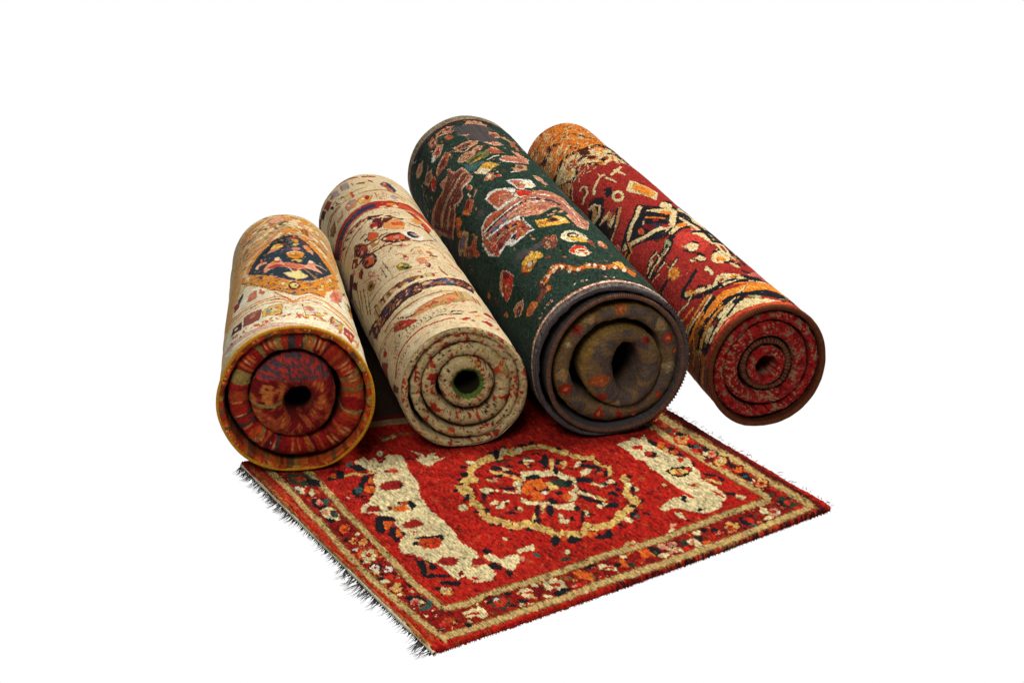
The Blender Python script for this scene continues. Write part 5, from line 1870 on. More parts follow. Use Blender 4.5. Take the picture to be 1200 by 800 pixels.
PAT_ROLL4='''
p or4 -166 1614 19 0 59 0 61 -4 73 4 48 -72 3 -186 -76 -40 -43 -25 -44 16 -31 9 -48 -25 -40 -4 0 133
p brown4 -170 1404 -32 12 4 -16 30 -12
p rust4 -150 1513 -28 0 2 -8 27 0
p brown4 -127 1558 -40 -4 1 -8 40 4
p gold4 -81 1477 -25 -12 1 -12 24 12
p cream4 -117 1412 -22 -8 1 -12 22 8
p cream4 -116 1457 -28 -20 1 -13 28 21
p gold4 -135 1574 -22 0 2 -20 22 4
p gold4 -150 1404 -20 0 2 -12 19 0
p gold4 -133 1554 -28 -21 3 -16 29 20
p cream4 -103 1469 -23 -16 1 -8 23 12
p cream4 -144 1392 -26 0 1 -8 26 0
p cream4 -57 1453 -30 -53 1 -8 30 53
p cream4 -76 1429 -26 -25 2 -8 24 28
p rust4 -103 1497 -24 -24 2 -12 25 24
p cream4 -138 1469 -19 0 1 -12 19 0
p gold4 -125 1320 -21 -4 1 -13 22 4
p gold4 -70 1368 -18 -24 1 -12 19 24
p cream4 -184 1485 -34 20 3 -12 34 -20
p brown4 -155 1461 -23 12 2 -16 24 -12
p cream4 -143 1533 -30 -4 3 -12 30 4
p gold4 -169 1513 -40 12 3 -16 39 -12
p brown4 -105 1295 -24 -32 2 -8 24 32
p brown4 -204 1497 -61 89 5 -24 58 -81
p rust4 -57 1517 -29 -28 0 -8 30 32
p cream4 -160 1364 -31 24 0 -8 31 -24
p cream4 -53 1408 -34 -44 2 -12 33 44
p brown4 -160 1477 -32 16 1 -8 31 -16
p cream4 -110 1437 -18 -13 1 -12 18 17
p cream4 -157 1570 -30 12 2 -16 29 -8
p brown4 -137 1433 -27 4 1 -13 28 0
p cream4 -197 1558 -41 28 3 -16 40 -24
p gold4 -161 1501 -26 16 1 -12 25 -12
p cream4 -145 1372 -19 4 2 -12 18 0
p cream4 -149 1521 -36 0 2 -12 37 0
p or4b -30 1441 19 4 4 16 -20 -4
p rust4 -17 1469 12 8 3 16 -11 -8
p cream4 31 1360 9 -4 12 28 -10 0
p cream4 -82 1574 14 -32 3 8 -14 32
p gold4 -37 1469 7 -24 3 8 -7 24
p cream4 -30 1437 3 -13 5 13 -3 12
p or4b -86 1513 7 -8 3 12 -7 8
p rust4 -7 1420 12 -4 5 17 -14 0
p rust4 -47 1445 7 -21 4 9 -8 20
p or4b -46 1509 12 -12 3 8 -13 12
p or4b -31 1485 4 -16 4 12 -5 12
p or4b 87 1542 10 -21 0 4 0 45
p cream4 44 1509 16 16 26 65 -29 -44
p gold4 -46 1485 15 -8 3 12 -16 4
p gold4 -71 1485 6 -8 2 12 -6 4
p gold4 -6 1489 6 -16 4 8 -6 16
p gold4 13 1453 12 12 4 16 -13 -16
p cream4 -22 1420 14 -8 3 12 -13 9
p gold4 -28 1542 20 -9 3 13 -19 8
p cream4 18 1388 9 -12 6 16 -9 12
p rust4 -63 1461 15 -12 3 16 -15 8
p or4b -74 1469 0 -20 5 4 0 20
p cream4 39 1356 2 -16 10 20 -5 12
p rust4 46 1400 25 12 24 57 -39 -45
p or4b -108 1525 25 -36 37 -28 34 -49 30 -36 38 -20 41 97 -62 -37 -36 25 -39 44 -40 24 -24 33
p brown4 -52 1513 24 -16 26 -32 17 -36 37 0 10 24 -40 -8 -21 28 -26 32 -26 16
p brown4 -98 1602 32 -12 32 -8 35 -4 5 16 -36 4 -35 4 -32 12
p or4b -94 1582 53 0 47 0 38 4 36 -36 17 40 -43 24 -38 0 -53 -12 -55 0
p brown4 -81 1497 19 8 0 8 -19 -8
e cream4 -1 1432 8 -9 -6 -16
p black -164 1437 26 -4 28 16 12 20 22 -40 6 24 -27 40 -17 -20 -27 -12 -27 4
p black -176 1473 25 -61 4 12 -26 61
p or4b -70 1311 31 9 38 8 7 32 -40 -12 -34 -12
p cream4 -25 1408 -16 -60 5 0 14 56
p cream4 -183 1275 40 20 37 21 32 -5 55 -12 47 17 59 32 -18 -174 -27 -20 -27 20 -32 -36 -24 32 -32 45 -18 -16 -31 -33 -24 41 -32 44
p black -184 1279 34 12 32 16 24 17 25 -8 32 -13 37 8 27 21 26 -21 1 -76 40 85 1 84 -56 -36 -32 -28 -40 -12 -33 12 -28 4 -27 -16 -34 -17 -35 -8
p black -178 1251 31 -52 22 -37 20 8 17 37 15 -8 25 -33 20 -20 7 24 -21 16 -27 33 -20 4 -19 -33 -15 -8 -22 33 -30 52
p rust4 -106 1279 20 8 16 -12 -16 -32 -25 -8 -5 28
e cream4 -96 1261 2 -16 -8 -7
e brown4 -96 1261 1 -7 -4 -2
p navy4 -73 1239 16 16 21 -12 3 16 -21 12 -20 -20
e rust4 -32 1228 10 -16 -6 -16
e cream4 -25 1227 4 -4 -2 -8
e black -2 1196 15 10 -4 -20
p black -24 1154 23 28 26 61 20 0 14 -40 -1 -61 22 44 -1 57 -22 28 -28 -12 -29 -65 -23 -28
e or4b 17 1298 15 4 -7 -21
e rust4 7 1199 7 0 -5 -16
p brown4 -106 1227 -31 -16 2 -8 29 20
e gold4 -118 1224 1 -15 -12 -6
p cream4 -151 1017 16 8 17 4 10 36 -6 29 -13 4 -5 -12 5 -9 2 9 9 0 2 -17 -8 -28 -16 -4 -16 -4
p black -127 1041 11 20 -5 20 -4 -4 4 -16 -8 -8
p cream4 -104 997 4 20 13 8 12 16 15 20 15 -8 4 16 -18 4 -18 -20 -12 -16 -15 -12 -5 -20
p cream4 -59 1098 -1 -45 3 4 0 41
e cream4 -105 1006 4 -9 -5 -12
p cream4 -34 1033 26 24 29 45 1 16 -29 -45 -26 -24
p cream4 -16 1073 10 -16 7 -44 9 16 -9 44 -11 17
p cream4 1 1094 -9 -53 4 4 10 53
p cream4 -54 1041 7 -28 6 -40 5 8 -5 44 -9 24
p cream4 -82 1142 16 -8 0 4 -16 8
e cream4 -65 888 12 -21 -12 -32
e red4 -65 887 7 -12 -6 -16
e maroon4 -65 897 3 -6 -2 -7
p maroon4 -132 997 20 -20 15 -41 -8 -20 -27 40
p black -117 977 18 -41 -7 -16 -17 32
p tan4 -172 1219 34 -41 3 -28 -28 -20 -12 40
p black -147 1166 -19 -48 3 -8 18 48
p cream4 -141 1150 -27 -44 2 -8 27 44
p cream4 -36 900 35 68 8 -8 44 -88 -39 -89 -7 20 -36 69
p gold4 -19 900 23 44 33 -60 -3 -33 -30 -40 -11 32
e or4b 5 877 10 -22 -9 -19
p black -129 977 19 -9 13 -44 -17 -24 -32 -36 -21 4 23 -45 -11 -36 -13 -44 -1 64 -1 93 1 40 29 45
p tan4 -164 888 26 20 9 40 -11 16 -6 -32 -26 -12
p cream4 -170 892 29 -12 24 36 -11 44 -22 13 0 -17 19 -8 8 -28 -21 -24 -28 16
p black -108 932 -31 -56 -24 4 1 -8 25 -4 32 60
p black -160 843 33 -12 24 -48 -11 -28 -44 -21 -17 9
p cream4 -162 855 30 -20 23 0 -1 16 -22 4 -30 21
p tan4 -115 847 -20 -24 -12 -24 6 -16 12 20 19 28
p cream4 -140 783 34 12 23 16 -2 16 -23 -16 -35 -8
p tan4 -88 823 -30 -44 -27 -16 -25 -12 4 -21 25 17 26 16 30 44
p cream4 -125 771 -41 -24 3 -9 40 25
p gold4 -131 827 17 0 -1 12 -17 -4
p black -41 779 13 -24 30 -29 39 65 17 -57 18 -44 19 -44 -55 -49 -42 -20 -49 -52 -18 8 -16 20 -36 40 -19 49 35 36 26 32
p black -46 783 -31 -49 -23 -20 -27 -24 -20 -16 -17 -4 9 -53 18 4 21 21 23 28 23 20 33 53
p black -156 621 23 -20 33 -32 26 -4 17 -8 23 -12 16 52 -27 8 -23 4 -26 8 -35 29 -26 20
p black -51 682 17 -8 18 -16 29 -8 35 88 -40 -16 -23 12 -22 0
p black 15 698 -36 -89 -30 -48 11 -44 35 60 56 133
p black -7 694 19 -20 59 133 -38 -20
p black -41 512 26 21 28 12 21 -4 -6 -69 -10 -68 55 80 22 101 0 77 -50 -32 -49 -41 -32 -28
p black 31 686 5 -65 6 -48 -5 -73 58 101 0 69 2 64 -2 73
p cream4 -44 771 -31 -49 -23 -20 -25 -28 -21 -16 -17 -4 4 -20 17 4 22 16 23 28 22 20 33 49
p cream4 -156 634 24 -21 34 -28 25 -8 20 -4 24 -12 6 20 -25 12 -21 4 -26 4 -36 33 -24 20
p cream4 -47 698 19 -8 18 -16 31 -4 15 40 -35 -8 -20 16 -22 4
p cream4 21 698 -39 -97 -30 -48 6 -28 35 60 48 117
p cream4 0 710 22 -16 31 73 -30 -4
p cream4 -40 525 29 24 32 16 27 4 -7 -77 -11 -72 22 32 21 93 20 109 -57 -49 -43 -32 -30 -24
p cream4 47 714 5 -64 8 -45 -8 -80 30 52 13 93 -7 48 -17 41
e navy4 -41 638 24 -39 -15 -35
e grey4 -40 650 12 -21 -5 -12
e maroon4 -68 625 7 -30 -8 -12
e plum4 -30 607 11 -10 -6 -16
e rust4 -91 628 6 -13 -6 -14
e red4 -34 588 8 -8 -3 -8
e cream4 -70 660 2 -3 -4 -9
e or4b -3 672 14 -5 -5 -14
e or4b 5 572 13 -2 -5 -14
e black 46 655 15 -16 -27 -54
e grey4 38 628 8 -6 -7 -14
p rosr4 24 557 39 48 3 -36 -39 -69 -11 25
e cream4 20 744 14 3 -11 -28
p black 21 496 21 0 11 25 -25 -9
p black -4 512 15 -24 4 8 -15 25
p red4l -53 488 29 33 31 -9 27 -72 -51 -77 -27 32 -10 45
p cream4 22 476 9 -52 17 28 -12 48
p brown4 52 492 40 41 3 -45 -54 -64
p black -40 533 -24 -25 -23 -28 -29 -16 -19 -12 7 -32 17 16 28 16 23 28 23 24
p cream4 -58 508 -27 -32 -24 -16 -18 -16 4 -16 17 16 24 20 26 32
e green4 -66 494 2 -13 -10 -10
p rust4 -93 452 -23 -16 0 -4 24 16
p black -117 480 13 -12 1 8 -13 8
e cream4 -128 472 2 -8 -8 -9
e gold4 -162 608 6 -16 -8 -10
e or4b -192 638 6 -17 -6 -4
e rosr4 -166 684 5 -15 -5 -7
p black -53 504 -32 -40 -41 -20 -36 0 4 -28 36 0 41 24 31 40
p cream4 -66 484 -29 -24 -36 -8 -31 -4 4 -16 29 8 36 8 28 24
p rust4 -102 448 -37 -20 0 -4 39 16
p black -133 488 -33 -32 3 -12 32 36
p cream4 -122 484 -35 -20 1 -8 35 20
e green4 -67 487 2 -15 -10 -10
p cream4 -134 404 -29 12 0 -4 30 -12
p black -22 448 14 4 6 -24 -15 -16
p cream4 -47 440 16 -4 13 8 10 -24 -14 -29 -17 0 0 25
e black -27 355 5 -16 -6 -9
p cream4 -57 355 13 -4 14 4 7 -24 -10 -20 -15 20 -11 8
p cream4 -54 270 15 17 2 -17 -2 -24 -5 -16 -7 4 3 24
p cream4 17 375 20 16 7 -20 -19 -28 -15 8
e cream4 8 318 19 -11 -17 -36
e or4b 6 307 9 -6 -5 -12
p black 7 367 -5 -20 5 4 5 20
p black 0 278 13 -4 6 17 -14 0
p cream4 15 278 19 9 -3 -37 -13 0
p black 23 226 16 -16 11 20 -21 8
p rosr4 31 202 44 48 1 -60 -35 -12
p brown4 95 456 2 -36 -32 -117 32 8 -47 -24 7 72
p cream4 8 521 28 8 1 -49 -3 -60 -11 32
p black 31 517 32 4 7 -73 25 44 -2 85 -52 -40
e cream4 66 358 0 -14 -13 -22
e gold4 -109 347 5 -26 -14 -12
e or4b -107 350 5 -10 -6 -11
p maroon4 -126 351 8 -8 -8 -12
p black -64 299 -30 -33 -24 0 -17 -12 3 -12 15 12 24 0 31 33
p black -168 359 13 -24 3 8 -14 24
p or4b -172 343 15 -8 -1 8 -15 8
p black -178 375 12 -20 3 4 -12 20
p black -138 246 11 -40 22 -32 28 -17 27 -8 29 4 36 0 65 4 15 33 -67 -8 -43 -8 -31 -5 -29 5 -28 16 -18 24 -10 36
p cream4 -128 230 18 -24 27 -24 13 -8 4 20 -14 8 -25 20 -18 24
e gold4 -112 223 7 -16 -4 -8
p black -94 222 17 -32 3 8 -17 32
p cream4 -69 178 29 40 17 4 23 -16 30 -12 -23 -25 -40 -8 -24 -4
p rust4 -45 194 12 12 2 -20 -14 -21 -5 13
e gold4 -4 187 12 -7 -5 -10
p black -82 157 14 12 -1 9 -14 -13
p or4b -175 117 43 -8 41 16 32 8 28 -4 41 12 46 16 41 -12 0 -32 -69 -32 -40 8 -34 4 -30 0 -38 -4 -47 0 -49 28
p gold4 -91 113 38 -4 45 4 47 -8 7 16 -52 0 -46 -4 -37 4
p cream4 -37 93 22 20 17 24 -1 4 -16 -20 -22 -20
p black -139 77 30 -12 29 0 27 4 19 -4 7 28 -20 4 -32 -8 -30 0 -29 12
p black -35 73 28 0 32 4 41 -16 4 -33 25 41 0 40 -58 -8 -37 -8 -30 -4
p green4 -25 73 30 12 16 -4 -28 -33 -15 17
p cream4 28 81 30 0 31 0 -58 -25
p cream4 -190 141 32 -8 38 -8 38 20 -1 8 -38 -20 -37 8 -33 8
p black -189 129 34 -12 40 0 36 20 0 8 -37 -20 -40 0 -34 12
p black -192 149 30 -4 -2 8 -31 4
p cream4 -89 61 24 4 17 8 1 12 -18 -4 -24 -8
p black -127 61 29 -25 34 0 24 20 -1 29 -22 -20 -30 0 -29 24
p cream4 -109 52 27 4 24 13 0 8 -23 -8 -28 -4
p cream4 -135 28 31 20 13 -16 28 20 27 13 57 -33 39 4 -64 -28 -36 12 -33 8 -30 0 -29 -8
p rust4b -172 12 25 8 41 8 31 -4 35 -4 40 -4 69 28 28 4 -56 -36 -41 -12 -46 8 -31 4 -34 0 -34 -4 -22 -8
p black -174 48 29 17 19 8 -2 16 -22 -4 -31 -12
p cream4 -178 61 20 12 18 8 -3 12 -19 -8 -21 -12
p cream4 -163 40 20 8 14 -4 0 12 -15 5 -23 -9
p black -173 20 29 8 -2 8 -29 -4
p or4b -206 93 27 0 30 -4 -3 20 -32 8 -30 4
p or4d -206 141 34 -8 23 -28 26 -57 -40 -20 -38 -16 -61 16 -50 4 -1 -32 0 125 0 44 49 -32
p cream4 -173 81 12 0 1 -16 -15 -9 -8 13
p cream4 -170 52 26 13 18 -13 -21 -12 -21 0
p black -189 85 19 0 4 16 26 -16 -14 -12 -20 -25 -21 -8 6 21
p black -181 48 21 -16 -21 -12 -16 12
e tan4 -204 78 11 -28 -7 -4
e black -192 116 4 -10 -4 -2
p black -202 65 -22 -13 -58 37 -31 -4 1 -45 -1 0 1 41 41 -12 51 -25 22 12
p gold4 -183 113 -36 -20 -31 16 5 -12 29 -12 37 20
p black -313 174 0 -41 0 -52 0 48 0 40
p brown4 -199 24 -44 4 -70 49 1 -65 0 -4 0 61 77 -61 42 0
p or4b -218 32 -48 24 -46 25 0 -4 55 -37 42 -16
p black -207 4 -38 8 -68 49 0 -57 1 -4 -1 56 71 -52 38 -4
p or4d -242 89 -71 60 0 -52 0 -4 0 52 76 -68
p black -81 141 -54 -16 -52 16 2 -20 52 -12 52 16
p gold4 -88 161 -58 -12 -46 16 1 -12 46 -12 57 8
p black -37 89 -50 -33 -40 -8 -46 -16 4 -16 43 20 39 4 50 33
p cream4 -62 69 -56 -29 -44 -8 1 -8 44 8 57 29
p black -53 105 -59 -16 -54 -8 -33 4 3 -16 33 0 52 8 58 16
p gold4 -82 85 -52 -8 -55 -8 4 -13 52 13 52 8
p or4b -123 125 -60 0 -39 16 4 -16 38 -12 58 4
p black -81 89 45 -8 41 -20 48 -21 22 41 -62 0 -44 16 -48 4
p black -133 226 22 -40 37 -25 26 0 1 13 -26 0 -36 24 -20 36
p black -74 291 -30 -25 -30 -16 2 -12 30 20 29 24
p black -85 545 22 -20 39 32 0 12 -36 -28 -21 16
p black -68 488 -53 -32 -46 0 1 -12 46 4 54 32
p black -53 412 8 -21 11 -20 4 8 -11 21 -7 20
p black -53 355 9 -40 11 -4 3 8 -10 4 -10 36
p black 1 351 33 20 6 -28 10 16 -8 32 -37 -28
p black 18 291 19 -29 9 16 -21 25
p black -57 174 34 -5 47 5 73 40 0 4 -66 -28 -50 -8 -35 0
p cream4 -10 178 37 -25 53 4 15 29 -62 -21 -37 25
p black 7 190 39 -21 49 -8 2 4 -40 25 -44 12
e cream4 -38 191 12 -1 -3 -14
e rust4 -39 191 6 0 -2 -7
p cream4 16 621 14 -64 5 -85 13 24 -7 81 -17 61
p black 30 625 17 -76 -3 -105 12 20 7 113 -22 69
p cream4 45 464 -16 -101 11 -64 10 16 -11 64 19 105
p black 73 492 -16 -125 0 -89 14 25 0 88 24 142
p black -117 896 -38 -24 -30 8 2 -16 31 -9 37 25
p black -91 831 -49 -64 -33 -4 4 -16 31 8 50 64
p tan4 -172 621 -6 -36 5 -8 6 36
e gold4 -165 347 3 -8 -5 -5
e black -178 350 7 -18 -2 -1
p black -128 480 25 8 -3 -44 37 20 -1 12 -32 -20 5 44 -32 -4
p cream4 -129 480 26 4 -5 -40 35 16 -1 8 -31 -20 5 44 -29 -4
p black -131 412 26 4 -4 -41 36 16 -1 13 -30 -21 4 45 -31 -4
p cream4 -132 412 27 0 -5 -41 34 16 -1 8 -31 -20 5 45 -29 -4
p black -129 359 -38 -4 -13 -32 6 -12 12 28 35 4
p black -137 674 -12 -57 -27 0 -10 -64 8 -12 6 64 28 -4 13 65
p gold4 -135 654 -11 -57 -26 0 -8 -60 4 -4 7 56 25 4 12 53
p black 5 504 34 8 -5 -76 47 28 -40 -129 15 20 41 137 -50 -32 6 81 -42 -20
p cream4 4 492 29 4 -6 -72 35 4 -26 -101 9 12 32 117 -43 -20 7 76 -33 -8
p black 97 391 -2 -72 0 -69 0 69 0 72
p or4b -28 145 50 -4 43 -24 30 -32 -1 80 -66 -12 -53 0
p black -17 157 50 8 64 4 0 -80 -2 80 -55 13 -52 -13
p black -162 210 31 -16 23 12 -1 8 -23 -8 -30 16
p cream4 -170 218 35 -20 21 12 0 4 -21 -8 -35 20
p black -202 226 32 -24 -2 12 -31 24
p or4b -207 210 41 -32 35 -13 0 9 -36 12 -41 32
p black -80 977 20 -13 -10 -48 -23 4
p black -47 726 40 -64 -18 -69 -44 49
p or4b -59 678 38 -53 4 9 -39 52
e red4 -41 640 6 -7 -4 -9
'''


# ----------------------------------------------------------------------------- palette (sRGB 0-255)
PAL = {
 # flat rug
 'red':(200,44,28),'red4l':(196,62,50),'band':(150,28,20),'black':(30,30,34),'cream':(228,209,156),'creamd':(206,186,140),'gold':(212,160,84),  # red4l: lighter red, on the red carpet a painted lit patch
 'goldl':(216,178,100),'tan':(198,166,104),'tand':(150,96,50),'tanedge':(176,108,54),'orange':(222,104,36),'rust':(186,72,36),'maroon':(122,22,24),
 'green':(56,66,46),'dgreen':(44,58,42),'teal':(54,92,84),'pink':(214,140,110),'white':(226,222,204),'brown':(150,92,46),'leaf':(160,34,30),
 'leaforange':(204,70,28),'edgedark':(96,26,20),'edgedark2':(62,26,24),
 # cream carpet with the navy medallion
 'amber':(224,172,104),'amberd':(176,104,42),'ochre':(172,120,62),'orangep':(224,142,46),'creamp':(236,216,170),'creamw':(240,228,192),'rosep':(206,132,104),
 'pinkp':(232,160,126),'salmon':(208,112,80),'tealp':(146,160,132),'green1':(92,100,62),'navy':(44,60,68),'navyd':(30,40,46),'navyb':(58,70,108),
 'goldp':(228,184,90),'yelp':(196,188,84),'yelc':(232,214,140),'violet':(92,66,92),'lav':(206,188,190),'redp':(190,60,48),'redd':(150,34,32),
 'blackp':(40,34,34),'mauve':(146,78,66),'plum':(88,34,38),'brownp':(130,92,50),
 # cream carpet with maroon flowers
 'chest':(112,62,46),'dbrown':(72,36,28),'redb':(150,62,48),'red2':(176,46,36),'greyp':(164,150,146),'navy2':(52,58,84),'goldo':(218,150,78),'brown2':(132,86,54),
 'lilac':(226,206,168),'teal2':(46,84,92),'redo':(204,84,46),'olive':(140,124,40),'peach':(214,168,122),'plumd':(72,40,44),'blueb':(58,92,132),
 'peachd':(204,146,92),'salmon2':(208,100,70),'olivep':(156,140,84),'dgr':(56,56,40),
 # green carpet
 'edge3':(124,106,86),'tanp':(146,130,102),'dgreen3':(22,42,38),'lgreen3':(58,86,70),'hem3':(104,96,92),'maroon3':(112,36,32),'red3':(200,52,36),'pink3':(204,138,106),'salm3':(184,106,82),'salm3b':(208,142,112),
 'tan3':(192,150,108),'rust3':(180,86,54),'brown3':(116,62,46),'leaf3':(112,116,60),'yel3':(222,170,66),'teal3':(56,104,98),'cream3':(226,208,168),
 'blue3':(84,104,138),'orange3':(208,116,44),'greyg':(136,120,100),'lav3':(120,104,112),'navy3':(42,46,62),'brick3':(164,72,58),
 # red carpet
 'or4':(222,122,44),'or4b':(226,128,40),'or4d':(150,84,30),'cream4':(220,196,142),'rust4':(176,72,40),'rust4b':(200,76,42),'brown4':(112,62,40),'gold4':(216,150,60),
 'red4':(158,38,34),'maroon4':(112,26,30),'navy4':(54,48,62),'grey4':(112,106,116),'plum4':(86,46,56),'rosr4':(206,96,92),'green4':(150,150,104),'tan4':(186,140,86),
 'base_rug':(184,34,22),'base1':(226,196,146),'base2':(222,199,156),'base3':(40,59,47),'base4':(158,44,36),
}
K_ALB = 0.42
def lin(c):
    c = np.asarray(c, float)/255.0
    return np.where(c <= 0.04045, c/12.92, ((c+0.055)/1.055)**2.4)
def alb(name): return lin(PAL[name] if isinstance(name, str) else name)*K_ALB

# ----------------------------------------------------------------------------- noise
def hsh(i, j, s=0):
    i = np.asarray(i).astype(np.int64); j = np.asarray(j).astype(np.int64)
    h = (i*374761393 + j*668265263 + s*2246822519 + 974634777) & 0xFFFFFFFF
    h = ((h ^ (h >> 13))*1274126177) & 0xFFFFFFFF
    h = ((h ^ (h >> 16))*2654435761) & 0xFFFFFFFF
    return ((h ^ (h >> 15)) & 0xFFFFFF)/float(0x1000000)
def vnoise(x, y, s=0):
    x = np.asarray(x, float); y = np.asarray(y, float)
    i = np.floor(x); j = np.floor(y); fx = x-i; fy = y-j
    fx = fx*fx*(3-2*fx); fy = fy*fy*(3-2*fy)
    a = hsh(i, j, s); b = hsh(i+1, j, s); c = hsh(i, j+1, s); d = hsh(i+1, j+1, s)
    return (a*(1-fx)+b*fx)*(1-fy)+(c*(1-fx)+d*fx)*fy
def fbm(x, y, s=0):
    return vnoise(x, y, s)*.55+vnoise(x*2.1, y*2.1, s+7)*.3+vnoise(x*4.3, y*4.3, s+13)*.15
def sstep(a, b, x):
    t = np.clip((x-a)/(b-a), 0, 1); return t*t*(3-2*t)

# ----------------------------------------------------------------------------- pattern drawing (in mm on the carpet)
class Canvas:
    def __init__(s, u0, u1, v0, v1, res, base, warp=1.2, seed=0, warp2=.6):
        s.u0, s.v0, s.res = u0, v0, res
        s.nu = int((u1-u0)/res)+1; s.nv = int((v1-v0)/res)+1
        U, V = np.meshgrid(u0+np.arange(s.nu)*res, v0+np.arange(s.nv)*res, indexing='ij')
        s.U = U+warp*2*(vnoise(U/4., V/4., seed)-.5)*1.6
        s.V = V+warp*2*(vnoise(U/4., V/4., seed+5)-.5)*1.6
        s.U = s.U+warp2*2*(vnoise(U/13., V/13., seed+6)-.5); s.V = s.V+warp2*2*(vnoise(U/13., V/13., seed+7)-.5)
        s.names = [base]; s.id = np.zeros((s.nu, s.nv), np.int16)
    def key(s, n):
        if n not in s.names: s.names.append(n)
        return s.names.index(n)
    def box(s, P):
        m = 4; a = P.min(0)-m; b = P.max(0)+m
        i0 = max(0, int((a[0]-s.u0)/s.res)); i1 = min(s.nu, int((b[0]-s.u0)/s.res)+2)
        j0 = max(0, int((a[1]-s.v0)/s.res)); j1 = min(s.nv, int((b[1]-s.v0)/s.res)+2)
        return slice(i0, max(i0, i1)), slice(j0, max(j0, j1))
    def poly(s, n, P, only=None):
        P = np.asarray(P, float); sl = s.box(P); U = s.U[sl]; V = s.V[sl]
        if U.size == 0: return
        ins = np.zeros(U.shape, bool); Q = np.roll(P, -1, 0)
        for (x0, y0), (x1, y1) in zip(P, Q):
            if y0 == y1: continue
            c = ((V < y0) != (V < y1)) & (U < (x1-x0)*(V-y0)/(y1-y0)+x0)
            ins ^= c
        if only: ins &= np.isin(s.id[sl], [s.key(q) for q in only])
        s.id[sl][ins] = s.key(n)
    def ell(s, n, c, a, b):
        c, a, b = (np.asarray(q, float) for q in (c, a, b))
        ext = np.sqrt(a*a+b*b); sl = s.box(np.array([c-ext, c+ext])); U = s.U[sl]-c[0]; V = s.V[sl]-c[1]
        det = a[0]*b[1]-a[1]*b[0]
        if U.size == 0 or abs(det) < 1e-6: return
        p = (U*b[1]-V*b[0])/det; q = (a[0]*V-a[1]*U)/det
        s.id[sl][p*p+q*q < 1] = s.key(n)
    def grow(s, P, mm):
        c = P.mean(0); d = P-c; l = np.linalg.norm(d, axis=1)[:, None]+1e-6
        return c+d*(1+mm/l)
    def scribble(s, n, box, cols, seed, ln=(5, 16), wd=(.7, 1.3), along=0.5, spread=.5, clump=0, only=None):
        rnd = random.Random(seed)
        for k in range(n):
            u = rnd.uniform(box[0], box[1]); v = rnd.uniform(box[2], box[3])
            if clump and vnoise(u/clump, v/clump, seed) < .5: continue
            a = rnd.gauss(along*math.pi, spread); l = rnd.uniform(*ln)/2; w = rnd.uniform(*wd)/2
            b = a+rnd.gauss(0, .5); d1 = (math.cos(a)*l, math.sin(a)*l); d2 = (math.cos(b)*l, math.sin(b)*l); q = (-math.sin(a)*w, math.cos(a)*w)
            s.poly(rnd.choice(cols), [(u-d1[0]+q[0], v-d1[1]+q[1]), (u+q[0], v+q[1]), (u+d2[0]+q[0], v+d2[1]+q[1]), (u+d2[0]-q[0], v+d2[1]-q[1]), (u-q[0], v-q[1]), (u-d1[0]-q[0], v-d1[1]-q[1])], only)
        return s
    def draw(s, text, outline={}):
        for ln in text.strip().split('\n'):
            op, n, *r = ln.split(); r = np.array([int(x) for x in r], float).reshape(-1, 2)
            if op == 'p':
                P = np.cumsum(r, 0)
                if n in outline and len(P) < 40: s.poly(outline[n], s.grow(P, 1.7))
                s.poly(n, P)
            else:
                if n in outline: s.ell(outline[n], r[0], r[1]*(1+1.6/(np.linalg.norm(r[1])+.1)), r[2]*(1+1.6/(np.linalg.norm(r[2])+.1)))
                s.ell(n, r[0], r[1], r[2])
        return s
    def rgb(s, u, v):
        tab = np.array([alb(n) for n in s.names])
        i = np.clip(((u-s.u0)/s.res+.5).astype(int), 0, s.nu-1); j = np.clip(((v-s.v0)/s.res+.5).astype(int), 0, s.nv-1)
        return tab[s.id[i, j]]

# ----------------------------------------------------------------------------- scene helpers
scene = bpy.context.scene
COL = scene.collection
def link(o, parent=None):
    COL.objects.link(o)
    if parent is not None: o.parent = parent
    return o
def thing(name, label, cat, loc, rotz=0.0, group=None):
    o = bpy.data.objects.new(name, None); o.location = loc; o.rotation_euler = (0, 0, rotz)
    o.empty_display_size = .05; o['label'] = label; o['category'] = cat
    if group: o['group'] = group
    return link(o)
def mesh_obj(name, verts, faces, mat, parent=None, col=None, smooth=True):
    """verts (n,3); faces: (k,4) int array or list of tuples; col (n,3) linear"""
    me = bpy.data.meshes.new(name); verts = np.asarray(verts, np.float32)
    if isinstance(faces, np.ndarray):
        k = faces.shape[1]; n = len(faces)
        me.vertices.add(len(verts)); me.vertices.foreach_set('co', verts.ravel())
        me.loops.add(n*k); me.loops.foreach_set('vertex_index', faces.astype(np.int32).ravel())
        me.polygons.add(n); me.polygons.foreach_set('loop_start', (np.arange(n)*k).astype(np.int32))
        me.update(calc_edges=True)
    else:
        me.from_pydata([tuple(map(float, q)) for q in verts], [], faces); me.update()
    me.polygons.foreach_set('use_smooth', np.full(len(me.polygons), smooth))
    if col is not None:
        a = me.color_attributes.new('wool', 'FLOAT_COLOR', 'POINT')
        c = np.ones((len(verts), 4), np.float32); c[:, :3] = np.clip(col, 0, 1); a.data.foreach_set('color', c.ravel())
    me.materials.append(mat); me.validate(clean_customdata=False)
    return link(bpy.data.objects.new(name, me), parent)
def grid_faces(n, m, cn=False, cm=False):
    i = np.arange(n if cn else n-1); j = np.arange(m if cm else m-1)
    I, J = np.meshgrid(i, j, indexing='ij'); I2 = (I+1) % n; J2 = (J+1) % m
    return np.stack([I*m+J, I2*m+J, I2*m+J2, I*m+J2], -1).reshape(-1, 4)

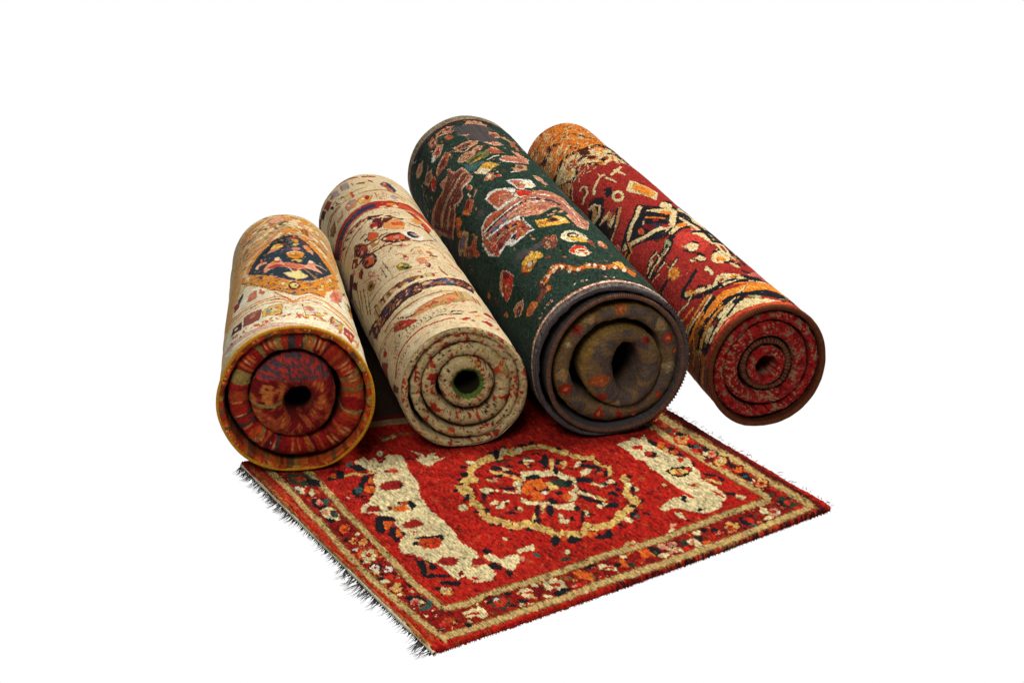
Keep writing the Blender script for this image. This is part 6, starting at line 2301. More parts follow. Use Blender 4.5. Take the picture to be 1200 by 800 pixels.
# ----------------------------------------------------------------------------- materials
def wool(name, bump=.4, scale=900., dist=.0012, rough=.92, stretch=(1, 1, 1), sheen=.15, var=.25, vscale=260.):
    m = bpy.data.materials.new(name); m.use_nodes = True; N = m.node_tree.nodes; Lk = m.node_tree.links
    b = N['Principled BSDF']; b.inputs['Roughness'].default_value = rough
    b.inputs['Specular IOR Level'].default_value = .015; b.inputs['Sheen Weight'].default_value = sheen*.12; b.inputs['Sheen Roughness'].default_value = .5
    at = N.new('ShaderNodeAttribute'); at.attribute_name = 'wool'
    tc = N.new('ShaderNodeTexCoord'); mp = N.new('ShaderNodeMapping'); mp.inputs['Scale'].default_value = stretch
    Lk.new(tc.outputs['Object'], mp.inputs['Vector'])
    n1 = N.new('ShaderNodeTexNoise'); n1.inputs['Scale'].default_value = scale; n1.inputs['Detail'].default_value = 3
    n2 = N.new('ShaderNodeTexNoise'); n2.inputs['Scale'].default_value = vscale; n2.inputs['Detail'].default_value = 4
    Lk.new(mp.outputs['Vector'], n1.inputs['Vector']); Lk.new(mp.outputs['Vector'], n2.inputs['Vector'])
    r = N.new('ShaderNodeMapRange'); r.inputs['From Min'].default_value = .3; r.inputs['From Max'].default_value = .7
    r.inputs['To Min'].default_value = 1-var; r.inputs['To Max'].default_value = 1+var
    Lk.new(n2.outputs['Fac'], r.inputs['Value'])
    mx = N.new('ShaderNodeVectorMath'); mx.operation = 'SCALE'
    Lk.new(at.outputs['Color'], mx.inputs[0]); Lk.new(r.outputs['Result'], mx.inputs['Scale']); Lk.new(mx.outputs['Vector'], b.inputs['Base Color'])
    bp = N.new('ShaderNodeBump'); bp.inputs['Strength'].default_value = bump; bp.inputs['Distance'].default_value = dist
    Lk.new(n1.outputs['Fac'], bp.inputs['Height']); Lk.new(bp.outputs['Normal'], b.inputs['Normal'])
    return m
M_PILE = wool('loop_pile_wool', bump=.5, scale=700, dist=.0015, var=.22)
M_FACE = wool('carpet_face_wool', bump=.45, scale=900, dist=.0009, var=.16, vscale=420, sheen=.1)
M_COIL = wool('carpet_edge_wool', bump=.6, scale=620, dist=.0014, var=.3, vscale=300, sheen=.05)
M_CORD = wool('binding_cord', bump=.3, scale=1200, dist=.0006, var=.15, vscale=500, sheen=.05)
M_HAIR = wool('fringe_yarn', bump=0, var=.1, sheen=0)

def tube(path, rad, nseg=10, squash=1.0, closed=False):
    """verts (n*nseg,3) around a path; rad array"""
    P = np.asarray(path, float); T = np.gradient(P, axis=0); T /= np.linalg.norm(T, axis=1)[:, None]+1e-12
    Y = np.array([0, 1., 0])*np.ones_like(T)            # roll axis direction in local space
    A = np.cross(T, Y); ln = np.linalg.norm(A, axis=1); bad = ln < 1e-6; A[bad] = [1, 0, 0]; A /= np.linalg.norm(A, axis=1)[:, None]
    B = np.cross(A, T); a = np.linspace(0, 2*np.pi, nseg, endpoint=False)
    r = np.asarray(rad, float)*np.ones(len(P))
    V = P[:, None]+r[:, None, None]*(np.cos(a)[None, :, None]*A[:, None]+squash*np.sin(a)[None, :, None]*B[:, None])
    return V

# ----------------------------------------------------------------------------- ground, world, camera
def ground():
    me = bpy.data.meshes.new('ground'); R = 60.0; n = 48
    vs = [(0, 0, 0)]+[(R*math.cos(2*math.pi*k/n), 3+R*math.sin(2*math.pi*k/n), 0) for k in range(n)]
    me.from_pydata(vs, [], [(0, 1+k, 1+(k+1) % n) for k in range(n)]); me.update()
    m = bpy.data.materials.new('white_self_lit'); m.use_nodes = True; nt = m.node_tree
    nt.nodes.remove(nt.nodes['Principled BSDF'])
    e = nt.nodes.new('ShaderNodeEmission'); e.inputs['Color'].default_value = (1, 1, 1, 1); e.inputs['Strength'].default_value = 1.0  # glow added so the ground stays pure white without shadows
    nt.links.new(e.outputs['Emission'], nt.nodes['Material Output'].inputs['Surface'])
    me.materials.append(m); o = link(bpy.data.objects.new('ground', me)); o['kind'] = 'structure'
ground()
w = bpy.data.worlds.new('World'); scene.world = w; w.use_nodes = True
w.node_tree.nodes['Background'].inputs['Color'].default_value = (1, 1, 1, 1); w.node_tree.nodes['Background'].inputs['Strength'].default_value = .22
cam = bpy.data.cameras.new('camera'); co = link(bpy.data.objects.new('camera', cam))
cam.sensor_width = 36; cam.lens = 36*1789.9/1200; cam.clip_end = 200; cam.clip_start = .05
co.location = (0, 0, 1.5); co.rotation_euler = (math.pi/2-0.40392, 0, 0); scene.camera = co
def area(name, loc, target, size, power, color=(1, 1, 1), sy=None):
    l = bpy.data.lights.new(name, 'AREA'); l.energy = power; l.color = color; l.size = size
    if sy: l.shape = 'RECTANGLE'; l.size_y = sy
    o = link(bpy.data.objects.new(name, l)); o.location = loc
    from mathutils import Vector
    o.rotation_euler = (Vector(target)-Vector(loc)).to_track_quat('-Z', 'Y').to_euler()
area('softbox_key', (1.5, 3.7, 3.5), (0.0, 3.0, 0.1), .7, 300, (1, .98, .95))
area('fill_front', (-.6, .4, 3.0), (0.0, 2.9, .1), 1.4, 135, (1, .98, .95))  # added fill lamp, brightens the roll ends facing the camera
scene.view_settings.view_transform = 'Standard'; scene.view_settings.look = 'None'; scene.view_settings.exposure = 0; scene.view_settings.gamma = 1
scene.cycles.use_denoising = True; scene.cycles.max_bounces = 6

# ----------------------------------------------------------------------------- the flat rug
def flat_rug():
    U, V = 911., 805.4
    root = thing('flat_rug', 'small flat red rug with gold rosette, cream medallions and dark fringe under the rolls', 'rug',
                 (-0.1339, 2.1614, 0), math.atan2(.5395, .8420))
    cv = Canvas(-6, 917, -14, 812, 1.2, 'base_rug', 1.3, 3).draw(PAT_RUG, {'cream': 'brown', 'goldl': 'maroon', 'leaf': 'brown'})
    cv.scribble(4200, (0, U, 0, V), ['band', 'maroon', 'black', 'rust', 'maroon', 'orange', 'black', 'cream', 'gold', 'red', 'green', 'pink'], 61, (5, 12), (2, 4.2), .3, 1.2, 0, ('band',))
    cv.scribble(170, (380, 720, -2, 20), ['edgedark', 'edgedark2', 'maroon'], 65, (8, 22), (3, 6), .5, .5, 0, ('base_rug',))
    cv.scribble(160, (560, U, -4, 22), ['red', 'maroon', 'rust', 'edgedark'], 66, (8, 20), (3, 6), .5, .5, 0, ('edgedark2', 'edgedark'))
    cv.scribble(4500, (0, U, 0, V), ['maroon', 'band', 'red4l', 'rust', 'maroon'], 62, (6, 16), (1.6, 3), .5, .3, 0, ('base_rug',))
    cv.scribble(2200, (0, U, 0, V), ['creamd', 'tan', 'cream', 'creamd'], 63, (6, 16), (1.6, 3), .5, .3, 0, ('cream',))
    cv.scribble(1800, (0, U, 0, V), ['tand', 'creamd', 'green'], 64, (6, 14), (1.5, 2.6), .5, .6, 0, ('tan',))
    du = 1.4; nu = int(U/du)+1; nv = int(V/du)+1
    u = np.linspace(0, U, nu); v = np.linspace(0, V, nv); UU, VV = np.meshgrid(u, v, indexing='ij')
    cw, lp = 5.2, 15.0
    def loops(UU, VV):
        wob = (vnoise(UU/14, VV/30, 21)-.5)*4.0+(vnoise(UU/60, VV/60, 22)-.5)*10
        x = (UU+wob)/cw; ci = np.floor(x); fu = x-ci
        y = (VV+(vnoise(UU/20, VV/20, 23)-.5)*6)/lp+hsh(ci, 0, 5)*7; ri = np.floor(y); fv = y-ri
        return ci, ri, fu, fv
    ci, ri, fu, fv = loops(UU, VV)
    hh = hsh(ci, ri, 9)
    prof = np.power(np.clip(1-np.abs(2*fu-1)**2.2, 0, 1), .6)*(.5+.5*np.power(np.clip(1-np.abs(2*fv-1)**3, 0, 1), .5))
    z = 7.4+prof*(2.5+2.0*hh)+(vnoise(UU/2.2, VV/5, 31)-.5)*.9+(fbm(UU/90, VV/90, 41)-.5)*2.2
    us = UU-(fu-.5)*cw*.35; vs = VV-(fv-.5)*lp*.18
    c = cv.rgb(us, vs)
    lum = .70+.40*hh+(vnoise(UU/1.7, VV/6, 51)-.5)*.95-.2*(1-prof)+(fbm(UU/70, VV/70, 53)-.5)*.3+(vnoise(UU*0, VV/16, 54)-.5)*.14  # the prof term paints shade into the gaps between loops
    tint = hsh(ci, ri, 12)[..., None]
    tw = np.clip(1-c[..., 1:2]/(c[..., 0:1]+1e-4), .12, 1)      # dye varies most in the reds
    c = c*lum[..., None]*(1+(tint-.5)*tw*np.array([.1, 1.0, .6]))
    # edge drops to the ground
    ed = np.minimum(np.minimum(UU, U-UU), np.minimum(VV, V-VV))
    z = z*sstep(-3.0, 3.0, ed)+.2+4.5*fbm(UU/160, VV/160, 43)*np.exp(-ed/35.)*sstep(.3, 1, VV/40.+UU/900.)
    bul = -7.0*np.sin(np.pi*UU/U)*np.exp(-VV/28.)
    jag = (hsh(ci, 0, 77)-.5)*3.2*np.exp(-VV/3.)
    X = np.stack([UU, VV+bul+jag, z], -1)/1000
    mesh_obj('pile', X.reshape(-1, 3), grid_faces(nu, nv), M_PILE, root, c.reshape(-1, 3))
    # base cloth under the pile
    pu = np.linspace(1, U-1, 60); top = []
    def bl(uu): return -7.0*np.sin(np.pi*uu/U)
    ring = [(a, bl(a)+1.5) for a in pu]+[(U-1, q) for q in np.linspace(30, V-1, 12)]+[(a, V-1) for a in pu[::-1]]+[(1, q) for q in np.linspace(V-30, 30, 12)]
    n = len(ring); vb = [(a/1000, b/1000, .0008) for a, b in ring]+[(a/1000, b/1000, .0055) for a, b in ring]
    fs = [tuple(range(n-1, -1, -1)), tuple(range(n, 2*n))]+[(k, (k+1) % n, n+(k+1) % n, n+k) for k in range(n)]
    mesh_obj('backing_cloth', vb, fs, M_CORD, root, np.tile(alb((120, 40, 30)), (2*n, 1)), False)
    # cream selvedge cord along the left edge
    pv = np.linspace(-4, V-2, 420); rad = 4.3+.6*np.sin(pv*1.1)+(vnoise(pv/9, pv*0, 61)-.5)*1.0
    P = np.stack([2.2+(vnoise(pv/30, pv*0, 62)-.5)*2.5, pv, np.full_like(pv, 5.2)], -1)
    ang = np.linspace(0, 2*np.pi, 10, endpoint=False)
    Vt = np.stack([P[:, None, 0]+rad[:, None]*np.cos(ang)*.9, P[:, None, 1]+0*ang, P[:, None, 2]+rad[:, None]*np.sin(ang)], -1)/1000
    cc = alb((214, 206, 176))*(.8+.35*hsh(np.arange(420)//2, 0, 63))[:, None, None]*np.ones((420, 10, 1))
    selv = mesh_obj('selvedge', Vt.reshape(-1, 3), grid_faces(420, 10, False, True), M_CORD, root, cc.reshape(-1, 3))
    # fringes
    rnd = random.Random(4)
    def strands(specs, name):
        vs, fs, cs = [], [], []
        for (p0, d, ln, wd, c0, c1, arch) in specs:
            b = len(vs); sd = (-d[1], d[0]); bend = rnd.uniform(-.35, .35)*ln; ns = 6
            for k in range(ns+1):
                t = k/ns; off = bend*t*t
                x = p0[0]+d[0]*ln*t+sd[0]*off; y = p0[1]+d[1]*ln*t+sd[1]*off
                zz = max(.35, p0[2]*(1-t)**1.5+arch*math.sin(math.pi*t)); ww = wd*(1-.75*t)
                vs += [(x+sd[0]*ww, y+sd[1]*ww, zz), (x-sd[0]*ww, y-sd[1]*ww, zz), (x, y, zz+ww*1.3)]
                cc = c0*(1-t)+c1*t; cs += [cc]*3
                if k:
                    a = b+3*(k-1); e = a+3
                    fs += [(a, a+1, e+1, e), (a+1, a+2, e+2, e+1), (a+2, a, e, e+2)]
        o = mesh_obj(name, np.array(vs)/1000, np.array(fs), M_HAIR, root, np.array(cs)); o['kind'] = 'stuff'; return o
    blk = alb((34, 32, 32)); gry = alb((120, 116, 112)); wht = alb((238, 236, 230))
    sp = []
    v_ = 3.0
    while v_ < V-3:                                   # dark knots along the edge
        sp.append(((-.5, v_, 4.0), (-1, rnd.uniform(-.5, .2)), rnd.uniform(3.5, 9), rnd.uniform(1.0, 1.9), blk, blk*1.4, .2)); v_ += rnd.uniform(2.4, 5.4)
    v_ = 8.0
    while v_ < V-6:                                   # bunched warp ends
        big = vnoise(v_/70, 0, 71)+(.35 if 190 < v_ < 290 else 0)+(.2 if 20 < v_ < 120 else 0)
        if big > .44:
            a0 = rnd.uniform(-.55, .15); l0 = (rnd.uniform(11, 19)+9*big)*(1.35 if v_ < 330 else .95); n_ = rnd.randint(5, 10)
            for q in range(n_):
                a = a0+rnd.uniform(-.16, .16); f_ = rnd.uniform(.1, .9)
                sp.append(((-1.5, v_+rnd.uniform(-4.5, 4.5), 4.0), (-math.cos(a), math.sin(a)-.12), l0*rnd.uniform(.55, 1.1), rnd.uniform(.55, 1.1), blk*(1+2*f_), blk*2+gry*f_*1.4, rnd.uniform(0, .8)))
        for q in range(rnd.randint(1, 3)):
            sp.append(((-1.5, v_+rnd.uniform(-6, 6), 4.0), (-1, rnd.uniform(-.6, .4)), rnd.uniform(7, 20), rnd.uniform(.3, .6), blk, blk*2+gry*.3, .6))
        v_ += rnd.uniform(8, 15)
    strands(sp, 'fringe').parent = selv
    sp = []
    v_ = 10.0
    while v_ < V-4:
        n_ = rnd.choice([0, 1, 1, 2, 3]); a0 = rnd.uniform(-.2, .9)
        for q in range(n_):
            a = a0+rnd.uniform(-.5, .5); l = rnd.uniform(14, 34)
            sp.append(((U+.5, v_+rnd.uniform(-2, 2), 3.0), (math.cos(a*.4), math.sin(a*.4)), l, .34, wht*1.5, wht*1.3, .4))
            if rnd.random() < .8:
                r0 = rnd.uniform(6, 20)
                sp.append(((U+r0, v_+r0*math.tan(a*.4), 1.0), (math.cos(a), math.sin(a)), rnd.uniform(5, 15), rnd.uniform(.5, 1.0), blk*1.2, blk*2, .8))
        v_ += rnd.uniform(7, 16)
    strands(sp, 'fringe')
    # yarn ends along the cut front edge
    sp = []
    for k in range(620):
        uu = rnd.uniform(2, U-2); c0 = cv.rgb(np.array([uu]), np.array([2.0]))[0]*rnd.uniform(.6, 1.3)
        sp.append(((uu, bl(uu)+1.5, 8.2), (rnd.uniform(-.35, .35), -1), rnd.uniform(1.5, 3.8), rnd.uniform(1.0, 1.7), c0, c0*rnd.uniform(.55, 1), .3))
    strands(sp, 'edge_tufts')
flat_rug()

# ----------------------------------------------------------------------------- rolled carpets
class Roll:
    """rings: inner -> outer, (centre radius, half thickness, cx, cy, recess) in units of the outer radius"""
    def __init__(s, x, y, yaw, L, rf, rb, asp, base, rings, hand=1, deform=(0, 0), hole=(0, 0, 1)):
        s.L = L; s.rf = rf; s.rb = rb; s.asp = asp; s.base = base; s.rings = np.array(rings, float); s.N = len(rings); s.hand = hand; s.deform = deform; s.hole = hole; s.seed = int(abs(x)*1000) % 17
        s.loc = (x, y, 0); s.rotz = -yaw; s.Rm = (rf+rb)/2*1000
        s.t1 = s.N-1+.985
    def par(s, t):
        k = np.clip(np.floor(t), 0, s.N-1).astype(int); f = t-k
        p = s.rings[k].copy(); mid = (k > 0) & (k < s.N-1)
        lap = f-sstep(.86, 1.0, f)-.43                          # each layer winds slowly outwards, then laps over itself
        p[:, 0] += np.where(mid, lap*.05, 0); p[:, 1] *= 1+.10*np.sin(2*np.pi*(f+k*.37))*mid
        return p
    def phi(s, t): return math.pi+s.hand*2*math.pi*np.asarray(t)      # 0 = top, grows to the right
    def pos(s, t, off, z):
        """point at turn t, off = -1 inner side .. +1 outer side, z from the front (m)"""
        t, off, z = np.broadcast_arrays(np.asarray(t, float), off, z); sh = t.shape; t = t.ravel(); off = off.ravel(); z = z.ravel()
        p = s.par(t); ph = s.phi(t)
        h = p[:, 1]
        r = p[:, 0]+off*h
        kk = np.floor(t); inn = sstep(1.0, .85, p[:, 0])
        w = 1+s.deform[0]*np.cos(2*(ph-s.deform[1]))*sstep(.2, .5, p[:, 0])*inn
        w = w+inn*(.018*np.cos(2*ph+kk*2.1+s.seed)+.012*np.cos(3*ph+kk*1.3+s.seed*2))
        w = w+(.006*np.cos(3*ph+s.seed)+.022*(vnoise(2.4*np.cos(ph)+9+z*2.2, 2.4*np.sin(ph)+z*4.3, s.seed)-.5))*sstep(.6, 1., p[:, 0])
        lx = p[:, 2]+r*w*np.sin(ph); lz = p[:, 3]+r*w*np.cos(ph)
        inn0 = np.where(kk == 0, (1-off)/2, 0)                 # the opening sits off-centre and is not round
        lx = lx+inn0*(s.hole[0]+(s.hole[2]-1)*-.5*r*np.sin(ph)); lz = lz+inn0*(s.hole[1]+(s.hole[2]-1)*r*np.cos(ph))
        fl = np.clip(-lz-.86, 0, None); lz = np.where(lz < -.86, -.86-.14*np.tanh(fl/.14)*.93, lz)-.008   # settles under its own weight
        R = s.rf+(s.rb-s.rf)*np.clip(z/s.L, 0, 1)
        return np.stack([s.asp*R*lx, z, s.base+R+R*lz], -1).reshape(sh+(3,))

def build_coil(rl, root, colour, name='coiled_layer', nsemi=17, k0=1, k1=99):
    ts = []
    for k in range(k0, min(rl.N, k1)):
        n = max(60, int(2*math.pi*rl.rings[k][0]*rl.Rm/2.6)); ts.append(np.linspace(k, k+1, n, endpoint=False))
    t = np.concatenate(ts); t = t[t <= rl.t1]; closed = (k0 == 0)
    t = t[t < k0+1-1e-6]
    p = rl.par(t); hm = np.minimum(p[:, 1]*rl.Rm/1000, .034); rec = p[:, 4]
    wav = (vnoise(3*np.cos(2*np.pi*t)+9, 3*np.sin(2*np.pi*t)+np.floor(t)*5, 3)-.5)*.006+(vnoise(8*np.cos(2*np.pi*t)+9, 8*np.sin(2*np.pi*t)+np.floor(t)*5, 4)-.5)*.0025
    a = np.linspace(0, math.pi, nsemi)
    zs = np.array([.012, .024, .04, .065, .11, .2, .4, .7, 1.0])
    offs, zz, wf = [], [], []
    for q in zs[::-1]: offs.append(np.ones_like(t)); zz.append(rec+hm+q*(rl.L-2*hm-rec)-.0); wf.append(np.full_like(t, -q))
    for b in a: offs.append(np.full_like(t, math.cos(b))); zz.append(rec+wav*0+hm-hm*math.sin(b)**.8); wf.append(np.full_like(t, b/math.pi))
    for q in zs: offs.append(-np.ones_like(t)); zz.append(rec+hm+q*(rl.L-2*hm-rec)); wf.append(np.full_like(t, 1+q))
    for b in a[1:-1:3][::-1]: offs.append(np.full_like(t, math.cos(b))); zz.append(rl.L-hm+hm*math.sin(b)); wf.append(np.full_like(t, -2.))
    off = np.stack(offs, 1); Z = np.stack(zz, 1)+wav[:, None]; W = np.stack(wf, 1); T = t[:, None]*np.ones_like(off)
    arc = k0*317.0+np.concatenate([[0], np.cumsum(np.hypot(np.diff(p[:, 0])*rl.Rm, np.diff(t)*2*math.pi*p[1:, 0]*rl.Rm))])
    S = arc[:, None]*np.ones_like(off)
    # slightly lumpy wool edge
    hmm = (p[:, 1]*rl.Rm)[:, None]; ph_ = rl.phi(t)[:, None]; rr_ = (p[:, 0][:, None]+off*p[:, 1][:, None])*rl.Rm
    ax, az = rr_*np.sin(ph_)+Z*620, rr_*np.cos(ph_)-Z*540
    lump = ((vnoise(ax/3.4, az/3.4, 8)-.5)*1.3+(vnoise(ax/15, az/15, 9)-.5)*3.6)/hmm
    off2 = off*(1+lump*np.where((W >= 0) & (W <= 1), 1, 0))
    off2 = np.where(T > rl.N-1.0001, np.minimum(off2, 1-.0025/(p[:, 1][:, None]*rl.Rm/1000)), off2)   # leave room for the pile face on the last turn
    X = rl.pos(T, off2, Z); n, m = off.shape
    loc = (X-np.array([0, 0, rl.base+rl.rf]))/rl.rf
    C = colour(S, W, T, p[:, 0][:, None]*np.ones_like(S), loc[..., 0]+.55*loc[..., 1], loc[..., 2]-.45*loc[..., 1])
    gap_shade = alb((52, 38, 30))*(.7+.6*vnoise(S/3, W*30, 15))[..., None]                    # shade painted on the inner walls and gap sides of the layers
    C = np.where(((W > 1.05) | ((W < -.03) & (T < rl.N-1)))[..., None], gap_shade, C)
    F = grid_faces(n, m, True, True)
    mesh = mesh_obj(name, X.reshape(-1, 3), F, M_COIL, root, C.reshape(-1, 3))
    return mesh

def build_face(rl, root, pat, base, umin, umax, seed, name='patterned_face', outline={}, detail=(), strips=(), knots=(2.3, 2.9), nap=.5, lumv=.3, mott=.2, warp=1.0, snap=.6):
    u0 = math.radians(umin)*rl.Rm/1.0; u1 = math.radians(umax)*rl.Rm
    cv = Canvas(u0-8, u1+8, -4, rl.L*1000+4, 1.0, base, warp, seed).draw(pat, outline)
    for n_, va, vb in strips: cv.poly(n_, [(u0-9, va), (u0-9, vb), (u1+9, vb), (u1+9, va)])
    for q in detail: cv.scribble(*q)
    circ = 2*math.pi*rl.Rm; t = np.linspace(rl.N-1, rl.N-1+.992, int(circ*.99/1.45)); nv = int(rl.L*1000/1.75)
    zf = np.linspace(0, 1, nv); T, Zf = np.meshgrid(t, zf, indexing='ij')
    ph = (rl.phi(T)+math.pi) % (2*math.pi)-math.pi; Uc = ph*rl.Rm; V = Zf*rl.L*1000
    # outside the documented side the design is repeated mirrored
    Um = np.where(Uc > u1, 2*u1-Uc, np.where(Uc < u0, 2*u0-Uc, Uc)); Um = np.clip(Um, u0, u1)
    kx, ky = knots
    x = Um/kx+(vnoise(Um/14, V/14, seed+1)-.5)*1.0; y = V/ky+(vnoise(Um/14, V/14, seed+2)-.5)*1.0
    ci = np.floor(x); ri = np.floor(y); fu = x-ci; fv = y-ri; hh = hsh(ci, ri, seed+3)
    c = cv.rgb(Um-(fu-.5)*kx*snap, V-(fv-.5)*ky*snap)
    streak = fbm(Um/3.0, V/9.0, seed+4) if nap > .6 else fbm(Um/4., V/4., seed+4)
    lum = 1+(hh-.5)*lumv+(streak-.5)*mott*2+(fbm(Um/50, V/50, seed+6)-.5)*.3
    tint = (fbm(Um/30, V/30, seed+8)-.5)[..., None]
    c = c*np.clip(lum, .25, 2)[..., None]*(1+tint*np.array([.05, .2, .25])+(hsh(ci, ri, seed+30)-.5)[..., None]*np.array([.1, .5, .45]))
    d = (np.power(np.clip(1-np.abs(2*fu-1)**2, 0, 1), .5)*np.power(np.clip(1-np.abs(2*fv-1)**2, 0, 1), .5)*.5+hh*.35)*nap+(streak-.5)*nap*1.2+(fbm(Um/70, V/110, seed+9)-.5)*4.2+(vnoise(Um/140, V/28, seed+12)-.5)*1.6
    e = (1-2.4/rl.Rm*1.0)
    X = rl.pos(T, np.ones_like(T), Zf*rl.L)
    # push along the local radius
    R = rl.rf+(rl.rb-rl.rf)*Zf
    nrm = np.stack([np.sin(ph), 0*ph, np.cos(ph)], -1)
    edge = np.minimum(np.minimum(V, rl.L*1000-V), 6)/6.
    X = X+nrm*((d-1.2)*sstep(0, 1, edge)-1.6*(1-edge)**2)[..., None]/1000
    X[..., 2] = np.maximum(X[..., 2], rl.base+.0006)
    X[..., 1] += .0015
    return mesh_obj(name, X.reshape(-1, 3), grid_faces(*T.shape), M_FACE, root, c.reshape(-1, 3)), cv

def rim_path(rl, t0, t1, off, z, n):
    t = np.linspace(t0, t1, n); return t, rl.pos(t, np.full(n, off), np.full(n, z))

def pick(names, r):
    tab = np.array([alb(q) for q in names]); return tab[np.clip((r*len(names)).astype(int), 0, len(names)-1)]

# colours of the rolled-in edges -------------------------------------------------
def coil_red_stripes(S, W, T, R, LX, LZ):
    kk = np.where(R < .5, 22., 9.0)
    cell = np.floor(S/kk+(vnoise(S/14, W*2, 80)-.5)*1.6); r = hsh(cell, np.floor(T*1.0), 81)
    c = pick([(150, 34, 26), (168, 52, 28), (120, 24, 24), (186, 72, 34), (140, 40, 30), (126, 110, 58), (160, 62, 34), (70, 56, 54), (150, 30, 28), (150, 122, 66), (176, 84, 40), (96, 26, 30), (158, 40, 28), (132, 30, 26), (172, 70, 34)], r)
    f = S/kk-np.floor(S/kk)
    sp = (hsh(cell, 3, 82) > .72) & ((f-.5)**2*3+(W-.45)**2*6 < .28)
    c = np.where(sp[..., None], alb((196, 96, 48)), c)
    sp2 = (hsh(cell, 3, 82) > .72) & ((f-.5)**2*3+(W-.45)**2*6 < .05)
    c = np.where(sp2[..., None], alb((206, 160, 110)), c)
    th = vnoise(LX*95, LZ*95, 83); th2 = vnoise(LX*30, LZ*30, 84)
    c = c*(.45+.7*th+.45*th2)[..., None]
    ed = (np.abs(W-.5) > .36)[..., None]
    c = np.where(ed & (hsh(cell, 9, 85) > .4)[..., None], c*.6, c)
    core = R < .5
    n1 = fbm(LX*9, LZ*9, 87); n3 = vnoise(LX*60, LZ*60, 88)
    cc = np.where((n1 > .5)[..., None], alb((150, 50, 34)), alb((116, 26, 28)))
    cc = np.where((n1 > .62)[..., None], alb((186, 96, 46)), cc)
    zl = LZ-.03+.04*LX; band = (np.abs(np.sin(zl*38+(vnoise(LX*8, LZ*3, 89)-.5)*1.6)) > .62)
    top = zl > .17+.08*vnoise(LX*5, 0*LX, 90)
    cc = np.where(top[..., None], np.where((band & (n3 > .35))[..., None], alb((178, 52, 40)), alb((84, 66, 72))), cc)
    blk_ = ((np.abs(LX+.33) < .07) | (np.abs(LX+.13) < .04)) & (np.abs(zl-.02) < .15)
    cc = np.where((blk_ & (n3 > .25))[..., None], alb((196, 110, 52)), cc)
    gl = np.abs(zl+.13-.25*(LX+.2)**2) < .02
    cc = np.where((gl & (LX < 0))[..., None], alb((140, 132, 72)), cc)
    ang = np.floor(np.arctan2(LX, LZ)*11); rad_ = zl < -.12
    cc = np.where((rad_ & (hsh(ang, 0*ang, 91) > .55) & (n1 > .42))[..., None], alb((160, 70, 38)), cc)
    cc = cc*(.5+.55*n3+.5*vnoise(LX*130, LZ*130, 92))[..., None]
    c = np.where(core[..., None], cc, c)
    outer = (R > .9)[..., None]
    c = np.where(outer, c*np.array([1.1, 1.0, .8])*.95+alb((150, 84, 24))*.35, c)
    return c
def coil_beige(S, W, T, R, LX, LZ):
    c = np.ones(S.shape+(3,))*alb((204, 180, 128)); n = fbm(S/12, W*3, 90)
    c = c*(.8+.4*n)[..., None]
    Wc = np.clip(W, -.3, 1.3)
    def spots(sx, sw, seed, thr, cols, rad=.42):
        nonlocal c
        a = S/sx+(vnoise(S/9, Wc*3, seed+9)-.5)*1.4; b = Wc*sw+(vnoise(S/11, Wc*3, seed+10)-.5)*.8; i = np.floor(a); j = np.floor(b)
        ox = .3+.4*hsh(i, j, seed+1); oy = .3+.4*hsh(i, j, seed+2)
        d = ((a-i-ox))**2+((b-j-oy))**2+(vnoise(S/2.5, Wc*14, seed+5)-.5)*.12
        cl = vnoise(S/28, Wc*1.5, seed+4)
        hit = (hsh(i, j, seed) > thr-.34*(cl > .62)+.14*(cl < .5)) & (d < rad*rad*hsh(i, j, seed+6))
        c = np.where(hit[..., None], pick(cols, hsh(i, j, seed+3)), c)
    spots(15, 1.9, 91, .70, [(176, 54, 38), (190, 74, 44), (160, 40, 34)], .55)
    spots(6.0, 4.2, 101, .80, [(60, 50, 44), (84, 84, 50), (70, 36, 40), (150, 60, 40)], .42)
    spots(8, 3, 111, .84, [(190, 150, 70), (176, 54, 38), (196, 110, 60)], .45)
    line = (np.abs(np.sin(S/7.+W*7)) < .10) & (vnoise(S/18, W*3, 121) > .62)
    c = np.where(line[..., None], alb((96, 76, 46)), c)
    g = ((R < .45) & (W+.1*vnoise(LX*30, LZ*30, 124) > .70) & (W < .90))[..., None]
    c = np.where(g, alb((96, 120, 52))*(.55+.7*vnoise(S/2, W*20, 123))[..., None], c)
    c = np.where(((R < .45) & (W >= .90))[..., None], alb((40, 36, 22)), c)  # hole beyond the green lining painted dark as shade
    return c*(.82+.36*vnoise(LX*70, LZ*70, 125))[..., None]
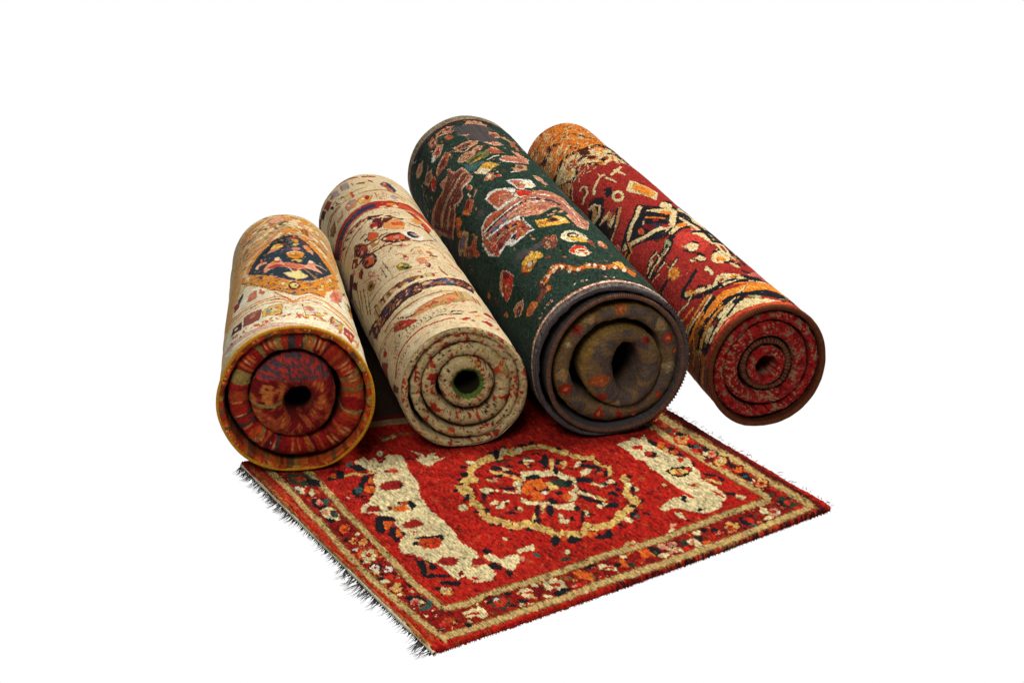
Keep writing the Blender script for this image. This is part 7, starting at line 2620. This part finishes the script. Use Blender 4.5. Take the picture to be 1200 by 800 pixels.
def coil_grey(S, W, T, R, LX, LZ):
    c = pick([(112, 92, 72), (98, 82, 72), (120, 94, 64), (94, 80, 74), (108, 88, 74)], vnoise(LX*5, LZ*5, 130))
    th = vnoise(LX*110, LZ*110, 131); c = c*(.62+.55*th+.25*fbm(LX*13, LZ*13, 139))[..., None]
    oc = (W < .2+.08*vnoise(S/9, W*0, 132)) & (W > -.05) & (R < .8)
    c = np.where(oc[..., None], alb((146, 112, 58))*(.6+.7*th)[..., None], c)
    a = S/34.; i = np.floor(a); f = a-i-.5; r = hsh(i, np.floor(T), 133); yy = (np.clip(W, -.3, 1.3)-.4-.3*(hsh(i, 5, 134)-.5))*2.2
    d = np.abs(f)*1.7+np.abs(yy)+(vnoise(S/3, W*9, 135)-.5)*.3
    c = np.where(((r > .5) & (d < .35+.5*hsh(i, 8, 138)) & (R < .8))[..., None], pick([(176, 64, 38), (168, 132, 84), (150, 50, 40), (180, 90, 50), (150, 128, 92), (160, 52, 38)], hsh(i, 7, 136))*(.55+.8*th)[..., None], c)
    c = np.where(((r > .6) & (d < .22) & (R < .8))[..., None], pick([(196, 168, 124), (96, 40, 36), (204, 120, 60)], hsh(i, 9, 137)), c)
    out = (R > .82)[..., None]
    c = np.where(out, alb((88, 80, 78))*(.6+.6*th)[..., None], c)
    return c
def coil_red_fleck(S, W, T, R, LX, LZ):
    n = fbm(LX*24, LZ*24, 140); n2 = vnoise(S/22, W*2, 141)
    c = np.ones(S.shape+(3,))*alb((164, 34, 32)); c = c*(.6+.75*vnoise(LX*80, LZ*80, 142))[..., None]
    c = np.where((n > .655)[..., None], alb((134, 112, 84))*(.7+.6*n2)[..., None], c)
    c = np.where(((n < .36))[..., None], alb((110, 24, 24)), c)
    c = np.where(((n > .47) & (n < .5) & (n2 > .5))[..., None], alb((176, 150, 106)), c)
    rb = ((R > .34) & (R < .46))[..., None]
    c = np.where(rb, alb((112, 66, 46))*(.45+.8*(np.sin(S*1.55) > 0))[..., None], c)
    out = (R > .9)[..., None]
    return np.where(out, alb((84, 40, 26))*(.6+.6*n)[..., None], c)

def ribbed(rl, root, name, t0, t1, off, z, rad, squash, pitch, c0, c1, amp=.22, dz=0):
    n = int((t1-t0)*2*math.pi*rl.Rm/1.1); t, P = rim_path(rl, t0, t1, off, z, n)
    arc = np.arange(n)*1.1; s_ = np.abs(np.sin(math.pi*arc/pitch+.4*np.sin(arc/37)))
    r = rad*(1-amp+amp*s_**.6)*(1+.1*(vnoise(arc/11, arc*0, 5)-.5))
    V = tube(P, r, 12, squash); cc = (alb(c0)[None]*(1-s_[:, None])+alb(c1)[None]*s_[:, None])*(.85+.3*hsh(np.floor(arc/pitch), 0, 6))[:, None]
    C = np.repeat(cc[:, None], 12, 1)
    return mesh_obj(name, V.reshape(-1, 3), grid_faces(n, 12, True, True), M_CORD, root, C.reshape(-1, 3))

S_ = 1.5
GRP = 'rolled carpets lying side by side'
# --- cream carpet with the navy medallion (leftmost)
r1 = Roll(-.2915*S_, 1.865*S_, -.166, .600*S_, .1092*S_, .0890*S_, .968, .0105,
          [(.378, .182, -.03, .03, .004), (.735, .138, -.005, .035, .010), (.952, .046, 0, 0, 0)], hole=(.06, -.10, 1.1))
t1 = thing('rolled_carpet', 'leftmost rolled carpet, cream outside with navy medallion, gold rim and red striped inner layers', 'rolled carpet', r1.loc, r1.rotz, GRP)
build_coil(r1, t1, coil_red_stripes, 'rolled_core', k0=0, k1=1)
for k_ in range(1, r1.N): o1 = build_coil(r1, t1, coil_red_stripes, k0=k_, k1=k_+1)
build_face(r1, t1, PAT_ROLL1, 'base1', -79, 77, 200, outline={'goldp': 'chest', 'pinkp': 'redp', 'mauve': 'chest', 'plum': 'ochre', 'salmon': 'redp', 'yelc': 'amberd', 'redp': 'chest'},
    detail=[(130, (-130, 130, 380, 760), ['navy', 'navyd', 'navy', 'navyb'], 6, (8, 22), (2, 4), .2, .9, 0, ('orangep', 'amber', 'ochre')),
            (900, (-200, 200, 0, 300), ['ochre', 'rosep', 'salmon', 'orangep', 'amberd', 'lav', 'redp'], 1, (4, 12), (.8, 1.6), 0, .35, 30),
            (700, (-200, 200, 620, 880), ['ochre', 'rosep', 'orangep', 'creamp', 'amberd', 'green1', 'tealp', 'redp'], 2, (6, 20), (1.2, 2.6), 0, .6),
            (260, (-160, 160, 300, 640), ['orangep', 'amberd', 'navyb', 'rosep', 'ochre', 'blackp'], 3, (4, 10), (1, 2), 0, .8, 26),
            (900, (-200, 200, 280, 876), ['ochre', 'goldp', 'blackp', 'amberd', 'rosep', 'goldp', 'creamp'], 4, (4, 12), (1, 2.2), .1, .5, 0, ('orangep', 'amber')),
            (160, (-120, 120, 380, 760), ['navyb', 'navyd', 'pinkp', 'goldp', 'tealp'], 5, (4, 10), (1, 2.2), .3, .8, 0, ('navy', 'navyd'))], knots=(1.9, 2.2), nap=.3, lumv=.36, mott=.25)
ribbed(r1, o1, 'edge_binding', 2.0, 3.0-1e-6, .72, .0015, .0036, 1.0, 3.0, (150, 92, 22), (226, 158, 36), .15)
# --- cream carpet with maroon flowers
r2 = Roll(-.0660*S_, 1.936*S_, -.2672, .7297*S_, .0941*S_, .0960*S_, .985, .0105,
          [(.305, .115, .05, .08, .0), (.575, .110, .04, .03, .004), (.785, .078, .025, .01, .006), (.935, .062, 0, 0, 0)], hand=1, deform=(.045, 2.5))
t2 = thing('rolled_carpet', 'beige rolled carpet with maroon flowers, dark bands and a green lined hole', 'rolled carpet', r2.loc, r2.rotz, GRP)
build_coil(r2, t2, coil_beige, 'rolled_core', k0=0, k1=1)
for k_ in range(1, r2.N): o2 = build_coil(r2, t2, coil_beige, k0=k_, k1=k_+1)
build_face(r2, t2, PAT_ROLL2, 'base2', -113, 56, 300, outline={'plum': 'ochre', 'redo': 'plum', 'goldo': 'chest', 'redb': 'ochre', 'red2': 'plum', 'rosep': 'redb', 'creamp': 'ochre'},
    detail=[(1300, (-290, 150, 0, 1094), ['ochre', 'redb', 'rosep', 'chest', 'salmon2', 'ochre'], 11, (6, 22), (.7, 1.3), 0, .18, 40),
            (420, (-150, 120, 420, 800), ['plum', 'redo', 'chest', 'rosep', 'orangep', 'plum', 'creamp'], 12, (5, 14), (1, 2.2), .3, .8, 45),
            (200, (-290, 150, 20, 420), ['redb', 'dgr', 'ochre', 'salmon2', 'chest'], 13, (4, 10), (.8, 1.6), .5, 1.2, 30),
            (260, (-290, 150, 20, 1060), ['redb', 'orangep', 'plum', 'olive', 'goldo', 'rosep', 'red2'], 16, (4, 9), (2, 4.2), 0, .5, 46),
            (700, (-150, 150, 0, 1094), ['rosep', 'chest', 'redo', 'creamp', 'plum', 'ochre'], 14, (3, 9), (.8, 1.6), .3, 1.0, 0, ('plum', 'redo', 'red2', 'redb', 'goldo')),
            (900, (-290, 150, 0, 1094), ['peach', 'plum', 'rosep', 'blueb', 'blackp', 'ochre'], 15, (4, 11), (1, 2.4), 0, .4, 0, ('plumd', 'brown2'))], knots=(1.8, 2.1), nap=.25, lumv=.26, mott=.2)
def loose_end_gap_shade(root, xs=(-.235, -.02), ys=(.150, 1.05), dark=False, top_h=.0135):  # ribbed loose end in front; beyond it an added dark sheet shades the gap
    nx, ny = 60, 300; x = np.linspace(*xs, nx); y = np.linspace(*ys, ny); X, Y = np.meshgrid(x, y, indexing='ij')
    h = top_h+(fbm(X*40, Y*40, 12)-.5)*.002
    rows = [np.stack([X, Y, h], -1)]
    top = rows[0].copy(); e = np.minimum(np.minimum(X-x[0], x[-1]-X), np.minimum(Y-y[0], y[-1]-Y)); top[..., 2] = np.where(e <= 0, .0015, top[..., 2])
    rib = np.sin(X*1000*1.6)
    c = alb((150, 120, 78))*(.8+.25*(rib > 0))[..., None]*np.ones((nx, ny, 1))
    c = np.where(((Y > .175) & (Y < .2))[..., None], alb((92, 32, 28)), c); c = np.where((Y > .2)[..., None], alb((58, 44, 34))*(.6+.7*vnoise(X*300, Y*300, 5))[..., None], c)  # past the red stripe, gap shade is painted in
    if dark: c = alb((40, 34, 28))*(.7+.5*vnoise(X*300, Y*300, 5))[..., None]*np.ones((nx, ny, 1))  # whole sheet in painted shade colour
    mesh_obj('loose_end_gap_shade', top.reshape(-1, 3), grid_faces(nx, ny), M_COIL, root, c.reshape(-1, 3))
loose_end_gap_shade(t2)
# --- green carpet (largest)
r3 = Roll(.142*S_, 1.9711*S_, -.2498, .9483*S_, .1177*S_, .1176*S_, .9812, .0105,
          [(.370, .147, .15, -.10, .002), (.685, .108, .08, -.06, .012), (.865, .028, .04, -.04, .002), (.962, .034, 0, 0, 0)], hole=(.06, .0, 1.45))
t3 = thing('rolled_carpet', 'thick dark green rolled carpet with pink motifs and grey brown inner layers', 'rolled carpet', r3.loc, r3.rotz, GRP)
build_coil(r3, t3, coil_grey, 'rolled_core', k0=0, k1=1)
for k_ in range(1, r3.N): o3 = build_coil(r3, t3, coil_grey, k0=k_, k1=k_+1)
build_face(r3, t3, PAT_ROLL3, 'base3', -119, 47, 400, outline={'pink3': 'cream3', 'rust3': 'tan3', 'red3': 'cream3', 'yel3': 'brown3', 'salm3': 'cream3', 'orange3': 'maroon3', 'tan3': 'maroon3'},
    detail=[(1500, (-380, 160, 0, 1422), ['dgreen3', 'base3', 'dgreen3', 'teal3'], 21, (6, 20), (1, 2.2), .4, .35, 24),
            (300, (-380, 160, 850, 1400), ['tan3', 'rust3', 'maroon3', 'pink3', 'orange3', 'cream3', 'brown3'], 22, (7, 20), (2, 5), .2, .7, 40),
            (220, (-380, 130, 100, 1000), ['tan3', 'rust3', 'maroon3', 'pink3', 'orange3', 'brown3'], 23, (6, 16), (1.6, 4), .45, .5, 60),
            (2600, (-380, 170, 60, 1422), ['maroon3', 'tan3', 'cream3', 'rust3', 'salm3b', 'brown3', 'brick3', 'greyg'], 24, (6, 18), (1, 2.2), .12, .3, 0, ('pink3', 'salm3', 'rust3', 'brick3', 'salm3b', 'brown3')),
            (1500, (-380, 170, 0, 1422), ['lgreen3', 'dgreen3', 'lgreen3'], 25, (6, 18), (1, 2), .4, .3, 0, ('base3',))], strips=[('brown3', 17, 34), ('pink3', 20, 32), ('white', 24, 28), ('hem3', -9, 15), ('plumd', 1360, 1380), ('tanp', 1380, 1430)], knots=(2.6, 3.0), nap=1.0, lumv=.7, mott=.8, warp=1.0, snap=.85)
ribbed(r3, o3, 'ribbed_edging', 2.0, 3.0-1e-6, .3, .001, .0056, .8, 5.5, (58, 38, 30), (128, 92, 74), .22)
def beads(root):
    rnd = random.Random(2); vs, fs, cs = [], [], []
    t = np.linspace(3.62, 3.885, 1200); P = r3.pos(t, np.full(1200, .72), np.full(1200, .0005)); ph = r3.phi(t)
    arc = np.concatenate([[0], np.cumsum(np.linalg.norm(np.diff(P, axis=0), axis=1))]); n = int(arc[-1]/.0075)
    for k in range(n):
        i = int(np.searchsorted(arc, (k+.5)*.0075)); p = P[min(i, 1199)]; r = rnd.uniform(.0016, .0023); b = len(vs)
        for a in range(7):
            for q in range(10):
                th = math.pi*a/6; fi = 2*math.pi*q/10; vs.append((p[0]+r*math.sin(th)*math.cos(fi), p[1]+r*math.sin(th)*math.sin(fi), p[2]+r*math.cos(th)))
        c = alb(rnd.choice([(44, 30, 28), (40, 28, 26), (58, 40, 36), (150, 106, 90)])); cs += [c]*70
        for a in range(6):
            for q in range(10): fs.append((b+a*10+q, b+(a+1)*10+q, b+(a+1)*10+(q+1) % 10, b+a*10+(q+1) % 10))
    mesh_obj('beaded_cord', np.array(vs), np.array(fs), M_CORD, root, np.array(cs))
beads(o3)
loose_end_gap_shade(t3, (-.22, -.02), (.30, .9), True, .009)  # added dark sheet, stands in for shade between beige and green rolls
# --- red carpet (rightmost, on the bare ground)
r4 = Roll(.3703*S_, 2.0249*S_, -.2452, 1.0761*S_, .0958*S_, .0889*S_, .9582, 0.0,
          [(.245, .072, .01, -.01, .002), (.385, .042, 0, 0, .008), (.585, .112, 0, 0, .002), (.80, .08, 0, 0, .003), (.95, .046, 0, 0, 0)])
t4 = thing('rolled_carpet', 'rightmost rolled carpet, red with orange, cream and black zigzags and brown ribbed rim', 'rolled carpet', r4.loc, r4.rotz, GRP)
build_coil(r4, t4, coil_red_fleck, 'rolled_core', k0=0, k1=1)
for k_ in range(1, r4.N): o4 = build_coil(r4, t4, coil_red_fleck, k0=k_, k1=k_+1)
build_face(r4, t4, PAT_ROLL4, 'base4', -129, 40, 500, outline={'gold4': 'rust4', 'or4b': 'rust4', 'green4': 'black', 'cream4': 'black', 'tan4': 'brown4', 'rosr4': 'cream4'},
    detail=[(500, (-320, 110, 0, 1614), ['maroon4', 'red4', 'rosr4', 'rust4'], 31, (5, 14), (1, 2), .5, .5),
            (800, (-320, 110, 1140, 1614), ['cream4', 'cream4', 'rust4', 'brown4', 'gold4', 'or4b'], 32, (14, 40), (2, 5), .35, .5),
            (160, (-320, 110, 0, 330), ['cream4', 'black', 'gold4', 'rust4', 'brown4'], 33, (8, 24), (1.6, 3.4), .1, .4, 40),
            (500, (-320, 110, 0, 1614), ['tan4', 'rust4', 'gold4', 'brown4'], 34, (4, 10), (1, 2), .4, .6, 0, ('cream4',))], knots=(3.1, 3.5), nap=.9, lumv=.6, mott=.55, warp=.9, snap=.9)
ribbed(r4, o4, 'edge_binding', 4.0, 5.0-1e-6, .25, -.0005, .0062, .9, 3.4, (62, 30, 18), (122, 66, 38), .2)
